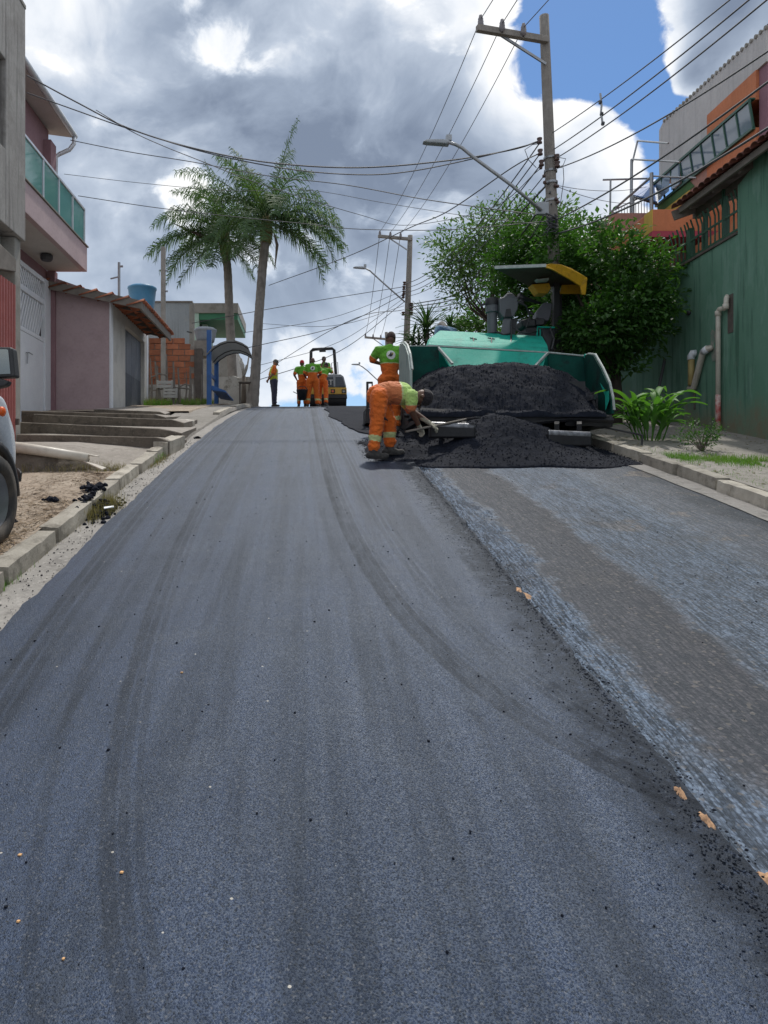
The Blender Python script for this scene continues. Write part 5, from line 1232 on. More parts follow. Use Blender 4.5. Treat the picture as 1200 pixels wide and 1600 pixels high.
def person(label, loc, yaw, j=None, skin='skin', top='green', cap='dark_cap', legs='orange_cloth', bulk=1.0, voxel=.014, brim=True, emblem=True, group=None, gloves=None, s=1.0, bands=True, hood=None):
    J = {k: (Vector(v) if isinstance(v, tuple) else v) for k, v in STD.items()}
    for k, v in (j or {}).items(): J[k] = Vector(v)
    for k in J:
        if J[k] is not None and k not in ('face', 'fwdl', 'fwdr'): J[k] = J[k]*s
    t = thing('person', label, 'person', loc, (0, 0, yaw), group)
    face = J['face'].normalized(); hd = J['head']; upv = (hd-J['neck']).normalized(); face = (face-upv*face.dot(upv)).normalized(); side = face.cross(upv).normalized()
    def H(a, b2, c): return hd + side*a*s + face*b2*s + upv*c*s
    hdrot = Matrix((side, face, upv)).transposed().to_euler()
    # body, one continuous surface
    b = MB()
    ell(b, J['pelvis'], (.155*s, .105*s, .12*s)); capsule(b, J['pelvis'], J['waist'], .115*s, .11*s); capsule(b, J['waist'], J['chest'], .11*s, .135*s)
    capsule(b, J['sl'], J['sr'], .065*s, .065*s); capsule(b, J['chest'], J['neck'], .10*s, .06*s); capsule(b, J['neck']-upv*.04*s, hd-upv*.03*s, .055*s, .052*s)
    ell(b, H(0, -.005, .015), (.075*s, .095*s, .105*s), hdrot); ell(b, H(0, .025, -.055), (.056*s, .066*s, .062*s), hdrot)
    capsule(b, H(0, .088, .01), H(0, .108, -.022), .009*s, .015*s, 8); capsule(b, H(-.03, .075, .022), H(.03, .075, .022), .014*s, .014*s, 8)
    capsule(b, H(-.02, .083, -.052), H(.02, .083, -.052), .009*s, .009*s, 8)
    for e in (-1, 1): ell(b, H(e*.077, -.005, -.008), (.012*s, .022*s, .032*s), hdrot)
    for S_, E_, W_, e in (('sl', 'el', 'wl', -1), ('sr', 'er', 'wr', 1)):
        capsule(b, J[S_], J[E_], .052*s, .042*s); capsule(b, J[E_], J[W_], .043*s, .028*s)
        d = (J[W_]-J[E_]).normalized(); sd2 = d.cross(Vector((0, 0, 1))); sd2 = sd2.normalized() if sd2.length > .1 else Vector((1, 0, 0)); nn = sd2.cross(d).normalized()
        ps = J.get('palm'+E_[1]) if ('palm'+E_[1]) in J else None
        pc = J[W_]+d*.05*s
        capsule(b, J[W_], pc+d*.02*s, .026*s, .030*s, 10)
        for f_ in range(4):
            o_ = (f_-1.5)*.021*s; L = (.07, .082, .078, .06)[f_]*s; base = pc+sd2*o_+d*.03*s; k1 = base+d*L*.55-nn*L*.18; k2 = k1+d*L*.18-nn*L*.45
            capsule(b, base, k1, .0105*s, .010*s, 8); capsule(b, k1, k2, .010*s, .0085*s, 8)
        tb = J[W_]+d*.03*s+sd2*e*-.028*s; t1 = tb+d*.035*s-sd2*e*.022*s; capsule(b, tb, t1, .013*s, .011*s, 8); capsule(b, t1, t1+d*.03*s-nn*.012*s, .011*s, .009*s, 8)
    for h_, k_, a_ in (('hl', 'kl', 'al'), ('hr', 'kr', 'ar')):
        capsule(b, J[h_], J[k_], .085*s, .060*s); capsule(b, J[k_], J[a_], .062*s, .042*s)
    body = blob(b, 'body', [MATS[skin], MATS['glove']], t, voxel*.62, 2, (lambda c: 1 if gloves and min((c-J['wl']-Vector((0,0,-.02))).length, (c-J['wr']-Vector((0,0,-.02))).length) < .15*s and (c-J['el']).dot((J['wl']-J['el']).normalized()) > (J['wl']-J['el']).length*.88 or (gloves and (c-J['er']).dot((J['wr']-J['er']).normalized()) > (J['wr']-J['er']).length*.92 and (c-J['wr']).length < .16*s) else 0))
    # eyes
    for e in (-1, 1):
        q = MB(); ell(q, H(e*.031, .079, .004), (.012*s, .010*s, .009*s), hdrot, 8, 6); q.v = [tuple(p) for p in q.v]
        q.m = [0]*len(q.f); me = q.mesh('eye', [MATS['eye_white']], True); oe = bpy.data.objects.new('eye', me); COL.objects.link(oe); oe.parent = body
    # trousers
    q = MB(); ell(q, J['pelvis']+Vector((0, 0, -.01)), (.175*s*bulk, .135*s*bulk, .13*s)); capsule(q, J['pelvis'], J['pelvis'].lerp(J['waist'], .45), .150*s*bulk, .138*s*bulk)
    for h_, k_, a_ in (('hl', 'kl', 'al'), ('hr', 'kr', 'ar')):
        capsule(q, J[h_], J[k_], .122*s*bulk, .092*s*bulk); lo = J[a_]+(J[k_]-J[a_]).normalized()*.045*s; capsule(q, J[k_], lo, .092*s*bulk, .074*s*bulk)
        ell(q, J[a_]+Vector((0, .01, .06*s)), (.082*s*bulk, .084*s*bulk, .045*s))
    def tfn(c):
        if not bands: return 0
        for a_, k_ in (('al', 'kl'), ('ar', 'kr')):
            ax = (J[k_]-J[a_]).normalized(); u = (c-J[a_]).dot(ax)
            if .115*s < u < .185*s and (c-J[a_]-ax*u).length < .12*s: return 1
        return 0
    blob(q, 'trousers', [MATS[legs], MATS['band']], t, voxel, 2, tfn, wrinkle=.011*s)
    # shirt
    q = MB(); capsule(q, J['pelvis'].lerp(J['waist'], .2), J['waist'], .145*s*bulk, .142*s*bulk); capsule(q, J['waist'], J['chest'], .142*s*bulk, .150*s*bulk)
    sx_ = (J['sr']-J['sl']).normalized()
    for e in (-1, 1):
        capsule(q, J['waist']+sx_*e*.045*s, J['chest']+sx_*e*.075*s, .112*s*bulk, .115*s*bulk)
    capsule(q, J['sl'].lerp(J['sr'], .08), J['sr'].lerp(J['sl'], .08), .082*s, .082*s); capsule(q, J['chest'], J['neck'], .13*s, .072*s)
    for S_, E_ in (('sl', 'el'), ('sr', 'er')):
        capsule(q, J[S_], J[S_].lerp(J[E_], .80), .080*s, .072*s)
    spine = (J['neck']-J['pelvis']).normalized(); hL = (J['chest']-J['pelvis']).dot(spine)
    if top == 'vest':
        mats = [MATS['yellow_vest'], MATS['orange_cloth'], MATS['band']]
        def sfn(c):
            u = (c-J['pelvis']).dot(spine); lat = abs((c-J['chest']).dot(sx_))
            if lat > .17*s or (c-J['sr']).length < .12*s and lat > .12*s: return 1
            return 2 if .16*s < u < .20*s or .26*s < u < .30*s else 0
    elif top == 'plain': mats = [MATS['blue_shirt'], MATS['teal'], MATS['white_cloth']]; sfn = lambda c: 0
    else:
        g = 'lime_cloth' if top == 'lime' else 'green_cloth'; mats = [MATS[g], MATS['orange_faded' if top == 'lime' else 'orange_cloth'], MATS['band']]
        def sfn(c):
            u = (c-J['pelvis']).dot(spine)
            for S_, E_ in (('sl', 'el'), ('sr', 'er')):
                ax = (J[E_]-J[S_]).normalized(); w = (c-J[S_]).dot(ax); Ln = (J[E_]-J[S_]).length
                if (c-J[S_]-ax*w).length < .105*s and w > .03*s: return 1 if w > Ln*.66 else (2 if w > Ln*.62 else 0)
            lim = hL - (.02 if top == 'lime' else .10)*s
            return 0 if u > lim else (2 if u > lim-.02*s else 1)
    shirt = blob(q, 'shirt' if top != 'vest' else 'vest', mats, t, voxel, 2, sfn, wrinkle=.010*s)
    # boots
    for a_, k_, e in (('al', 'kl', -1), ('ar', 'kr', 1)):
        fw = J['fwd'+a_[1]] or Vector((e*.02, 1, 0)); fw = fw.normalized(); q = MB()
        A = J[a_]; g0 = A.z-.10*s
        capsule(q, (A.x, A.y, A.z+.07*s), (A.x, A.y, g0+.06*s), .056*s, .055*s); B = Vector((A.x, A.y, 0))
        for d1, r, h in ((-.04, .046, .045), (.06, .050, .045), (.145, .044, .038)):
            ell(q, (A.x+fw.x*d1*s, A.y+fw.y*d1*s, g0+h*s), (r*s, r*1.25*s if abs(fw.y) > .5 else r*s, h*s), (0, 0, 0))
        capsule(q, (A.x-fw.x*.03*s, A.y-fw.y*.03*s, g0+.03*s), (A.x+fw.x*.14*s, A.y+fw.y*.14*s, g0+.028*s), .040*s, .036*s)
        for i, p in enumerate(q.v):
            if p[2] < g0: q.v[i] = (p[0], p[1], g0)
        blob(q, 'boot', [MATS['boot']], t, voxel*.8, 2)
    # cap
    if cap:
        q = MB(); n = 20
        for ri, (r, h) in enumerate(((1.0, -.01), (1.0, .045), (.90, .085), (.62, .118), (.2, .132))):
            for k in range(n): q.v.append(tuple(H(.086*r*cos(2*pi*k/n), .106*r*sin(2*pi*k/n)-.008, h+.012)))
        for i in range(4):
            for k in range(n): q.f.append([i*n+k, i*n+(k+1)%n, (i+1)*n+(k+1)%n, (i+1)*n+k]); q.m.append(0)
        q.f.append([4*n+k for k in range(n)]); q.m.append(0)
        if hood:   # a cloth hanging from the cap over the neck
            o_ = len(q.v)
            for k in range(9):
                a = pi+pi*k/8; q.v.append(tuple(H(.088*cos(a), .108*sin(a)-.008, 0.02))); q.v.append(tuple(H(.080*cos(a), .10*sin(a)-.02, -.13)))
            for k in range(8): q.f.append([o_+2*k, o_+2*k+2, o_+2*k+3, o_+2*k+1]); q.m.append(0)
        me = q.mesh('cap', [MATS[cap]], True); oc = bpy.data.objects.new('cap', me); COL.objects.link(oc); oc.parent = t; MW[oc.name] = MW[t.name]
        if brim:
            q = MB(); pts = []
            for k in range(9):
                a = pi*.12+pi*.76*k/8; pts.append((H(.080*cos(a), .096*sin(a), .012), H(.075*cos(a), .096*sin(a)+.075*sin(a), -.004)))
            for a_, c_ in pts: q.v += [tuple(a_), tuple(c_)]
            for k in range(8): q.f.append([2*k, 2*k+1, 2*k+3, 2*k+2]); q.m.append(0)
            me = q.mesh('brim', [MATS[cap]]); ob2 = bpy.data.objects.new('brim', me); COL.objects.link(ob2); ob2.parent = oc; sfm = ob2.modifiers.new('t', 'SOLIDIFY'); sfm.thickness = .006
    # round emblem on the back of the uniform: white disc, two curved dark bands with a yellow one between
    if emblem and top in ('green', 'lime'):
        from mathutils.bvhtree import BVHTree
        sh = shirt.data; bv = BVHTree.FromPolygons([v.co for v in sh.vertices], [tuple(p.vertices) for p in sh.polygons])
        c0 = J['chest'].lerp(J['neck'], .15); bk = -(spine.cross(sx_)).normalized() if False else sx_.cross(spine).normalized()
        if bk.y > 0 and abs(bk.y) > .3: bk = -bk
        def proj(u, v, lift):
            o_ = c0+sx_*u*s+spine*v*s; hit = bv.ray_cast(o_+bk*.4, -bk)
            return (hit[0]+bk*lift) if hit[0] is not None else o_+bk*.15
        def patch(pts_fn, lift, mname, par, nm):
            q = MB(); R_, A_ = 4, 24
            q.v.append(tuple(proj(*pts_fn(0, 0), lift)))
            for r in range(1, R_+1):
                for a in range(A_): q.v.append(tuple(proj(*pts_fn(r/R_, 2*pi*a/A_), lift)))
            for a in range(A_): q.f.append([0, 1+a, 1+(a+1)%A_]); q.m.append(0)
            for r in range(R_-1):
                for a in range(A_): q.f.append([1+r*A_+a, 1+(r+1)*A_+a, 1+(r+1)*A_+(a+1)%A_, 1+r*A_+(a+1)%A_]); q.m.append(0)
            me = q.mesh(nm, [MATS[mname]], True); oo = bpy.data.objects.new(nm, me); COL.objects.link(oo); oo.parent = par; MW[oo.name] = MW[t.name]; return oo
        em_ = patch(lambda r, a: (.078*r*cos(a), .078*r*sin(a)), .004, 'print_white', shirt, 'emblem')
        def leafy(cx, cy, L, W_, rot, bend):
            def f(r, a):
                u = L*r*cos(a); v = W_*r*sin(a)+bend*(u/L)**2; return (cx+u*cos(rot)-v*sin(rot), cy+u*sin(rot)+v*cos(rot))
            return f
        patch(leafy(-.012, .006, .048, .013, .95, .016), .006, 'print_black', shirt, 'emblem_band')
        patch(leafy(.014, -.004, .046, .014, .95, .018), .006, 'print_black', shirt, 'emblem_band')
        patch(leafy(.030, .020, .022, .007, .8, .006), .0065, 'print_yellow', shirt, 'emblem_band')
    return t, J

YW = 9.15
base = V(P(592, 0, YW).x, YW, G(YW)+.04)
bent = dict(pelvis=(0, -.01, .79), waist=(0, .14, .835), chest=(0, .29, .815), neck=(0, .43, .795), head=(0, .545, .775), face=(0, .25, -1),
            sl=(-.18, .36, .78), sr=(.18, .365, .77), el=(-.19, .46, .63), er=(.15, .37, .60), wl=(-.03, .66, .455), wr=(.03, .50, .42),
            hl=(-.10, .0, .77), hr=(.10, -.02, .76), kl=(-.11, .16, .46), kr=(.12, -.05, .42), al=(-.12, .16, .16), ar=(.13, -.10, .10), fwdl=(0, 1, 0), fwdr=(0, 1, 0))
pw, JW = person('worker in orange and lime bent over a long handled tool beside the heap', base, -pi/2+.12, bent, top='lime', cap='dark_cap', bulk=.98, voxel=.010, emblem=False, gloves=True)
# dark scuff on the trousers
M0 = MW[pw.name]
def LW(v): return M0 @ Vector(v)
mb = MB(); mb.tube([LW((.17, -.02, .50)), LW((.165, .03, .495)), LW((.16, .08, .465))], [.008, .02, .004], 6); mb.build('tar_smudge', MATS['dark_cap'], pw)
rk = thing('rake', 'long handled asphalt rake gripped by the bent worker', 'rake', LW((.0, .95, .0)))
h0, h1 = LW((.06, .30, .60)), LW((-.02, 1.02, .03))
hd_ = (h1-h0).normalized()
# the handle runs through both hands
hA, hB = LW(JW['wr'])+V(.06, -.0, -.03), LW(JW['wl'])+V(.06, 0, -.03)
d_ = (hB-hA).normalized(); a_, c_ = hA-d_*.28, hB+d_*.55
mb = MB(); mb.cyl(a_, c_, .014, n=8); mb.build('handle', MATS['wood_grey'], rk, smooth=True)
mb = MB(); sd3 = d_.cross(V(0,0,1)).normalized(); mb.bar(c_-sd3*.19, c_+sd3*.19, .09, .02); mb.build('rake_head', MATS['dark_metal'], rk, bevel=.004)

# standing worker with his back to the camera beside the hopper
Y2_ = 12.0
person('worker seen from behind in a green top with a round emblem beside the hopper', (P(609, 0, Y2_).x, Y2_, G(Y2_)+.05), .05,
       dict(sl=(-.20, 0, 1.42), sr=(.19, 0, 1.42), el=(-.30, .10, 1.26), er=(.22, .12, 1.16), wl=(-.12, .30, 1.24), wr=(.10, .34, 1.14), head=(.02, .05, 1.61)), cap='brown_cap', voxel=.013, bulk=.98, s=.94, brim=False)
# worker mostly hidden behind the hood
Y3_ = 14.0
person('worker in a light blue shirt and dark cap bowed down behind the paver hood', (P(690, 0, Y3_).x+.08, Y3_, G(Y3_)+.36), .6,
       dict(head=(.06, .16, 1.50), neck=(.02, .08, 1.42), face=(.3, 1, -.7)), top='plain', legs='navy', cap='grey_cap', bands=False, hood=True)
# man in the yellow vest by the palm
Y4_ = 26.5
person('man in a yellow high visibility vest and dark trousers standing by the palm', (P(430, 0, Y4_).x-.05, Y4_, G(Y4_)+.036), -pi/2+.25,
       dict(er=(.24, -.10, 1.16), wr=(.08, -.20, 1.0), el=(-.24, -.10, 1.16), wl=(-.08, -.20, 1.0), head=(0, .06, 1.60), fwdl=(0, 1, 0), fwdr=(.1, 1, 0), kl=(-.10, .03, .5), kr=(.10, .01, .5), al=(-.10, .02, .1)), skin='skin_light', top='vest', cap='grey_cap', legs='navy', bands=False, bulk=1.05, s=.98, voxel=.018)
Y5_ = 26.6
wA, _ = person('worker in a red cap holding a black bucket left of the roller crew', (P(472, 0, Y5_).x, Y5_, G(Y5_)+.036), .15,
       dict(el=(-.30, -.06, 1.17), wl=(-.18, .12, 1.02), wr=(.22, .16, .95)), cap='red_cap', brim=False, s=.97, emblem=False, voxel=.02, bulk=.95)
bk_ = thing('bucket', 'black rubber bucket hanging beside the red capped worker', 'bucket', V(P(473, 0, 26.2).x, 26.2, G(26.2)+.25))
mb = MB(); c = V(P(472, 0, 26.2).x, 26.2, G(26.2)+.28); mb.lathe([(0, 0), (.13, 0), (.20, .34), (.21, .35), (.20, .36)], c, 16); mb.build('tub', MATS['black_plastic'], bk_, smooth=True)
mb = MB(); mb.tube([c+V(-.2, 0, .34), c+V(-.1, 0, .47), c+V(.1, 0, .47), c+V(.2, 0, .34)], .012, 5); mb.build('bail', MATS['dark_metal'], bk_)
mb = MB(); mb.tube([c+V(-.32, .05, .30), c+V(-.12, .05, .20)], .015, 5); mb.build('spout', MATS['galv'], bk_)
person('worker with a round white emblem on his back in the middle of the roller crew', (P(488.5, 0, 26.3).x, 26.3, G(26.3)+.036), .0,
       dict(el=(-.29, .03, 1.15), er=(.28, .05, 1.15), wl=(-.2, .2, .98), wr=(.16, .26, 1.05), kl=(-.15, .02, .5), kr=(.14, .02, .5), al=(-.17, 0, .1), ar=(.17, 0, .1), hl=(-.11, 0, .9), hr=(.11, 0, .9)), cap=None, bulk=1.08, s=1.02, voxel=.02)
bpy.context.view_layer.update()
person('worker leaning forward with one arm raised against the roller', (P(504, 0, 27.0).x, 27.0, G(27)+.036), -.35,
       dict(chest=(.02, .12, 1.27), waist=(0, .05, 1.1), neck=(.03, .22, 1.41), head=(.04, .28, 1.53), sl=(-.17, .16, 1.37), sr=(.2, .16, 1.36), el=(-.2, .38, 1.50), er=(.26, .34, 1.3), wl=(-.12, .42, 1.74), wr=(.2, .5, 1.45), kl=(-.14, .05, .5), kr=(.17, -.10, .48), ar=(.22, -.25, .1)), cap='dark_cap', brim=False, emblem=False, s=1.0, voxel=.02, bulk=.95)
# ================================================================== ROLLER AT THE CREST
mat('cat_yellow', (.62, .38, .05), (.55, .33, .05), 4, .45, .04)
mat('hood_grey', (.30, .32, .34), (.25, .27, .29), 4, .4, .04)
mat('hood_dark', (.045, .055, .07), (.055, .065, .08), 4, .3, .02)
YR_ = 29.0
def R(px, py, dy=0): return P(px, py, YR_+dy)
ro = thing('road_roller', 'small yellow and dark road roller with a black roll bar at the crest', 'roller', (R(522, 0).x, YR_, G(YR_)))
mb = MB(); mb.slab([R(484, 602), R(486, 590), R(492, 584.5), R(532, 584.5), R(537, 588), R(541, 603), R(541, 605), R(484, 605)], (0, 1.6, 0)); mb.build('hood', MATS['hood_grey'], ro, bevel=.03)
for a, c_, d_, e_ in ((487, 521.5, 490, 521.5), (524.5, 539.5, 524.5, 535)):
    mb = MB(); mb.slab([R(a, 604.3, -.012), R(c_, 604.3, -.012), R(e_, 589, -.012), R(d_, 589, -.012)], (0, .02, 0)); pn = mb.build('hood_panel', MATS['hood_dark'], ro, bevel=.006)
mb = MB(); mb.slab([R(484, 605.2), R(541.5, 605.2), R(542, 616), R(484, 616)], (0, 1.6, 0)); bb_ = mb.build('bumper_band', MATS['cat_yellow'], ro, bevel=.02)
for a in (517, 534):
    mb = MB(); mb.slab([R(a, 608.2, -.015), R(a+6.5, 608.2, -.015), R(a+6.5, 614.2, -.015), R(a, 614.2, -.015)], (0, .02, 0)); lp = mb.build('lamp_housing', MATS['black_plastic'], bb_)
    mb = MB(); mb.lathe([(0, 0), (.05, 0), (.05, .02)], R(a+3, 611.2, -.02), 12, axis=(0, -1, 0)); mb.build('lamp', MATS['cream_wall'] if a > 520 else MATS['orange_lens'], lp)
mb = MB(); mb.slab([R(484, 616.3), R(542, 616.3), R(542.5, 622), R(484, 622)], (0, 1.5, 0)); mb.build('chassis', MATS['black_plastic'], ro)
mb = MB(); dc = R(484, 0); mb.lathe([(0, 0), (.36, 0), (.38, .02), (.38, 1.43), (.36, 1.45), (0, 1.45)], V(dc.x, YR_+.45, G(YR_)+.04+.38), 30, axis=(1, 0, 0)); mb.build('drum', MATS['machine_black'], ro)
mb = MB(); mb.tube([R(484.5, 592, .5), R(486, 556, .5), R(486, 549, .5), R(489, 546, .5), R(519, 544.5, .5), R(522, 547, .5), R(525, 587, .5)], .062, 8); mb.build('roll_bar', MATS['machine_black'], ro, smooth=False)
mb = MB(); mb.bar(R(499, 548.2, .5), R(509, 547.8, .5), .12, .09); mb.build('roll_bar_lamp', MATS['machine_black'], ro)
mb = MB(); mb.tube([R(517.5, 584, .3), R(518, 567, .3), R(527.5, 566, .3), R(528.5, 584, .3)], .018, 6); mb.tube([R(522, 604, -.04), R(521.5, 585, -.04), R(518, 576, .2)], .022, 6); mb.build('hand_rail', MATS['galv'], ro)
mb = MB(); mb.box(R(496, 0).x, R(514, 0).x, YR_+.7, YR_+1.2, R(0, 590).z, R(0, 580).z); mb.build('seat', MATS['machine_black'], ro, bevel=.03)
# lettering on the hood panel
cu = bpy.data.curves.new('hood_letters', 'FONT'); cu.body = 'CAT'; cu.size = .30; cu.extrude = .004; cu.align_x = 'CENTER'; cu.space_character = .95
lt = bpy.data.objects.new('tmp_l', cu); COL.objects.link(lt)
bpy.context.view_layer.update(); dg = bpy.context.evaluated_depsgraph_get(); me = bpy.data.meshes.new_from_object(lt.evaluated_get(dg)); bpy.data.objects.remove(lt)
me.materials.clear(); me.materials.append(MATS['print_white']); me.name = 'hood_letters'
lo = bpy.data.objects.new('hood_letters', me); COL.objects.link(lo); lo.parent = ro
c = R(509, 601.5, -.030); lo.matrix_basis = MW[ro.name].inverted() @ (Matrix.Translation(c) @ Euler((pi/2, 0, 0)).to_matrix().to_4x4())
person('roller driver in a white and maroon cap sitting under the roll bar', (R(507, 0).x+.02, YR_+.85, R(0, 584).z-.50), pi-.5,
       dict(pelvis=(0, 0, .55), waist=(0, -.02, .70), chest=(0, 0, .92), neck=(0, .02, 1.08), head=(0, .05, 1.22), sl=(-.19, 0, 1.02), sr=(.19, 0, 1.02), el=(-.27, .08, .78), er=(.26, .10, .78), wl=(-.15, .30, .80), wr=(.15, .30, .80), hl=(-.1, .02, .50), hr=(.1, .02, .50), kl=(-.13, .40, .52), kr=(.13, .40, .52), al=(-.13, .45, .12), ar=(.13, .45, .12)), cap='brown_cap', emblem=False, s=.97)
# ================================================================== TREES AND PLANTS
def leaf_mat(name, c1, c2, c3, trans=.35, rough=.5):
    m, b, p, out = new_mat(name); MATS[name] = m
    g = b.n('ShaderNodeNewGeometry'); r = g.outputs['Random Per Island']; pos = g.outputs['Position']
    n = b.noise(pos, 1.7, 4, .6)
    col = b.mix(b.lin(r, 0, .8), c1, c2); col = b.mix(b.math('MULTIPLY', b.ss(r, .90, .97), .6), col, tuple(q*1.45 for q in c2)); col = b.mix(b.math('MULTIPLY', b.ss(n, .48, .7), .7), col, c3)  # a few random leaves lightened: sunlit highlights put into the colour
    b.put(p.inputs['Base Color'], col); p.inputs['Roughness'].default_value = rough; p.inputs['Specular IOR Level'].default_value = .35
    tr = b.n('ShaderNodeBsdfTranslucent'); b.put(tr.inputs[0], b.mix(1.0, col, (1.5, 1.7, .7), 'MULTIPLY'))
    mx = b.n('ShaderNodeMixShader'); mx.inputs[0].default_value = trans
    L = m.node_tree.links; L.new(p.outputs[0], mx.inputs[1]); L.new(tr.outputs[0], mx.inputs[2]); L.new(mx.outputs[0], out.inputs[0]); return m
leaf_mat('leaf_broad', (.026, .075, .018), (.050, .125, .025), (.075, .17, .035), .36)
leaf_mat('leaf_feather', (.045, .095, .030), (.08, .15, .045), (.10, .19, .06), .38)
leaf_mat('leaf_palm', (.040, .085, .034), (.075, .13, .055), (.10, .14, .06), .3, .62)
leaf_mat('leaf_yucca', (.025, .07, .025), (.05, .11, .035), (.08, .15, .05), .2)
leaf_mat('leaf_ginger', (.055, .16, .030), (.09, .22, .04), (.16, .30, .06), .35, .6)
leaf_mat('leaf_dry', (.16, .14, .06), (.22, .18, .08), (.10, .10, .04), .2, .8)
leaf_mat('grass', (.07, .17, .025), (.12, .24, .04), (.16, .22, .06), .35)
mat('bark', (.13, .105, .085), (.20, .17, .14), 6, .9, .5, 40, bdist=.02)
mat('bark_dark', (.055, .040, .032), (.085, .065, .05), 6, .9, .5, 40)
mat('palm_trunk', (.26, .235, .21), (.19, .17, .15), 5, .9, .5, 30, streak=.5, streakc=(.08, .07, .06), dirt=.4, dirtc=(.10, .085, .07), bdist=.02)
mat('pole_wood', (.20, .18, .16), (.27, .25, .225), 5, .88, .5, 50, streak=.5, streakc=(.09, .08, .07))
def rv(): 
    while True:
        v = Vector((random.uniform(-1, 1), random.uniform(-1, 1), random.uniform(-1, 1)))
        if 0 < v.length <= 1: return v
def add_leaf(mb, c, d, nrm, L, W_, fold=.25):
    s_ = d.cross(nrm)
    if s_.length < .05: s_ = d.cross(Vector((1, .3, .2)))
    s_.normalize(); n = s_.cross(d).normalized(); o = len(mb.v)
    mid = c+d*L*.45; tip = c+d*L-n*L*.12
    mb.v += [tuple(c), tuple(mid+s_*W_-n*W_*-fold), tuple(tip), tuple(mid-s_*W_+n*W_*fold)]
    mb.f.append([o, o+1, o+2]); mb.f.append([o, o+2, o+3]); mb.m += [0, 0]
def crown(name, m, blobs, L, W_, parent, dens=1.0, droop=.3, shell=.55, twig=5):
    """leaf sized faces in sprays, filling uneven clumps"""
    mb = MB()
    for c, r, cnt in blobs:
        c = Vector(c)
        for _ in range(int(cnt*dens/twig)):
            d = rv(); d = d.normalized()*(shell+(1-shell)*random.random()**.6)*(1+.25*nz(d.x*2+c.x, d.y*2+c.y, d.z*2, 1.4)); q = c+Vector((d.x*r[0], d.y*r[1], d.z*r[2]))
            out_ = Vector((d.x, d.y, d.z*.6+.25)).normalized(); tw = (out_+rv()*.7).normalized()
            for k in range(twig):
                dd = (tw+rv()*.9+Vector((0, 0, -droop))).normalized()
                nn = (Vector((0, 0, 1))+rv()*.8+out_*.5).normalized()
                sc = random.uniform(.65, 1.25)
                add_leaf(mb, q+tw*L*.7*k, dd, nn, L*sc, W_*sc)
    o = mb.build(name, MATS[m], parent); o['kind'] = 'stuff'; return o
def limbs(mb, a, b2, r0, r1, depth=0, n=7, wob=.12):
    a = Vector(a); b2 = Vector(b2); pts = []; N = 6; L = (b2-a).length
    for i in range(N+1):
        t = i/N; pts.append(a.lerp(b2, t)+Vector((nz(t*3, a.x*7+b2.x, 1), nz(t*3, a.y+b2.x*5, 5), 0))*wob*L*sin(pi*t))
    mb.tube(pts, [r0+(r1-r0)*i/N for i in range(N+1)], n)
    return pts

# broad-leaved tree in front of the green wall
tb = V(5.45, 13.1, G(13.1)+.1)
tr1 = thing('broadleaf_tree', 'dense dark green broadleaf tree on the right pavement against the green wall', 'tree', tb)
mb = MB(); fork = tb+V(.05, .1, .9)
mb.tube([tb, tb+V(.04, 0, .4), fork], [.13, .10, .09], 9)
tr_ = mb.build('trunk', MATS['bark_dark'], tr1, smooth=True)
BL = []
for px, py, rx, rz, Y, ry in ((908, 398, 38, 34, 14.4, .5), (958, 402, 48, 36, 13.5, .8), (992, 432, 40, 42, 13.1, .7), (930, 450, 56, 46, 14.2, .6), (985, 490, 56, 46, 12.9, .75), (935, 520, 50, 42, 12.9, .7), (1000, 476, 27, 34, 13.0, .4), (950, 552, 30, 24, 13.0, .4), (890, 440, 26, 40, 14.6, .5), (1014, 522, 14, 16, 13.0, .3), (936, 572, 18, 16, 13.0, .3), (868, 398, 26, 34, 13.85, .10), (872, 490, 24, 44, 13.9, .10), (905, 545, 30, 30, 14.2, .5)):
    k = Y/F; BL.append((P(px, py, Y), (rx*k, ry, rz*k), int(rx*rz*.50)))
for c, r, _n in BL:
    q = MB(); limbs(q, fork, c, .05, .012, n=6); q.build('limb', MATS['bark_dark'], tr1, smooth=True)
crown('crown', 'leaf_broad', BL, .105, .030, tr1, 1.9, .35, .40, 4)
# sprigs reaching above and beside
q = MB(); SP = []
for px, py, r in ((930, 362, 12), (948, 350, 9), (918, 372, 10), (975, 375, 14), (1040, 420, 10), (1044, 402, 8), (1048, 455, 8), (1060, 430, 5), (1045, 520, 7), (1020, 552, 8), (1000, 566, 7), (988, 580, 6)):
    k = 12.9/F; SP.append((P(px, py, 12.9), (r*k, .15, r*k), 34))
crown('sprig', 'leaf_broad', SP, .13, .036, tr1, 1, .3, .1, 3)

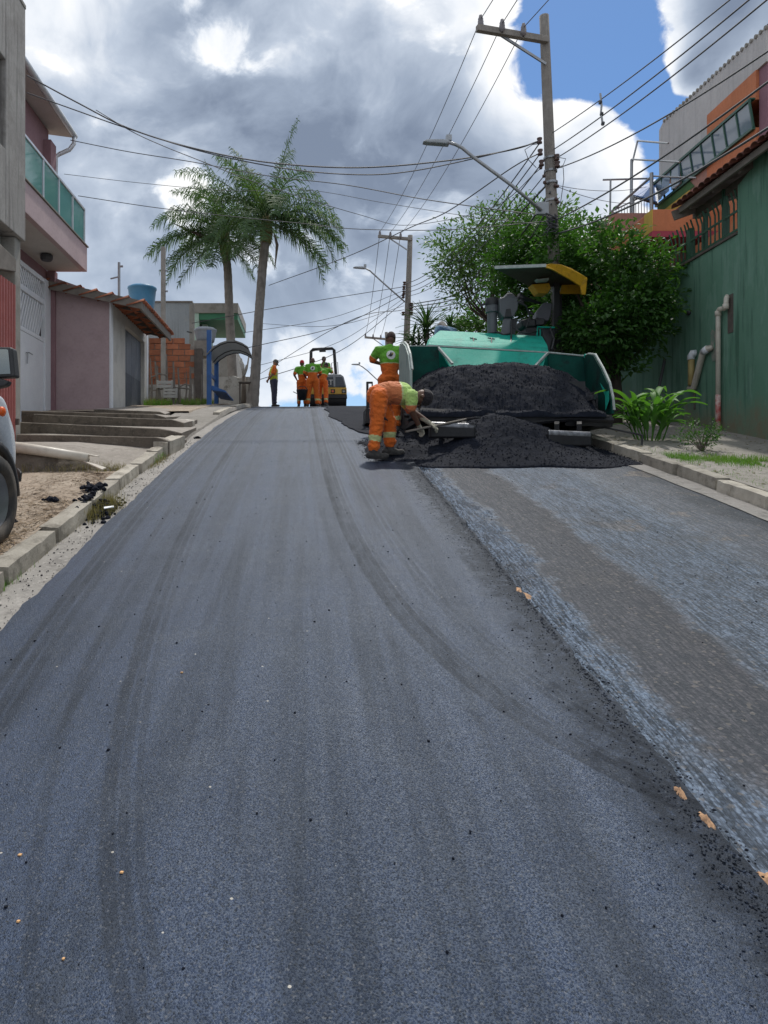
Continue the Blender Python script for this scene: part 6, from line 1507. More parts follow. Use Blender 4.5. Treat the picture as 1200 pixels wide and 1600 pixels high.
# leafy tree behind the canopy
def tree(label, name, base, fk, blobs, lm, L, W_, bark, r0, dens=1, cat='tree', twig=5, cnt=.6, wob=.12):
    t = thing(name, label, cat, base)
    q = MB(); q.tube([base, Vector(base).lerp(Vector(fk), .5)+V(.05, 0, 0), fk], [r0, r0*.8, r0*.7], 9); q.build('trunk', MATS[bark], t, smooth=True)
    B = []
    for px, py, rx, rz, Y, ry in blobs:
        k = Y/F; B.append((P(px, py, Y), (rx*k, ry, rz*k), int(rx*rz*cnt)))
        q = MB(); limbs(q, fk, P(px, py+rz*.3, Y), r0*.5, r0*.08, n=6, wob=wob); q.build('limb', MATS[bark], t, smooth=True)
    crown('crown', lm, B, L, W_, t, dens, .3, .35, twig); return t
tree('bright green leafy tree rising behind the yellow paver canopy', 'leafy_tree', V(5.6, 17.2, G(17.2)), V(5.6, 17.2, G(17.2)+1.4),
     ((835, 372, 40, 32, 17, 1.0), (875, 392, 46, 34, 16.6, 1.0), (812, 400, 40, 32, 17.2, 1.0), (850, 430, 44, 34, 17, 1), (815, 450, 36, 34, 17.3, .9), (880, 450, 36, 50, 16.8, .9), (842, 490, 36, 36, 17.2, .8), (790, 425, 30, 26, 17.5, .8), (895, 510, 34, 36, 16.5, .8), (860, 520, 30, 28, 17, .7), (810, 505, 22, 24, 17.4, .6), (905, 560, 30, 26, 16.0, .6)), 'leaf_broad', .11, .032, 'bark', .10, 1.9)
tree('feathery tree with airy foliage and forked reddish branches left of the canopy', 'feathery_tree', V(6.2, 24.0, G(24)), P(768, 505, 22.5),
     ((790, 352, 36, 22, 22.5, 1.2), (745, 372, 34, 20, 22.5, 1.2), (706, 385, 24, 18, 22.3, .8), (722, 418, 30, 16, 22.2, .9), (765, 405, 36, 22, 22.6, 1.2), (800, 390, 34, 28, 22.8, 1.2), (705, 430, 18, 12, 22, .6), (735, 448, 26, 15, 22.3, .8), (722, 470, 14, 10, 22.2, .4), (775, 440, 26, 14, 22.6, .8), (820, 358, 30, 20, 23, 1), (700, 402, 16, 12, 22.1, .5)), 'leaf_feather', .16, .034, 'bark_dark', .075, 1.5, twig=6, cnt=.72, wob=.2)
tree('small round topped tree in the gap between the yucca and the exhaust', 'round_tree', V(6.9, 30, G(30)), P(738, 525, 29.5),
     ((732, 494, 10, 8, 29.5, .5), (722, 508, 9, 7, 29.5, .4), (742, 506, 12, 9, 29.5, .5), (716, 517, 8, 5, 29.5, .4), (756, 500, 10, 14, 29, .5), (765, 515, 10, 10, 29, .5), (735, 518, 14, 5, 29.5, .5)), 'leaf_broad', .20, .07, 'bark', .07, 1.5, cnt=1.1)
tree('dark clipped tree right behind the near utility pole', 'dark_tree', V(8.2, 24, G(24)), P(866, 400, 23.5),
     ((848, 345, 14, 14, 23.5, .7), (872, 350, 16, 18, 23.5, .7), (835, 352, 10, 8, 23.5, .5), (862, 370, 22, 14, 23.5, .6)), 'leaf_feather', .2, .04, 'bark', .1, 1.2, cnt=1.0)

# palms: each frond a part
def frond(mb, base, az, el, L, droop, W_=.70, n=52, side_lean=0):
    """feather frond: arching rachis with hanging leaflets"""
    pts = []; d = Vector((cos(az)*cos(el), sin(az)*cos(el), sin(el))); p = Vector(base); N = 16
    for i in range(N+1):
        pts.append(p.copy()); t = i/N; d = (d+Vector((0, 0, -droop*(.35+1.3*t))) * (1/N)).normalized(); p = p+d*L/N
    mb.tube(pts, [.026*(1-.85*i/N) for i in range(N+1)], 5)
    for i in range(n):
        t = .10+.90*i/(n-1); f = t*N; k = min(int(f), N-1); q = pts[k].lerp(pts[k+1], f-k); tan = (pts[k+1]-pts[k]).normalized()
        s0 = tan.cross(Vector((0, 0, 1))); s0 = s0.normalized() if s0.length > .05 else Vector((sin(az), -cos(az), 0)); upn = s0.cross(tan).normalized()
        w = W_*(.45+.75*sin(pi*min(1, t*1.02+.03))**.7)*random.uniform(.8, 1.1)
        for e in (-1, 1):
            d0 = (s0*e*random.uniform(.6, 1.0)+tan*random.uniform(.35, .75)+upn*random.uniform(-.25, .45)).normalized()
            d1 = (d0+Vector((0, 0, -random.uniform(.9, 2.0)))).normalized(); hw = .016
            a = q; b_ = a+d0*w*.5; c = b_+d1*w*.5; sw = d0.cross(upn).normalized() if d0.cross(upn).length > .1 else tan
            o = len(mb.v); mb.v += [tuple(a+tan*hw), tuple(a-tan*hw), tuple(b_-tan*hw*1.1), tuple(b_+tan*hw*1.1), tuple(c)]
            mb.f += [[o, o+1, o+2, o+3], [o+3, o+2, o+4]]; mb.m += [0, 0]
def palm(label, pts, radii, spec, group):
    base = pts[0]; t = thing('palm_tree', label, 'palm tree', base, group=group)
    q = MB(); P2 = []; R2 = []
    N = 40
    for i in range(N+1):
        u = i/N*(len(pts)-1); k = min(int(u), len(pts)-2); P2.append(Vector(pts[k]).lerp(Vector(pts[k+1]), u-k)); R2.append((radii[k]+(radii[k+1]-radii[k])*(u-k))*(1+.05*(i%2)))
    q.tube(P2, R2, 14); q.build('trunk', MATS['palm_trunk'], t, smooth=True)
    top = Vector(pts[-1])
    q = MB(); q.tube([top-V(0, 0, .35), top, top+V(0, 0, .45), top+V(0, 0, .8)], [radii[-1]*1.15, radii[-1]*1.5, radii[-1]*1.1, .05], 12); q.build('crownshaft', MATS['leaf_dry'], t, smooth=True)
    for az, el, L, dr in spec:
        q = MB(); frond(q, top+V(0, 0, .35+.2*random.random()), radians(az), radians(el), L, dr); q.build('frond', MATS['leaf_palm'], t)
    return t, top
YPa = 25.2; c = P(430, 352, YPa)
spA = [(15, 76, 3.7, .5), (60, 70, 3.4, .8), (150, 72, 3.2, .9), (178, 52, 3.7, 1.2), (160, 66, 2.8, .8), (190, 45, 2.6, 1.4), (5, 20, 3.4, 2.3), (345, 5, 3.3, 2.2), (15, -10, 3.0, 2.0), (280, 30, 2.9, 2.3), (255, 10, 2.8, 2.2), (90, 50, 2.8, 1.6), (150, 50, 2.6, 1.2), (205, 62, 2.6, 1.0), (120, 70, 2.6, .9), (10, 42, 2.9, 1.9), (355, 30, 3.0, 1.9), (20, 22, 3.1, 1.6), (340, 15, 3.0, 1.5), (0, 5, 3.0, 1.1), (30, 0, 2.9, 1.3), (325, -5, 2.8, 1.0), (200, 0, 2.2, 1.6), (165, -15, 2.2, 1.4), (230, 20, 2.5, 1.7), (250, 45, 2.6, 1.6), (285, 25, 2.6, 1.8), (310, 50, 2.7, 1.6), (270, -10, 2.2, 1.4), (100, 20, 2.6, 1.5), (60, 35, 2.7, 1.6), (130, 5, 2.4, 1.4), (15, 60, 2.4, 1.8), (215, -35, 1.9, .8), (350, -25, 2.6, .6)]
palm('taller palm at the kerb on the crest, its trunk leaning slightly right', [P(393, 638, YPa)-V(0,0,.1), P(399, 585, YPa), P(404, 500, YPa), P(410, 420, YPa), P(416, 365, YPa)], [.23, .17, .155, .15, .15], spA, 'palms on the left pavement at the crest')
YPb = 27.6
spB = [(170, 78, 2.8, .6), (140, 66, 2.9, .9), (165, 60, 2.9, 1.2), (180, 40, 3.0, 1.6), (175, 18, 3.2, 1.4), (200, 20, 3.2, 2.2), (185, -10, 3.1, 1.9), (260, 5, 2.8, 2.2), (300, 10, 2.8, 2.2), (270, 50, 2.7, 2.2), (130, 60, 2.8, 1.5), (120, 25, 2.8, 1.6), (190, 5, 3.2, 1.1), (200, -15, 2.9, .9), (160, -5, 2.9, 1.2), (185, -38, 2.6, .6), (170, 50, 2.9, 1.7), (215, 35, 2.6, 1.8), (240, 55, 2.6, 1.6), (265, 20, 2.5, 1.8), (290, 45, 2.5, 1.7), (140, 30, 2.7, 1.6), (100, 40, 2.6, 1.7), (225, -20, 2.3, 1.2), (250, -40, 1.9, .8), (330, -30, 2.3, .9), (345, -10, 2.4, 1.3), (20, 40, 2.3, 1.8), (320, 30, 2.4, 1.8), (60, 60, 2.5, 1.4), (0, -50, 1.9, .5)]
pB, topB = palm('shorter palm with drooping fronds behind the shelter roof', [P(367, 628, YPb), P(363, 580, YPb), P(359, 500, YPb), P(356, 425, YPb), P(352, 386, YPb)], [.20, .17, .16, .15, .15], spB, 'palms on the left pavement at the crest')
mb = MB(); tpA = P(416, 365, YPa)
mb.tube([tpA+V(.28, -.1, -.05), tpA+V(.38, -.2, -.45), tpA+V(.30, -.2, -1.3)], [.03, .06, .01], 6); mb.build('hanging_sheath', MATS['bark'], [o for o in COL.objects if o.name.startswith('palm_tree')][0])
mb = MB(); mb.tube([topB+V(-.1, -.1, .1), topB+V(-.9, -.3, .35), topB+V(-1.9, -.4, .75)], [.05, .07, .01], 6); mb.build('flower_sheath', MATS['bark_dark'], pB)

# spiky yuccas beyond the hopper
yl = MB(); n = 5
for i in range(n+1):
    t = i/n; w = .026*sin(pi*min(.98, .22+.78*t))+.001; yl.v += [(-w, t*.62, .05*sin(pi*t)-.12*t*t+.01), (0, t*.62, .05*sin(pi*t)-.12*t*t), (w, t*.62, .05*sin(pi*t)-.12*t*t+.01)]
for i in range(n):
    for k in (0, 1): yl.f.append([i*3+k, i*3+k+1, (i+1)*3+k+1, (i+1)*3+k]); yl.m.append(0)
YL_M = yl.mesh('leaf', MATS['leaf_yucca'])
def rosette(par, c, n, sc):
    for i in range(n):
        el = random.uniform(-.35, 1.35); az = random.uniform(0, 2*pi)
        inst(YL_M, 'leaf', par, c+V(0, 0, random.uniform(-.12, .08)), (el, 0, az), (1, sc*random.uniform(.8, 1.1), 1))
for lab, spots in (('spiky yucca with a tall rosette just left of the bowed worker', [(667, 512, 1.25, 60), (664, 528, .9, 34)]), ('smaller spiky yucca just right of the bowed worker', [(704, 514, .85, 40)]), ('low spiky yucca next to the far utility pole', [(646, 533, .85, 34), (655, 540, .8, 26)])):
    YY = 19.5; c0 = P(spots[0][0], 0, YY); t = thing('yucca', lab, 'yucca', (c0.x, YY, G(YY)), group='yuccas beyond the paver')
    q = MB(); q.tube([(c0.x, YY, G(YY)-.05), (c0.x+.03, YY, G(YY)+.6), P(spots[0][0], spots[0][1]+4, YY)], [.09, .07, .06], 8); q.build('trunk', MATS['bark'], t)
    for px, py, sc, n_ in spots: rosette(t, P(px, py, YY), n_, sc)

# ginger-like plant on the right pavement
gl = MB(); n = 8; L = .42
for i in range(n+1):
    t = i/n; w = .050*(sin(pi*min(.985, .06+.94*t**.85)))**.8; z = .16*sin(pi*t*.6)-.16*t*t
    gl.v += [(-w, t*L, z+.012), (0, t*L, z-.004), (w, t*L, z+.012)]
for i in range(n):
    for k in (0, 1): gl.f.append([i*3+k, i*3+k+1, (i+1)*3+k+1, (i+1)*3+k]); gl.m.append(0)
GL_M = gl.mesh('leaf', MATS['leaf_ginger'], True)
gp_ = thing('leafy_plant', 'clump of broad lance shaped green leaves on the right pavement', 'plant', V(4.85, 10.35, G(10.35)+.11))
bx, by = 4.80, 10.4
for k in range(15):
    a = random.uniform(0, 2*pi); rr = random.uniform(.03, .20); p0 = V(bx+cos(a)*rr, by+sin(a)*rr*.7, G(by)+.10); le = Vector((cos(a)*.38+random.uniform(-.1, .1), sin(a)*.25, 1)).normalized(); H_ = random.uniform(.30, .58)
    q = MB(); q.tube([p0, p0+le*H_*.5, p0+le*H_+V(cos(a)*.05, 0, 0)], [.011, .009, .005], 5); q.build('stem', MATS['leaf_ginger'], gp_)
    for m_ in range(6):
        t = .35+.65*m_/5; az = a+(pi/2 if m_%2 else -pi/2)+random.uniform(-.6, .6)
        inst(GL_M, 'leaf', gp_, p0+le*H_*t, (random.uniform(.15, .85), random.uniform(-.3, .3), az), tuple([random.uniform(.6, .95)]*3))
for (px, py, az, sc) in ((990, 640, 100, 1.5), (1062, 640, -70, 1.6), (1045, 628, -40, 1.4), (1070, 652, -95, 1.2)):
    inst(GL_M, 'leaf', gp_, P(px if px < 1020 else px-20, py, 10.3), (.35, 0, radians(az)), (sc*.7, sc, sc))
# sparse little shrub and grass at the right kerb
sh = thing('small_shrub', 'sparse small leaved shrub near the right kerb', 'shrub', V(5.0, 9.35, G(9.35)+.11))
q = MB(); B = []
for k in range(26):
    a = random.uniform(0, 2*pi); p0 = V(5.0, 9.35, G(9.35)+.10); e = p0+V(cos(a)*random.uniform(.05, .32), sin(a)*.22, random.uniform(.12, .42)); q.tube([p0, p0.lerp(e, .5)+V(0, 0, .05), e], [.006, .004, .002], 4); B.append((e, (.07, .07, .06), 22)); B.append((p0.lerp(e, .6), (.06, .06, .05), 10))
q.build('stem', MATS['bark'], sh); crown('foliage', 'leaf_broad', B, .035, .011, sh, 1, .1, .1, 3)
def blades(name, m, fn, n, h, w, label=None, zf=None):
    q = MB()
    for _ in range(n):
        x, y = fn(); z = (zf or zr)(x, y); a = random.uniform(0, 2*pi); hh = h*random.uniform(.4, 1.2); d = V(cos(a), sin(a), 0); ln = random.uniform(.1, .7)*hh; s_ = V(-sin(a), cos(a), 0)*w
        o = len(q.v); p = V(x, y, z-.01); q.v += [tuple(p-s_), tuple(p+s_), tuple(p+d*ln*.4+V(0, 0, hh*.6)+s_*.7), tuple(p+d*ln*.4+V(0, 0, hh*.6)-s_*.7), tuple(p+d*ln+V(0, 0, hh))]
        q.f += [[o, o+1, o+2, o+3], [o+3, o+2, o+4]]; q.m += [0, 0]
    return stuff(q.build(name, MATS[m]))
def gpatch():
    while True:
        t = random.random(); x = 4.30+1.2*t+random.gauss(0, .10); y = 8.75-.75*t*.6+random.gauss(0, .22)
        if x > 4.27 and nz(x, y, 0, 3.2) > -.25: return x, y
blades('grass', 'grass', gpatch, 5200, .055, .0022)
blades('grass', 'grass', lambda: (4.3+abs(random.gauss(0, .35)), random.uniform(4, 8)), 1600, .035, .002)
zy = lambda x, y: G(y)+.13
def ypatch():
    while True:
        x, y = random.uniform(-4.7, -2.95), random.uniform(19.8, 23.6)
        if nz(x, y, 6, 1.6) > .02: return x, y
blades('grass', 'grass', ypatch, 3600, .17, .005, zf=zy)
blades('dry_grass', 'leaf_dry', ypatch, 1200, .22, .004, zf=zy)
blades('grass', 'grass', lambda: (-1.90+random.gauss(0, .03), 9.3+random.gauss(0, .18)), 700, .09, .002, zf=lambda x, y: G(y)+.01)
blades('grass', 'leaf_dry', lambda: (-1.86+random.gauss(0, .05), 9.15+random.gauss(0, .25)), 500, .07, .002, zf=lambda x, y: G(y)+.01)
blades('grass', 'grass', lambda: (-1.93+random.gauss(0, .035), 4.62+random.gauss(0, .10)), 700, .06, .0015, zf=lambda x, y: G(y)+.01)
blades('dry_grass', 'leaf_dry', lambda: (random.uniform(-4.2, -2.0), 8.02+random.gauss(0, .10)), 2600, .09, .002, zf=zl)
blades('dry_grass', 'leaf_dry', lambda: (random.choice([-1.88]) + random.gauss(0, .02), random.uniform(4.2, 9)), 900, .03, .0015, zf=lambda x, y: G(y)+.01)
# straw litter on the verge
q = MB()
for _ in range(5200):
    u = random.random(); y = random.uniform(3.4, 7.8); x = -2.02-abs(random.gauss(0, .38)); z = zl(x, y)+random.uniform(.0, .016); a = random.uniform(0, pi); L = random.uniform(.015, .055); d = V(cos(a), sin(a), random.uniform(-.12, .12))*L; s_ = V(-sin(a), cos(a), 0)*.0022
    if nz(x, y, 1, 1.4) < -.15 and random.random() < .7: continue
    o = len(q.v); p = V(x, y, z); q.v += [tuple(p-d-s_), tuple(p-d+s_), tuple(p+d+s_), tuple(p+d-s_)]; q.f.append([o, o+1, o+2, o+3]); q.m.append(0)
stuff(q.build('straw', MATS['straw']))
q = MB()
for _ in range(700):
    if True: x = random.uniform(4.3, 6.5); y = 5+9*random.random(); z = zr(x, y)
    else: x = random.uniform(-3.6, -2.0); y = random.uniform(8.2, 9.5); z = slabz(x, y)
    add_leaf(q, V(x, y, z+.004), V(random.uniform(-1, 1), random.uniform(-1, 1), random.uniform(-.1, .3)).normalized(), V(0, 0, 1), random.uniform(.02, .06), random.uniform(.006, .016))
stuff(q.build('leaf_litter', MATS['leaf_dry']))
# bare pruned stump by the palms
bt = thing('pruned_stump', 'bare pruned stump with cut branches beside the taller palm', 'tree', P(380, 632, 25.6))
q = MB(); b0 = P(381, 630, 25.6); k_ = P(381, 588, 25.6); q.tube([b0, k_], [.10, .07], 8); q.build('trunk', MATS['bark'], bt, smooth=True)
for px, py in ((372, 558), (377, 560), (389, 556), (385, 570)):
    q = MB(); q.tube([k_, P((381+px)/2+1, 575, 25.6), P(px, py, 25.6)], [.05, .035, .028], 6); q.build('limb', MATS['whitewash'], bt, smooth=True)
tb_ = thing('rough_table', 'small makeshift wooden table at the foot of the palm', 'table', P(383, 632, 25.1))
q = MB(); c = P(383, 597, 25.1); q.box(c.x-.22, c.x+.2, 25.0, 25.35, c.z-.03, c.z); q.build('top', MATS['wood_dark'], tb_)
for dx in (-.18, .15):
    q = MB(); q.box(c.x+dx-.025, c.x+dx+.025, 25.1, 25.15, G(25.1)+.1, c.z-.031); q.build('leg', MATS['wood_dark'], tb_)
# ================================================================== POLES, LAMPS, WIRES
mat('wire', (.05, .052, .06), (.065, .067, .075), 4, .6); mat('insul', (.20, .19, .20), (.14, .12, .12), 5, .4); mat('insul_brown', (.085, .045, .035), (.06, .03, .025), 5, .35); mat('lamp_grey', (.36, .38, .40), (.30, .32, .34), 5, .5)
def upole(label, Y, ptop, pbot, r0, r1, arm, brace, ins, lamp=None):
    T_ = P(*ptop, Y); B_ = P(*pbot, Y); t = thing('utility_pole', label, 'utility pole', (B_.x, Y, G(Y)), group='utility poles on the right side of the street')
    d = (B_-T_); zg = G(Y)+.0; bot = T_+d*((T_.z-zg)/(T_.z-B_.z)); N = 12
    q = MB(); q.tube([T_.lerp(bot, i/N)+V(.012*nz(i, Y, 0), 0, 0) for i in range(N+1)], [r0+(r1-r0)*i/N for i in range(N+1)], 12); q.build('shaft', MATS['pole_wood'], t, smooth=True)
    a, c = P(*arm[0], Y-.45), P(*arm[1], Y-.1)
    q = MB(); q.bar(a, c, .10, .115); ar = q.build('crossarm', MATS['pole_wood'], t, bevel=.008)
    q = MB(); q.bar(P(*brace[0], Y-.3), P(*brace[1], Y-.12), .03, .045); q.build('brace', MATS['galv'], t)
    for px, py in ins:
        b0 = P(px, py, Y-.4); s_ = r0/.095
        q = MB(); q.lathe([(.02, -.03), (.05, 0), (.058, .03), (.05, .055), (.055, .08), (.045, .11), (.05, .13), (.035, .165), (.03, .2), (0, .2)], b0, 12); q.build('insulator', MATS['insul'], ar, smooth=True)
    if lamp:
        pts, hx = lamp
        q = MB(); q.tube([P(*p_, Y-.3-.0*i) for i, p_ in enumerate(pts)], .032, 8); la = q.build('lamp_arm', MATS['galv'], t, smooth=True)
        h = P(*hx, Y-.3); s_ = 1
        q = MB(); q.slab([h+V(.0, 0, .03), h+V(-.12, 0, .055), h+V(-.42, 0, .05), h+V(-.50, 0, .01), h+V(-.40, 0, -.01), h+V(0, 0, -.04)], (0, .16, 0)); q.build('lamp_head', MATS['lamp_grey'], la, bevel=.02)
        q = MB(); q.box(h.x-.06, h.x+.04, Y-.28, Y-.18, h.z+.04, h.z+.14); q.build('photocell', MATS['lamp_grey'], la)
    return t
t1 = upole('nearest and tallest utility pole, rising behind the broadleaf tree', 14.0, (850, 25), (863, 345), .088, .125, ((745, 44), (856, 63)), ((781, 54), (853, 100)), ((751, 41), (784.5, 47.5), (818, 54)),
      lamp=([(846, 329), (800, 290), (740, 246), (722, 231), (712, 226), (700, 222)], (703, 221)))
def spool(Y, px, py, par, r=.05):
    c = P(px, py, Y); q = MB(); q.lathe([(.02, -.06), (.05, -.05), (.05, -.03), (.03, 0), (.05, .03), (.05, .05), (.02, .06)], c, 10); q.build('spool', MATS['insul_brown'], par, smooth=True)
for px, py in ((843, 220), (844, 238), (846, 255), (870, 246), (871, 257)): spool(13.85, px, py, t1)
for px, py in ((845, 262), (850, 275), (851, 285), (868, 290), (871, 291), (869, 311), (872, 316)):
    q = MB(); c = P(px, py, 13.88); q.ball(c, .035, 8, 5); q.build('clamp', MATS['insul_brown'], t1)
for py in (248, 268, 286, 314):
    q = MB(); c = P(857.5+(py-200)*.04, py, 14); q.cyl(c-V(0,0,.02), c+V(0,0,.02), .125, n=12); q.build('band', MATS['galv'], t1)
q = MB(); c = P(846, 325, 13.75); q.box(c.x-.10, c.x+.13, 13.72, 13.80, P(0, 335, 13.75).z, P(0, 316, 13.75).z); q.build('bracket_box', MATS['lamp_grey'], t1, bevel=.01)
for k in range(7):   # knot of cables at tree height
    q = MB(); pts = [P(862+10*sin(k*1.7+i*1.9), 336+i*6+3*cos(k+i), 13.8+.1*cos(i+k)) for i in range(6)]; q.tube(pts, .014, 5); q.build('cable_knot', MATS['wire'], t1)
t2 = upole('second utility pole up the street, beyond the hopper with its crossarm in clear sky', 30.0, (641, 368), (635, 540), .10, .15, ((591, 369), (644, 374)), ((608, 372), (637, 391)), ((593.5, 368.5), (610, 370), (626, 371.5)),
      lamp=([(633, 472), (610, 452), (590, 434), (578, 423), (570, 419)], (571, 418)))
for px, py in ((632, 443), (631, 450), (631, 457), (630, 463), (643, 476), (643, 483), (630, 490), (643, 490)): 
    c = P(px, py, 29.85); q = MB(); q.lathe([(.03, -.08), (.08, -.06), (.04, 0), (.08, .06), (.03, .08)], c, 8); q.build('spool', MATS['insul_brown'], t2)
t3 = upole('small far utility pole over the standing worker', 44.0, (603.5, 519), (606, 575), .09, .13, ((570, 527), (604, 530)), ((583, 529), (600, 541)), ((571, 526), (583, 527.5), (595, 528.5)),
      lamp=([(604, 606), (590, 594), (574, 579), (566, 573), (561, 570)], (562, 569.5)))
WG = 'overhead wires and service cables'
def wire(name, label, pts, r=.010, n=30, sag=0, cat='wire'):
    pts = [P(*p) for p in pts]; N = len(pts)
    out = []
    if N == 2:
        for i in range(n+1): t = i/n; out.append(pts[0].lerp(pts[1], t)-V(0, 0, sag*4*t*(1-t)))
    else:
        ex = [pts[0]*2-pts[1]]+pts+[pts[-1]*2-pts[-2]]
        for k in range(N-1):
            a, b_, c, d = ex[k:k+4]
            for i in range(8):
                t = i/8; out.append(.5*((2*b_)+(c-a)*t+(2*a-5*b_+4*c-d)*t*t+(3*b_-a-3*c+d)*t**3))
        out.append(pts[-1])
    q = MB(); q.tube(out, r, 5); o = q.build(name, MATS['wire'], origin=out[0]); return tag(o, label, cat, WG)
def X2Y(X, px): return X*F/(px-PX0)
# main lines over the crossarms
for i, (a, b_, c3, top) in enumerate((((751, 30), (593.5, 362), (571, 523), (770, 0)), ((784.5, 37), (610, 363), (583, 524.5), (808, 0)), ((818, 43), (626, 365), (595, 526), (857, 0)))):
    nm = ('left', 'middle', 'right')[i]
    wire('power_line', nm + ' bare line from the near crossarm to the second crossarm', [(*a, 13.6), (*b_, 29.6)], .008, sag=.35)
    X = P(*a, 13.6).x; Yt = X2Y(X, top[0]); p0, p1 = P(*a, 13.6), P(top[0], top[1], Yt); dsl = (p1-p0); e = p1+dsl*(9/abs(dsl.y))
    q = MB(); q.tube([p0.lerp(e, k/20)-V(0, 0, .0) for k in range(21)], .008, 5); tag(q.build('power_line', MATS['wire'], origin=p0), nm + ' bare line leaving the near crossarm over the camera', 'wire', WG)
    wire('power_line', nm + ' bare line from the second crossarm down to the small far crossarm', [(*b_, 29.6), (*c3, 43.6)], .012, sag=.5)
# lines running down the street on the right
for i, (a, c, X, r) in enumerate((((864, 207), (1140, 0), 4.62, .009), ((866, 233), (1170, 0), 4.62, .010), ((868, 248), (1198, 0), 4.62, .010), ((871, 263), (1200, 80), 4.62, .011), ((866, 345), (1200, 128), 4.62, .013), ((866, 366), (1200, 200), 4.62, .015))):
    p0 = P(*a, 13.9); p1 = P(*c, X2Y(X, c[0])); e = p1+(p1-p0)*(6/abs((p1-p0).y)); sg = (.05, .06, .08, .12, .10, .14)[i]
    pts = [p0.lerp(p1, k/16)-V(0, 0, sg*4*(k/16)*(1-k/16)) for k in range(17)]+[p1.lerp(e, k/6) for k in range(1, 7)]
    q = MB(); q.tube(pts, r, 5); tag(q.build('street_line', MATS['wire'], origin=p0), ('topmost', 'second from top', 'third from top', 'fourth from top', 'thick fifth', 'thick lowest')[i] + ' line from the near pole toward the upper right corner', 'wire', WG)
spc = thing('line_spacer', 'slim spacer rod clipped across three lines in the blue sky', 'spacer', P(940, 170, 11.6))
q = MB(); q.tube([P(938, 146, 11.6), P(940, 165, 11.6), P(939, 175, 11.6), P(942, 196, 11.6)], .016, 6); q.build('rod', MATS['galv'], spc)
for px, py in ((938, 160), (940, 178), (942, 193)):
    q = MB(); q.cyl(P(px-2, py, 11.6), P(px+2, py, 11.6), .03, n=6); q.build('clip', MATS['wire'], spc)
wire('service_cable', 'thick upper cable from the pink house eave to the near pole', [(42, 118, 13.5), (120, 160, 13.6), (200, 200, 13.7), (300, 231, 13.8), (420, 254, 13.9), (560, 262, 13.9), (700, 251, 13.9), (800, 234, 13.9), (843, 220, 13.85)], .014)
wire('service_cable', 'lower twin of the thick cable from the pink house', [(42, 145, 13.5), (120, 173, 13.6), (200, 201, 13.7), (320, 238, 13.8), (450, 264, 13.9), (560, 273, 13.9), (640, 268, 13.9), (740, 248, 13.9), (843, 222, 13.85)], .011)
wire('service_cable', 'thin cable splitting below the thick pair on the left', [(150, 172, 13.6), (205, 205, 13.7), (250, 226, 13.8), (310, 250, 13.9), (420, 292, 14.5), (560, 335, 18), (632, 352, 22), (760, 328, 15), (846, 262, 13.9)], .008)
wire('service_cable', 'cable from the gutter of the pink house behind the palms', [(110, 219, 17), (200, 237, 17), (300, 253, 17), (420, 275, 17), (540, 289, 16), (660, 311, 15), (780, 328, 14.5), (860, 338, 14)], .010)
wire('service_cable', 'fine cable crossing the sky halfway down the balcony', [(100, 272, 17), (220, 286, 17), (360, 298, 17), (480, 297, 17), (600, 317, 16), (746, 340, 15), (862, 352, 14)], .006)
wire('service_cable', 'cable leaving the balcony corner toward the far right', [(122, 306, 16.9), (240, 324, 17), (360, 338, 17), (480, 350, 17), (560, 358, 17), (700, 359, 16), (862, 345, 14)], .009)
for k, (a, c, r) in enumerate((((843, 224), (632, 443), .013), ((844, 240), (632, 450), .012), ((846, 256), (631, 457), .012), ((850, 275), (630, 463), .010))):
    wire('rack_line', ('first', 'second', 'third', 'fourth')[k] + ' of the parallel lines between the spool racks of two poles', [(*a, 13.85), (*c, 29.85)], r, sag=.55)
for k, (a, m_, c) in enumerate((((858, 285), (790, 360), (642, 476)), ((860, 300), (800, 385), (643, 480)), ((862, 318), (806, 400), (643, 484)), ((864, 340), (815, 418), (643, 490)))):
    wire('telephone_cable', ('upper black', 'second black', 'third black', 'lowest black')[k] + ' telephone cable sagging through the trees', [(*a, 13.85), (m_[0], m_[1], 17.5), (720, 455+k*8, 23), (*c, 29.85)], .020 if k < 2 else .014)
for k, (c, m_, y2) in enumerate((((300, 505), (470, 470), 26), ((380, 520), (520, 492), 25), ((380, 545), (530, 505), 24), ((390, 575), (530, 530), 26), ((385, 600), (530, 545), 26), ((398, 505), (520, 505), 34), ((405, 585), (540, 500), 40))):
    wire('drop_cable', ('first', 'second', 'third', 'fourth', 'fifth', 'sixth', 'seventh')[k] + ' drop cable from the second pole fanning down to the left houses', [(*c, y2), (m_[0], m_[1]+4, 28), (631, 448+6*k, 29.85)], .009 if k % 2 else .013)
wire('drop_cable', 'steep cable rising right from the palm toward the near pole', [(420, 446, 27), (540, 402, 22), (640, 356, 18), (700, 330, 16), (800, 262, 14.2), (846, 238, 13.9)], .012)
for k, (a, c) in enumerate((((872, 290), (1010, 292)), ((872, 292), (1000, 318)), ((871, 312), (950, 352)))):
    wire('drop_cable', ('level', 'middle', 'steep')[k] + ' thin cable from the near pole to the steel terrace frame', [(*a, 13.9), (*c, 17.6)], .006, sag=.1)
for k, pts in enumerate(([(846, 224), (832, 226), (820, 234), (826, 250), (838, 262)], [(873, 246), (884, 248), (880, 258), (872, 262), (880, 262), (881, 280), (874, 330)])):
    q = MB(); q.tube([P(*p_, 13.8) for p_ in pts], .007, 5); q.build('jumper', MATS['wire'], t1)

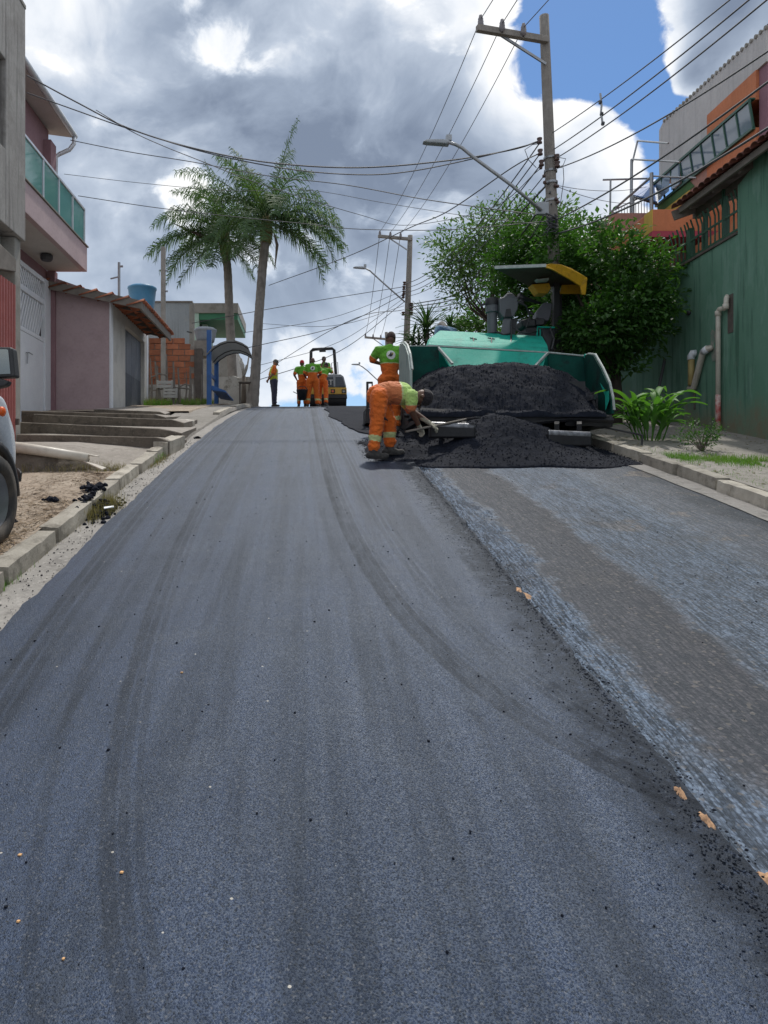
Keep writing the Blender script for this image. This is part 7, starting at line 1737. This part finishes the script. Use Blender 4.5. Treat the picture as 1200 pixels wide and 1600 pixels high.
# ================================================================== LOOSE THINGS ON THE GROUND
wp = thing('broken_pipe', 'cream plastic pipe with a broken end lying across the left slab edge', 'pipe', P(100, 742, 8.0))
A, B_ = P(-15, 716, 8.25), P(138, 747, 7.95); A.z = slabz(A.x, 8.25)+.055; B_.z = slabz(B_.x, 8.08)+.045; A.y = 8.05
q = MB(); q.tube([A, A.lerp(B_, .5)+V(0,0,.004), B_], [.062, .058, .050], 16); q.build('tube', MATS['pvc'], wp, smooth=True)
q = MB(); e = P(166, 757, 7.75); q.slab([B_+V(-.05, -.03, -.04), B_+V(-.05, .03, -.04), V(e.x, e.y, zl(e.x, e.y)+.05), V(e.x-.03, e.y-.05, zl(e.x, e.y)+.03)], (0, 0, .012)); q.slab([B_+V(-.03, -.02, .04), B_+V(-.03, .04, .03), B_+V(.11, .02, .015), B_+V(.10, -.02, .01)], (0, 0, .010)); q.build('splinter', MATS['pvc'], wp)
q = MB(); c = P(288, 661, 13.3); q.lathe([(.0, 0), (.075, 0), (.075, .36), (.06, .36), (.06, .02)], V(c.x-.18, c.y, c.z-.0), 14, axis=(1, 0, -.05)); tag(q.build('pipe_stub', MATS['pvc'], origin=c, smooth=True), 'short pale pipe stub at the end of an upper terrace step', 'pipe')
q = MB(); c = P(307, 688, 11.6); q.lathe([(.062, 0), (.062, .1), (.05, .1), (.05, .004), (0, .004)], c, 16, axis=(.35, -1, 0)); tag(q.build('drain_mouth', MATS['dark_metal'], origin=c), 'round dark drain mouth beside the kerb end block', 'drain')
kb = stone_mesh(.85, .20, .30, 9); kb_o = bpy.data.objects.new('kerb_block', kb); COL.objects.link(kb_o); kb_o.location = (-1.86, 10.0, G(10.0)+.20); kb_o.rotation_euler = (.17, .05, -.10)
tag(kb_o, 'isolated tilted kerb block at the foot of the second step', 'kerb stone')
def zroad(x, y): return G(y)+(.037 if -1.6 < x < 1.29 else .0)
def clump(label, n, cx, cy, sx_, sy_, rmin, rmax, zf):
    sp = [(cx+random.gauss(0, sx_), cy+random.gauss(0, sy_)) for _ in range(n)]
    o = clods('asphalt_clod', 'mix', [(x, y, zf(x, y)+random.uniform(0, rmax*.8)) for x, y in sp], rmin, rmax, .9)
    tag(o, label, 'asphalt clod'); return o
a = P(82, 803, 1); yk = 6.45; clump('black asphalt clod on the dirt verge near the tyre', 22, P(82, 0, yk).x, yk, .028, .028, .014, .028, zl)
yk = 5.75; clump('small black crumb of asphalt closest to the van tyre', 8, P(21, 0, yk).x, yk, .012, .012, .012, .022, zl)
yk = 6.85; clump('dark asphalt lumps heaped on top of the left kerb', 34, -1.98, yk, .05, .06, .020, .045, lambda x, y: G(y)+.135)
yk = 6.55; dsp = []
for _ in range(520):
    u, v = random.gauss(0, 1), random.gauss(0, 1); x, y = -1.83+.075*u, yk+.17*v; dsp.append((x, y, G(y)+.01+.10*exp(-(u*u+v*v)*.6)*random.random()+(.11 if x < -1.90 else 0)))
stuff(clods('debris', 'mix', dsp, .008, .026, .8))
blades('dry_grass', 'leaf_dry', lambda: (-1.83+random.gauss(0, .07), 6.55+random.gauss(0, .18)), 1200, .11, .002, zf=lambda x, y: G(y)+.02)
q = MB(); c = P(172, 795, 6.35); q.slab([c+V(-.035, -.06, 0), c+V(.02, .05, .01), c+V(.01, .07, .02), c+V(-.045, -.03, .012)], (0, 0, .006)); tag(q.build('plastic_scrap', MATS['white_paint'], origin=c), 'white scrap of plastic in the left gutter', 'litter')
sp = []
for _ in range(1500):
    y = 1.5+8*random.random()**1.3; x = random.gauss(1.29, .035)
    sp.append((x, y, G(y)+.02+random.uniform(0, .016)))
for _ in range(900):
    y = 1.4+11*random.random()**1.4; x = random.uniform(-1.5, 3.8); sp.append((x, y, zroad(x, y)+.002))
stuff(clods('asphalt_crumbs', 'mix', sp, .0022, .0062))
sp = []
for _ in range(900):
    y = 1.6+7*random.random()**1.2; x = 1.24-abs(random.gauss(0, .12)); sp.append((x, y, G(y)+.038))
for _ in range(3600):
    y = 1.5+7*random.random()**1.9; x = 1.285-abs(random.gauss(0, .022+.07*max(0, 3.2-y)/1.6)); sp.append((x, y, G(y)+.034+random.uniform(0, .006)))
stuff(clods('asphalt_crumbs', 'asphalt', sp, .0015, .0050))
sp = []
for _ in range(700):
    y = random.uniform(3.2, 12); x = random.uniform(-1.85, -1.62); sp.append((x, y, G(y)+.012))
stuff(clods('gutter_grit', 'mix', sp, .002, .007))
def sand(cx, cy, rx, ry, label, k, dz=0):
    q = MB(); n = 34; R_ = 5; q.v.append((cx, cy, zroad(cx, cy)+.022+dz))
    for r in range(1, R_+1):
        for i in range(n):
            a = 2*pi*i/n; m_ = (1+.5*nz(cos(a)*2, sin(a)*2, k*3.7, 1)+.3*nz(cos(a)*7, sin(a)*7, k*2.3, 1))*r/R_; x = cx+cos(a)*rx*m_; y = cy+sin(a)*ry*m_
            q.v.append((x, y, G(y)+(.037 if x < 1.29 and dz >= 0 else 0)+dz+.018*(1-(r/R_)**1.5)-.003+.004*nz(x, y, k, 30)))
    for i in range(n): q.f.append([0, 1+i, 1+(i+1)%n]); q.m.append(0)
    for r in range(R_-1):
        for i in range(n): q.f.append([1+r*n+i, 1+(r+1)*n+i, 1+(r+1)*n+(i+1)%n, 1+r*n+(i+1)%n]); q.m.append(0)
    tag(q.build('sand_patch', MATS['sand'], origin=(cx, cy, G(cy)), smooth=True), label, 'sand')
sand(P(812, 0, 4.47).x+.02, 4.47, .055, .065, 'orange sand dab halfway down the joint between the lanes', 1)
sand(1.34, 2.15, .045, .05, 'bright orange sand spill on the joint at the right edge of the photo', 2)
sand(1.262, 2.50, .016, .035, 'upper thin dab of orange sand along the joint above the bright spill', 3)
sand(1.275, 2.36, .017, .040, 'lower thin dab of orange sand along the joint just above the bright spill', 5)
mat('chip', (.7, .42, .2), (.6, .34, .15), 20, .9)
q = MB()
for px, py in ((62, 712), (57, 925), (198, 1045), (568, 128), (380, 768+0)):
    X_, Y_ = (px/2, 1000+py/2) if px < 600 else (px, py)
    yy = EYE/(.21+(Y_-760)/F); x = P(X_, 0, yy).x; s_ = random.uniform(.003, .007); q.slab([(x-s_, yy-s_*.5, zroad(x, yy)), (x+s_*.8, yy-s_*.9, zroad(x, yy)), (x+s_*1.1, yy+s_*.6, zroad(x, yy)), (x-s_*.4, yy+s_*.9, zroad(x, yy))], (0, 0, .004))
stuff(q.build('orange_chips', MATS['chip']))
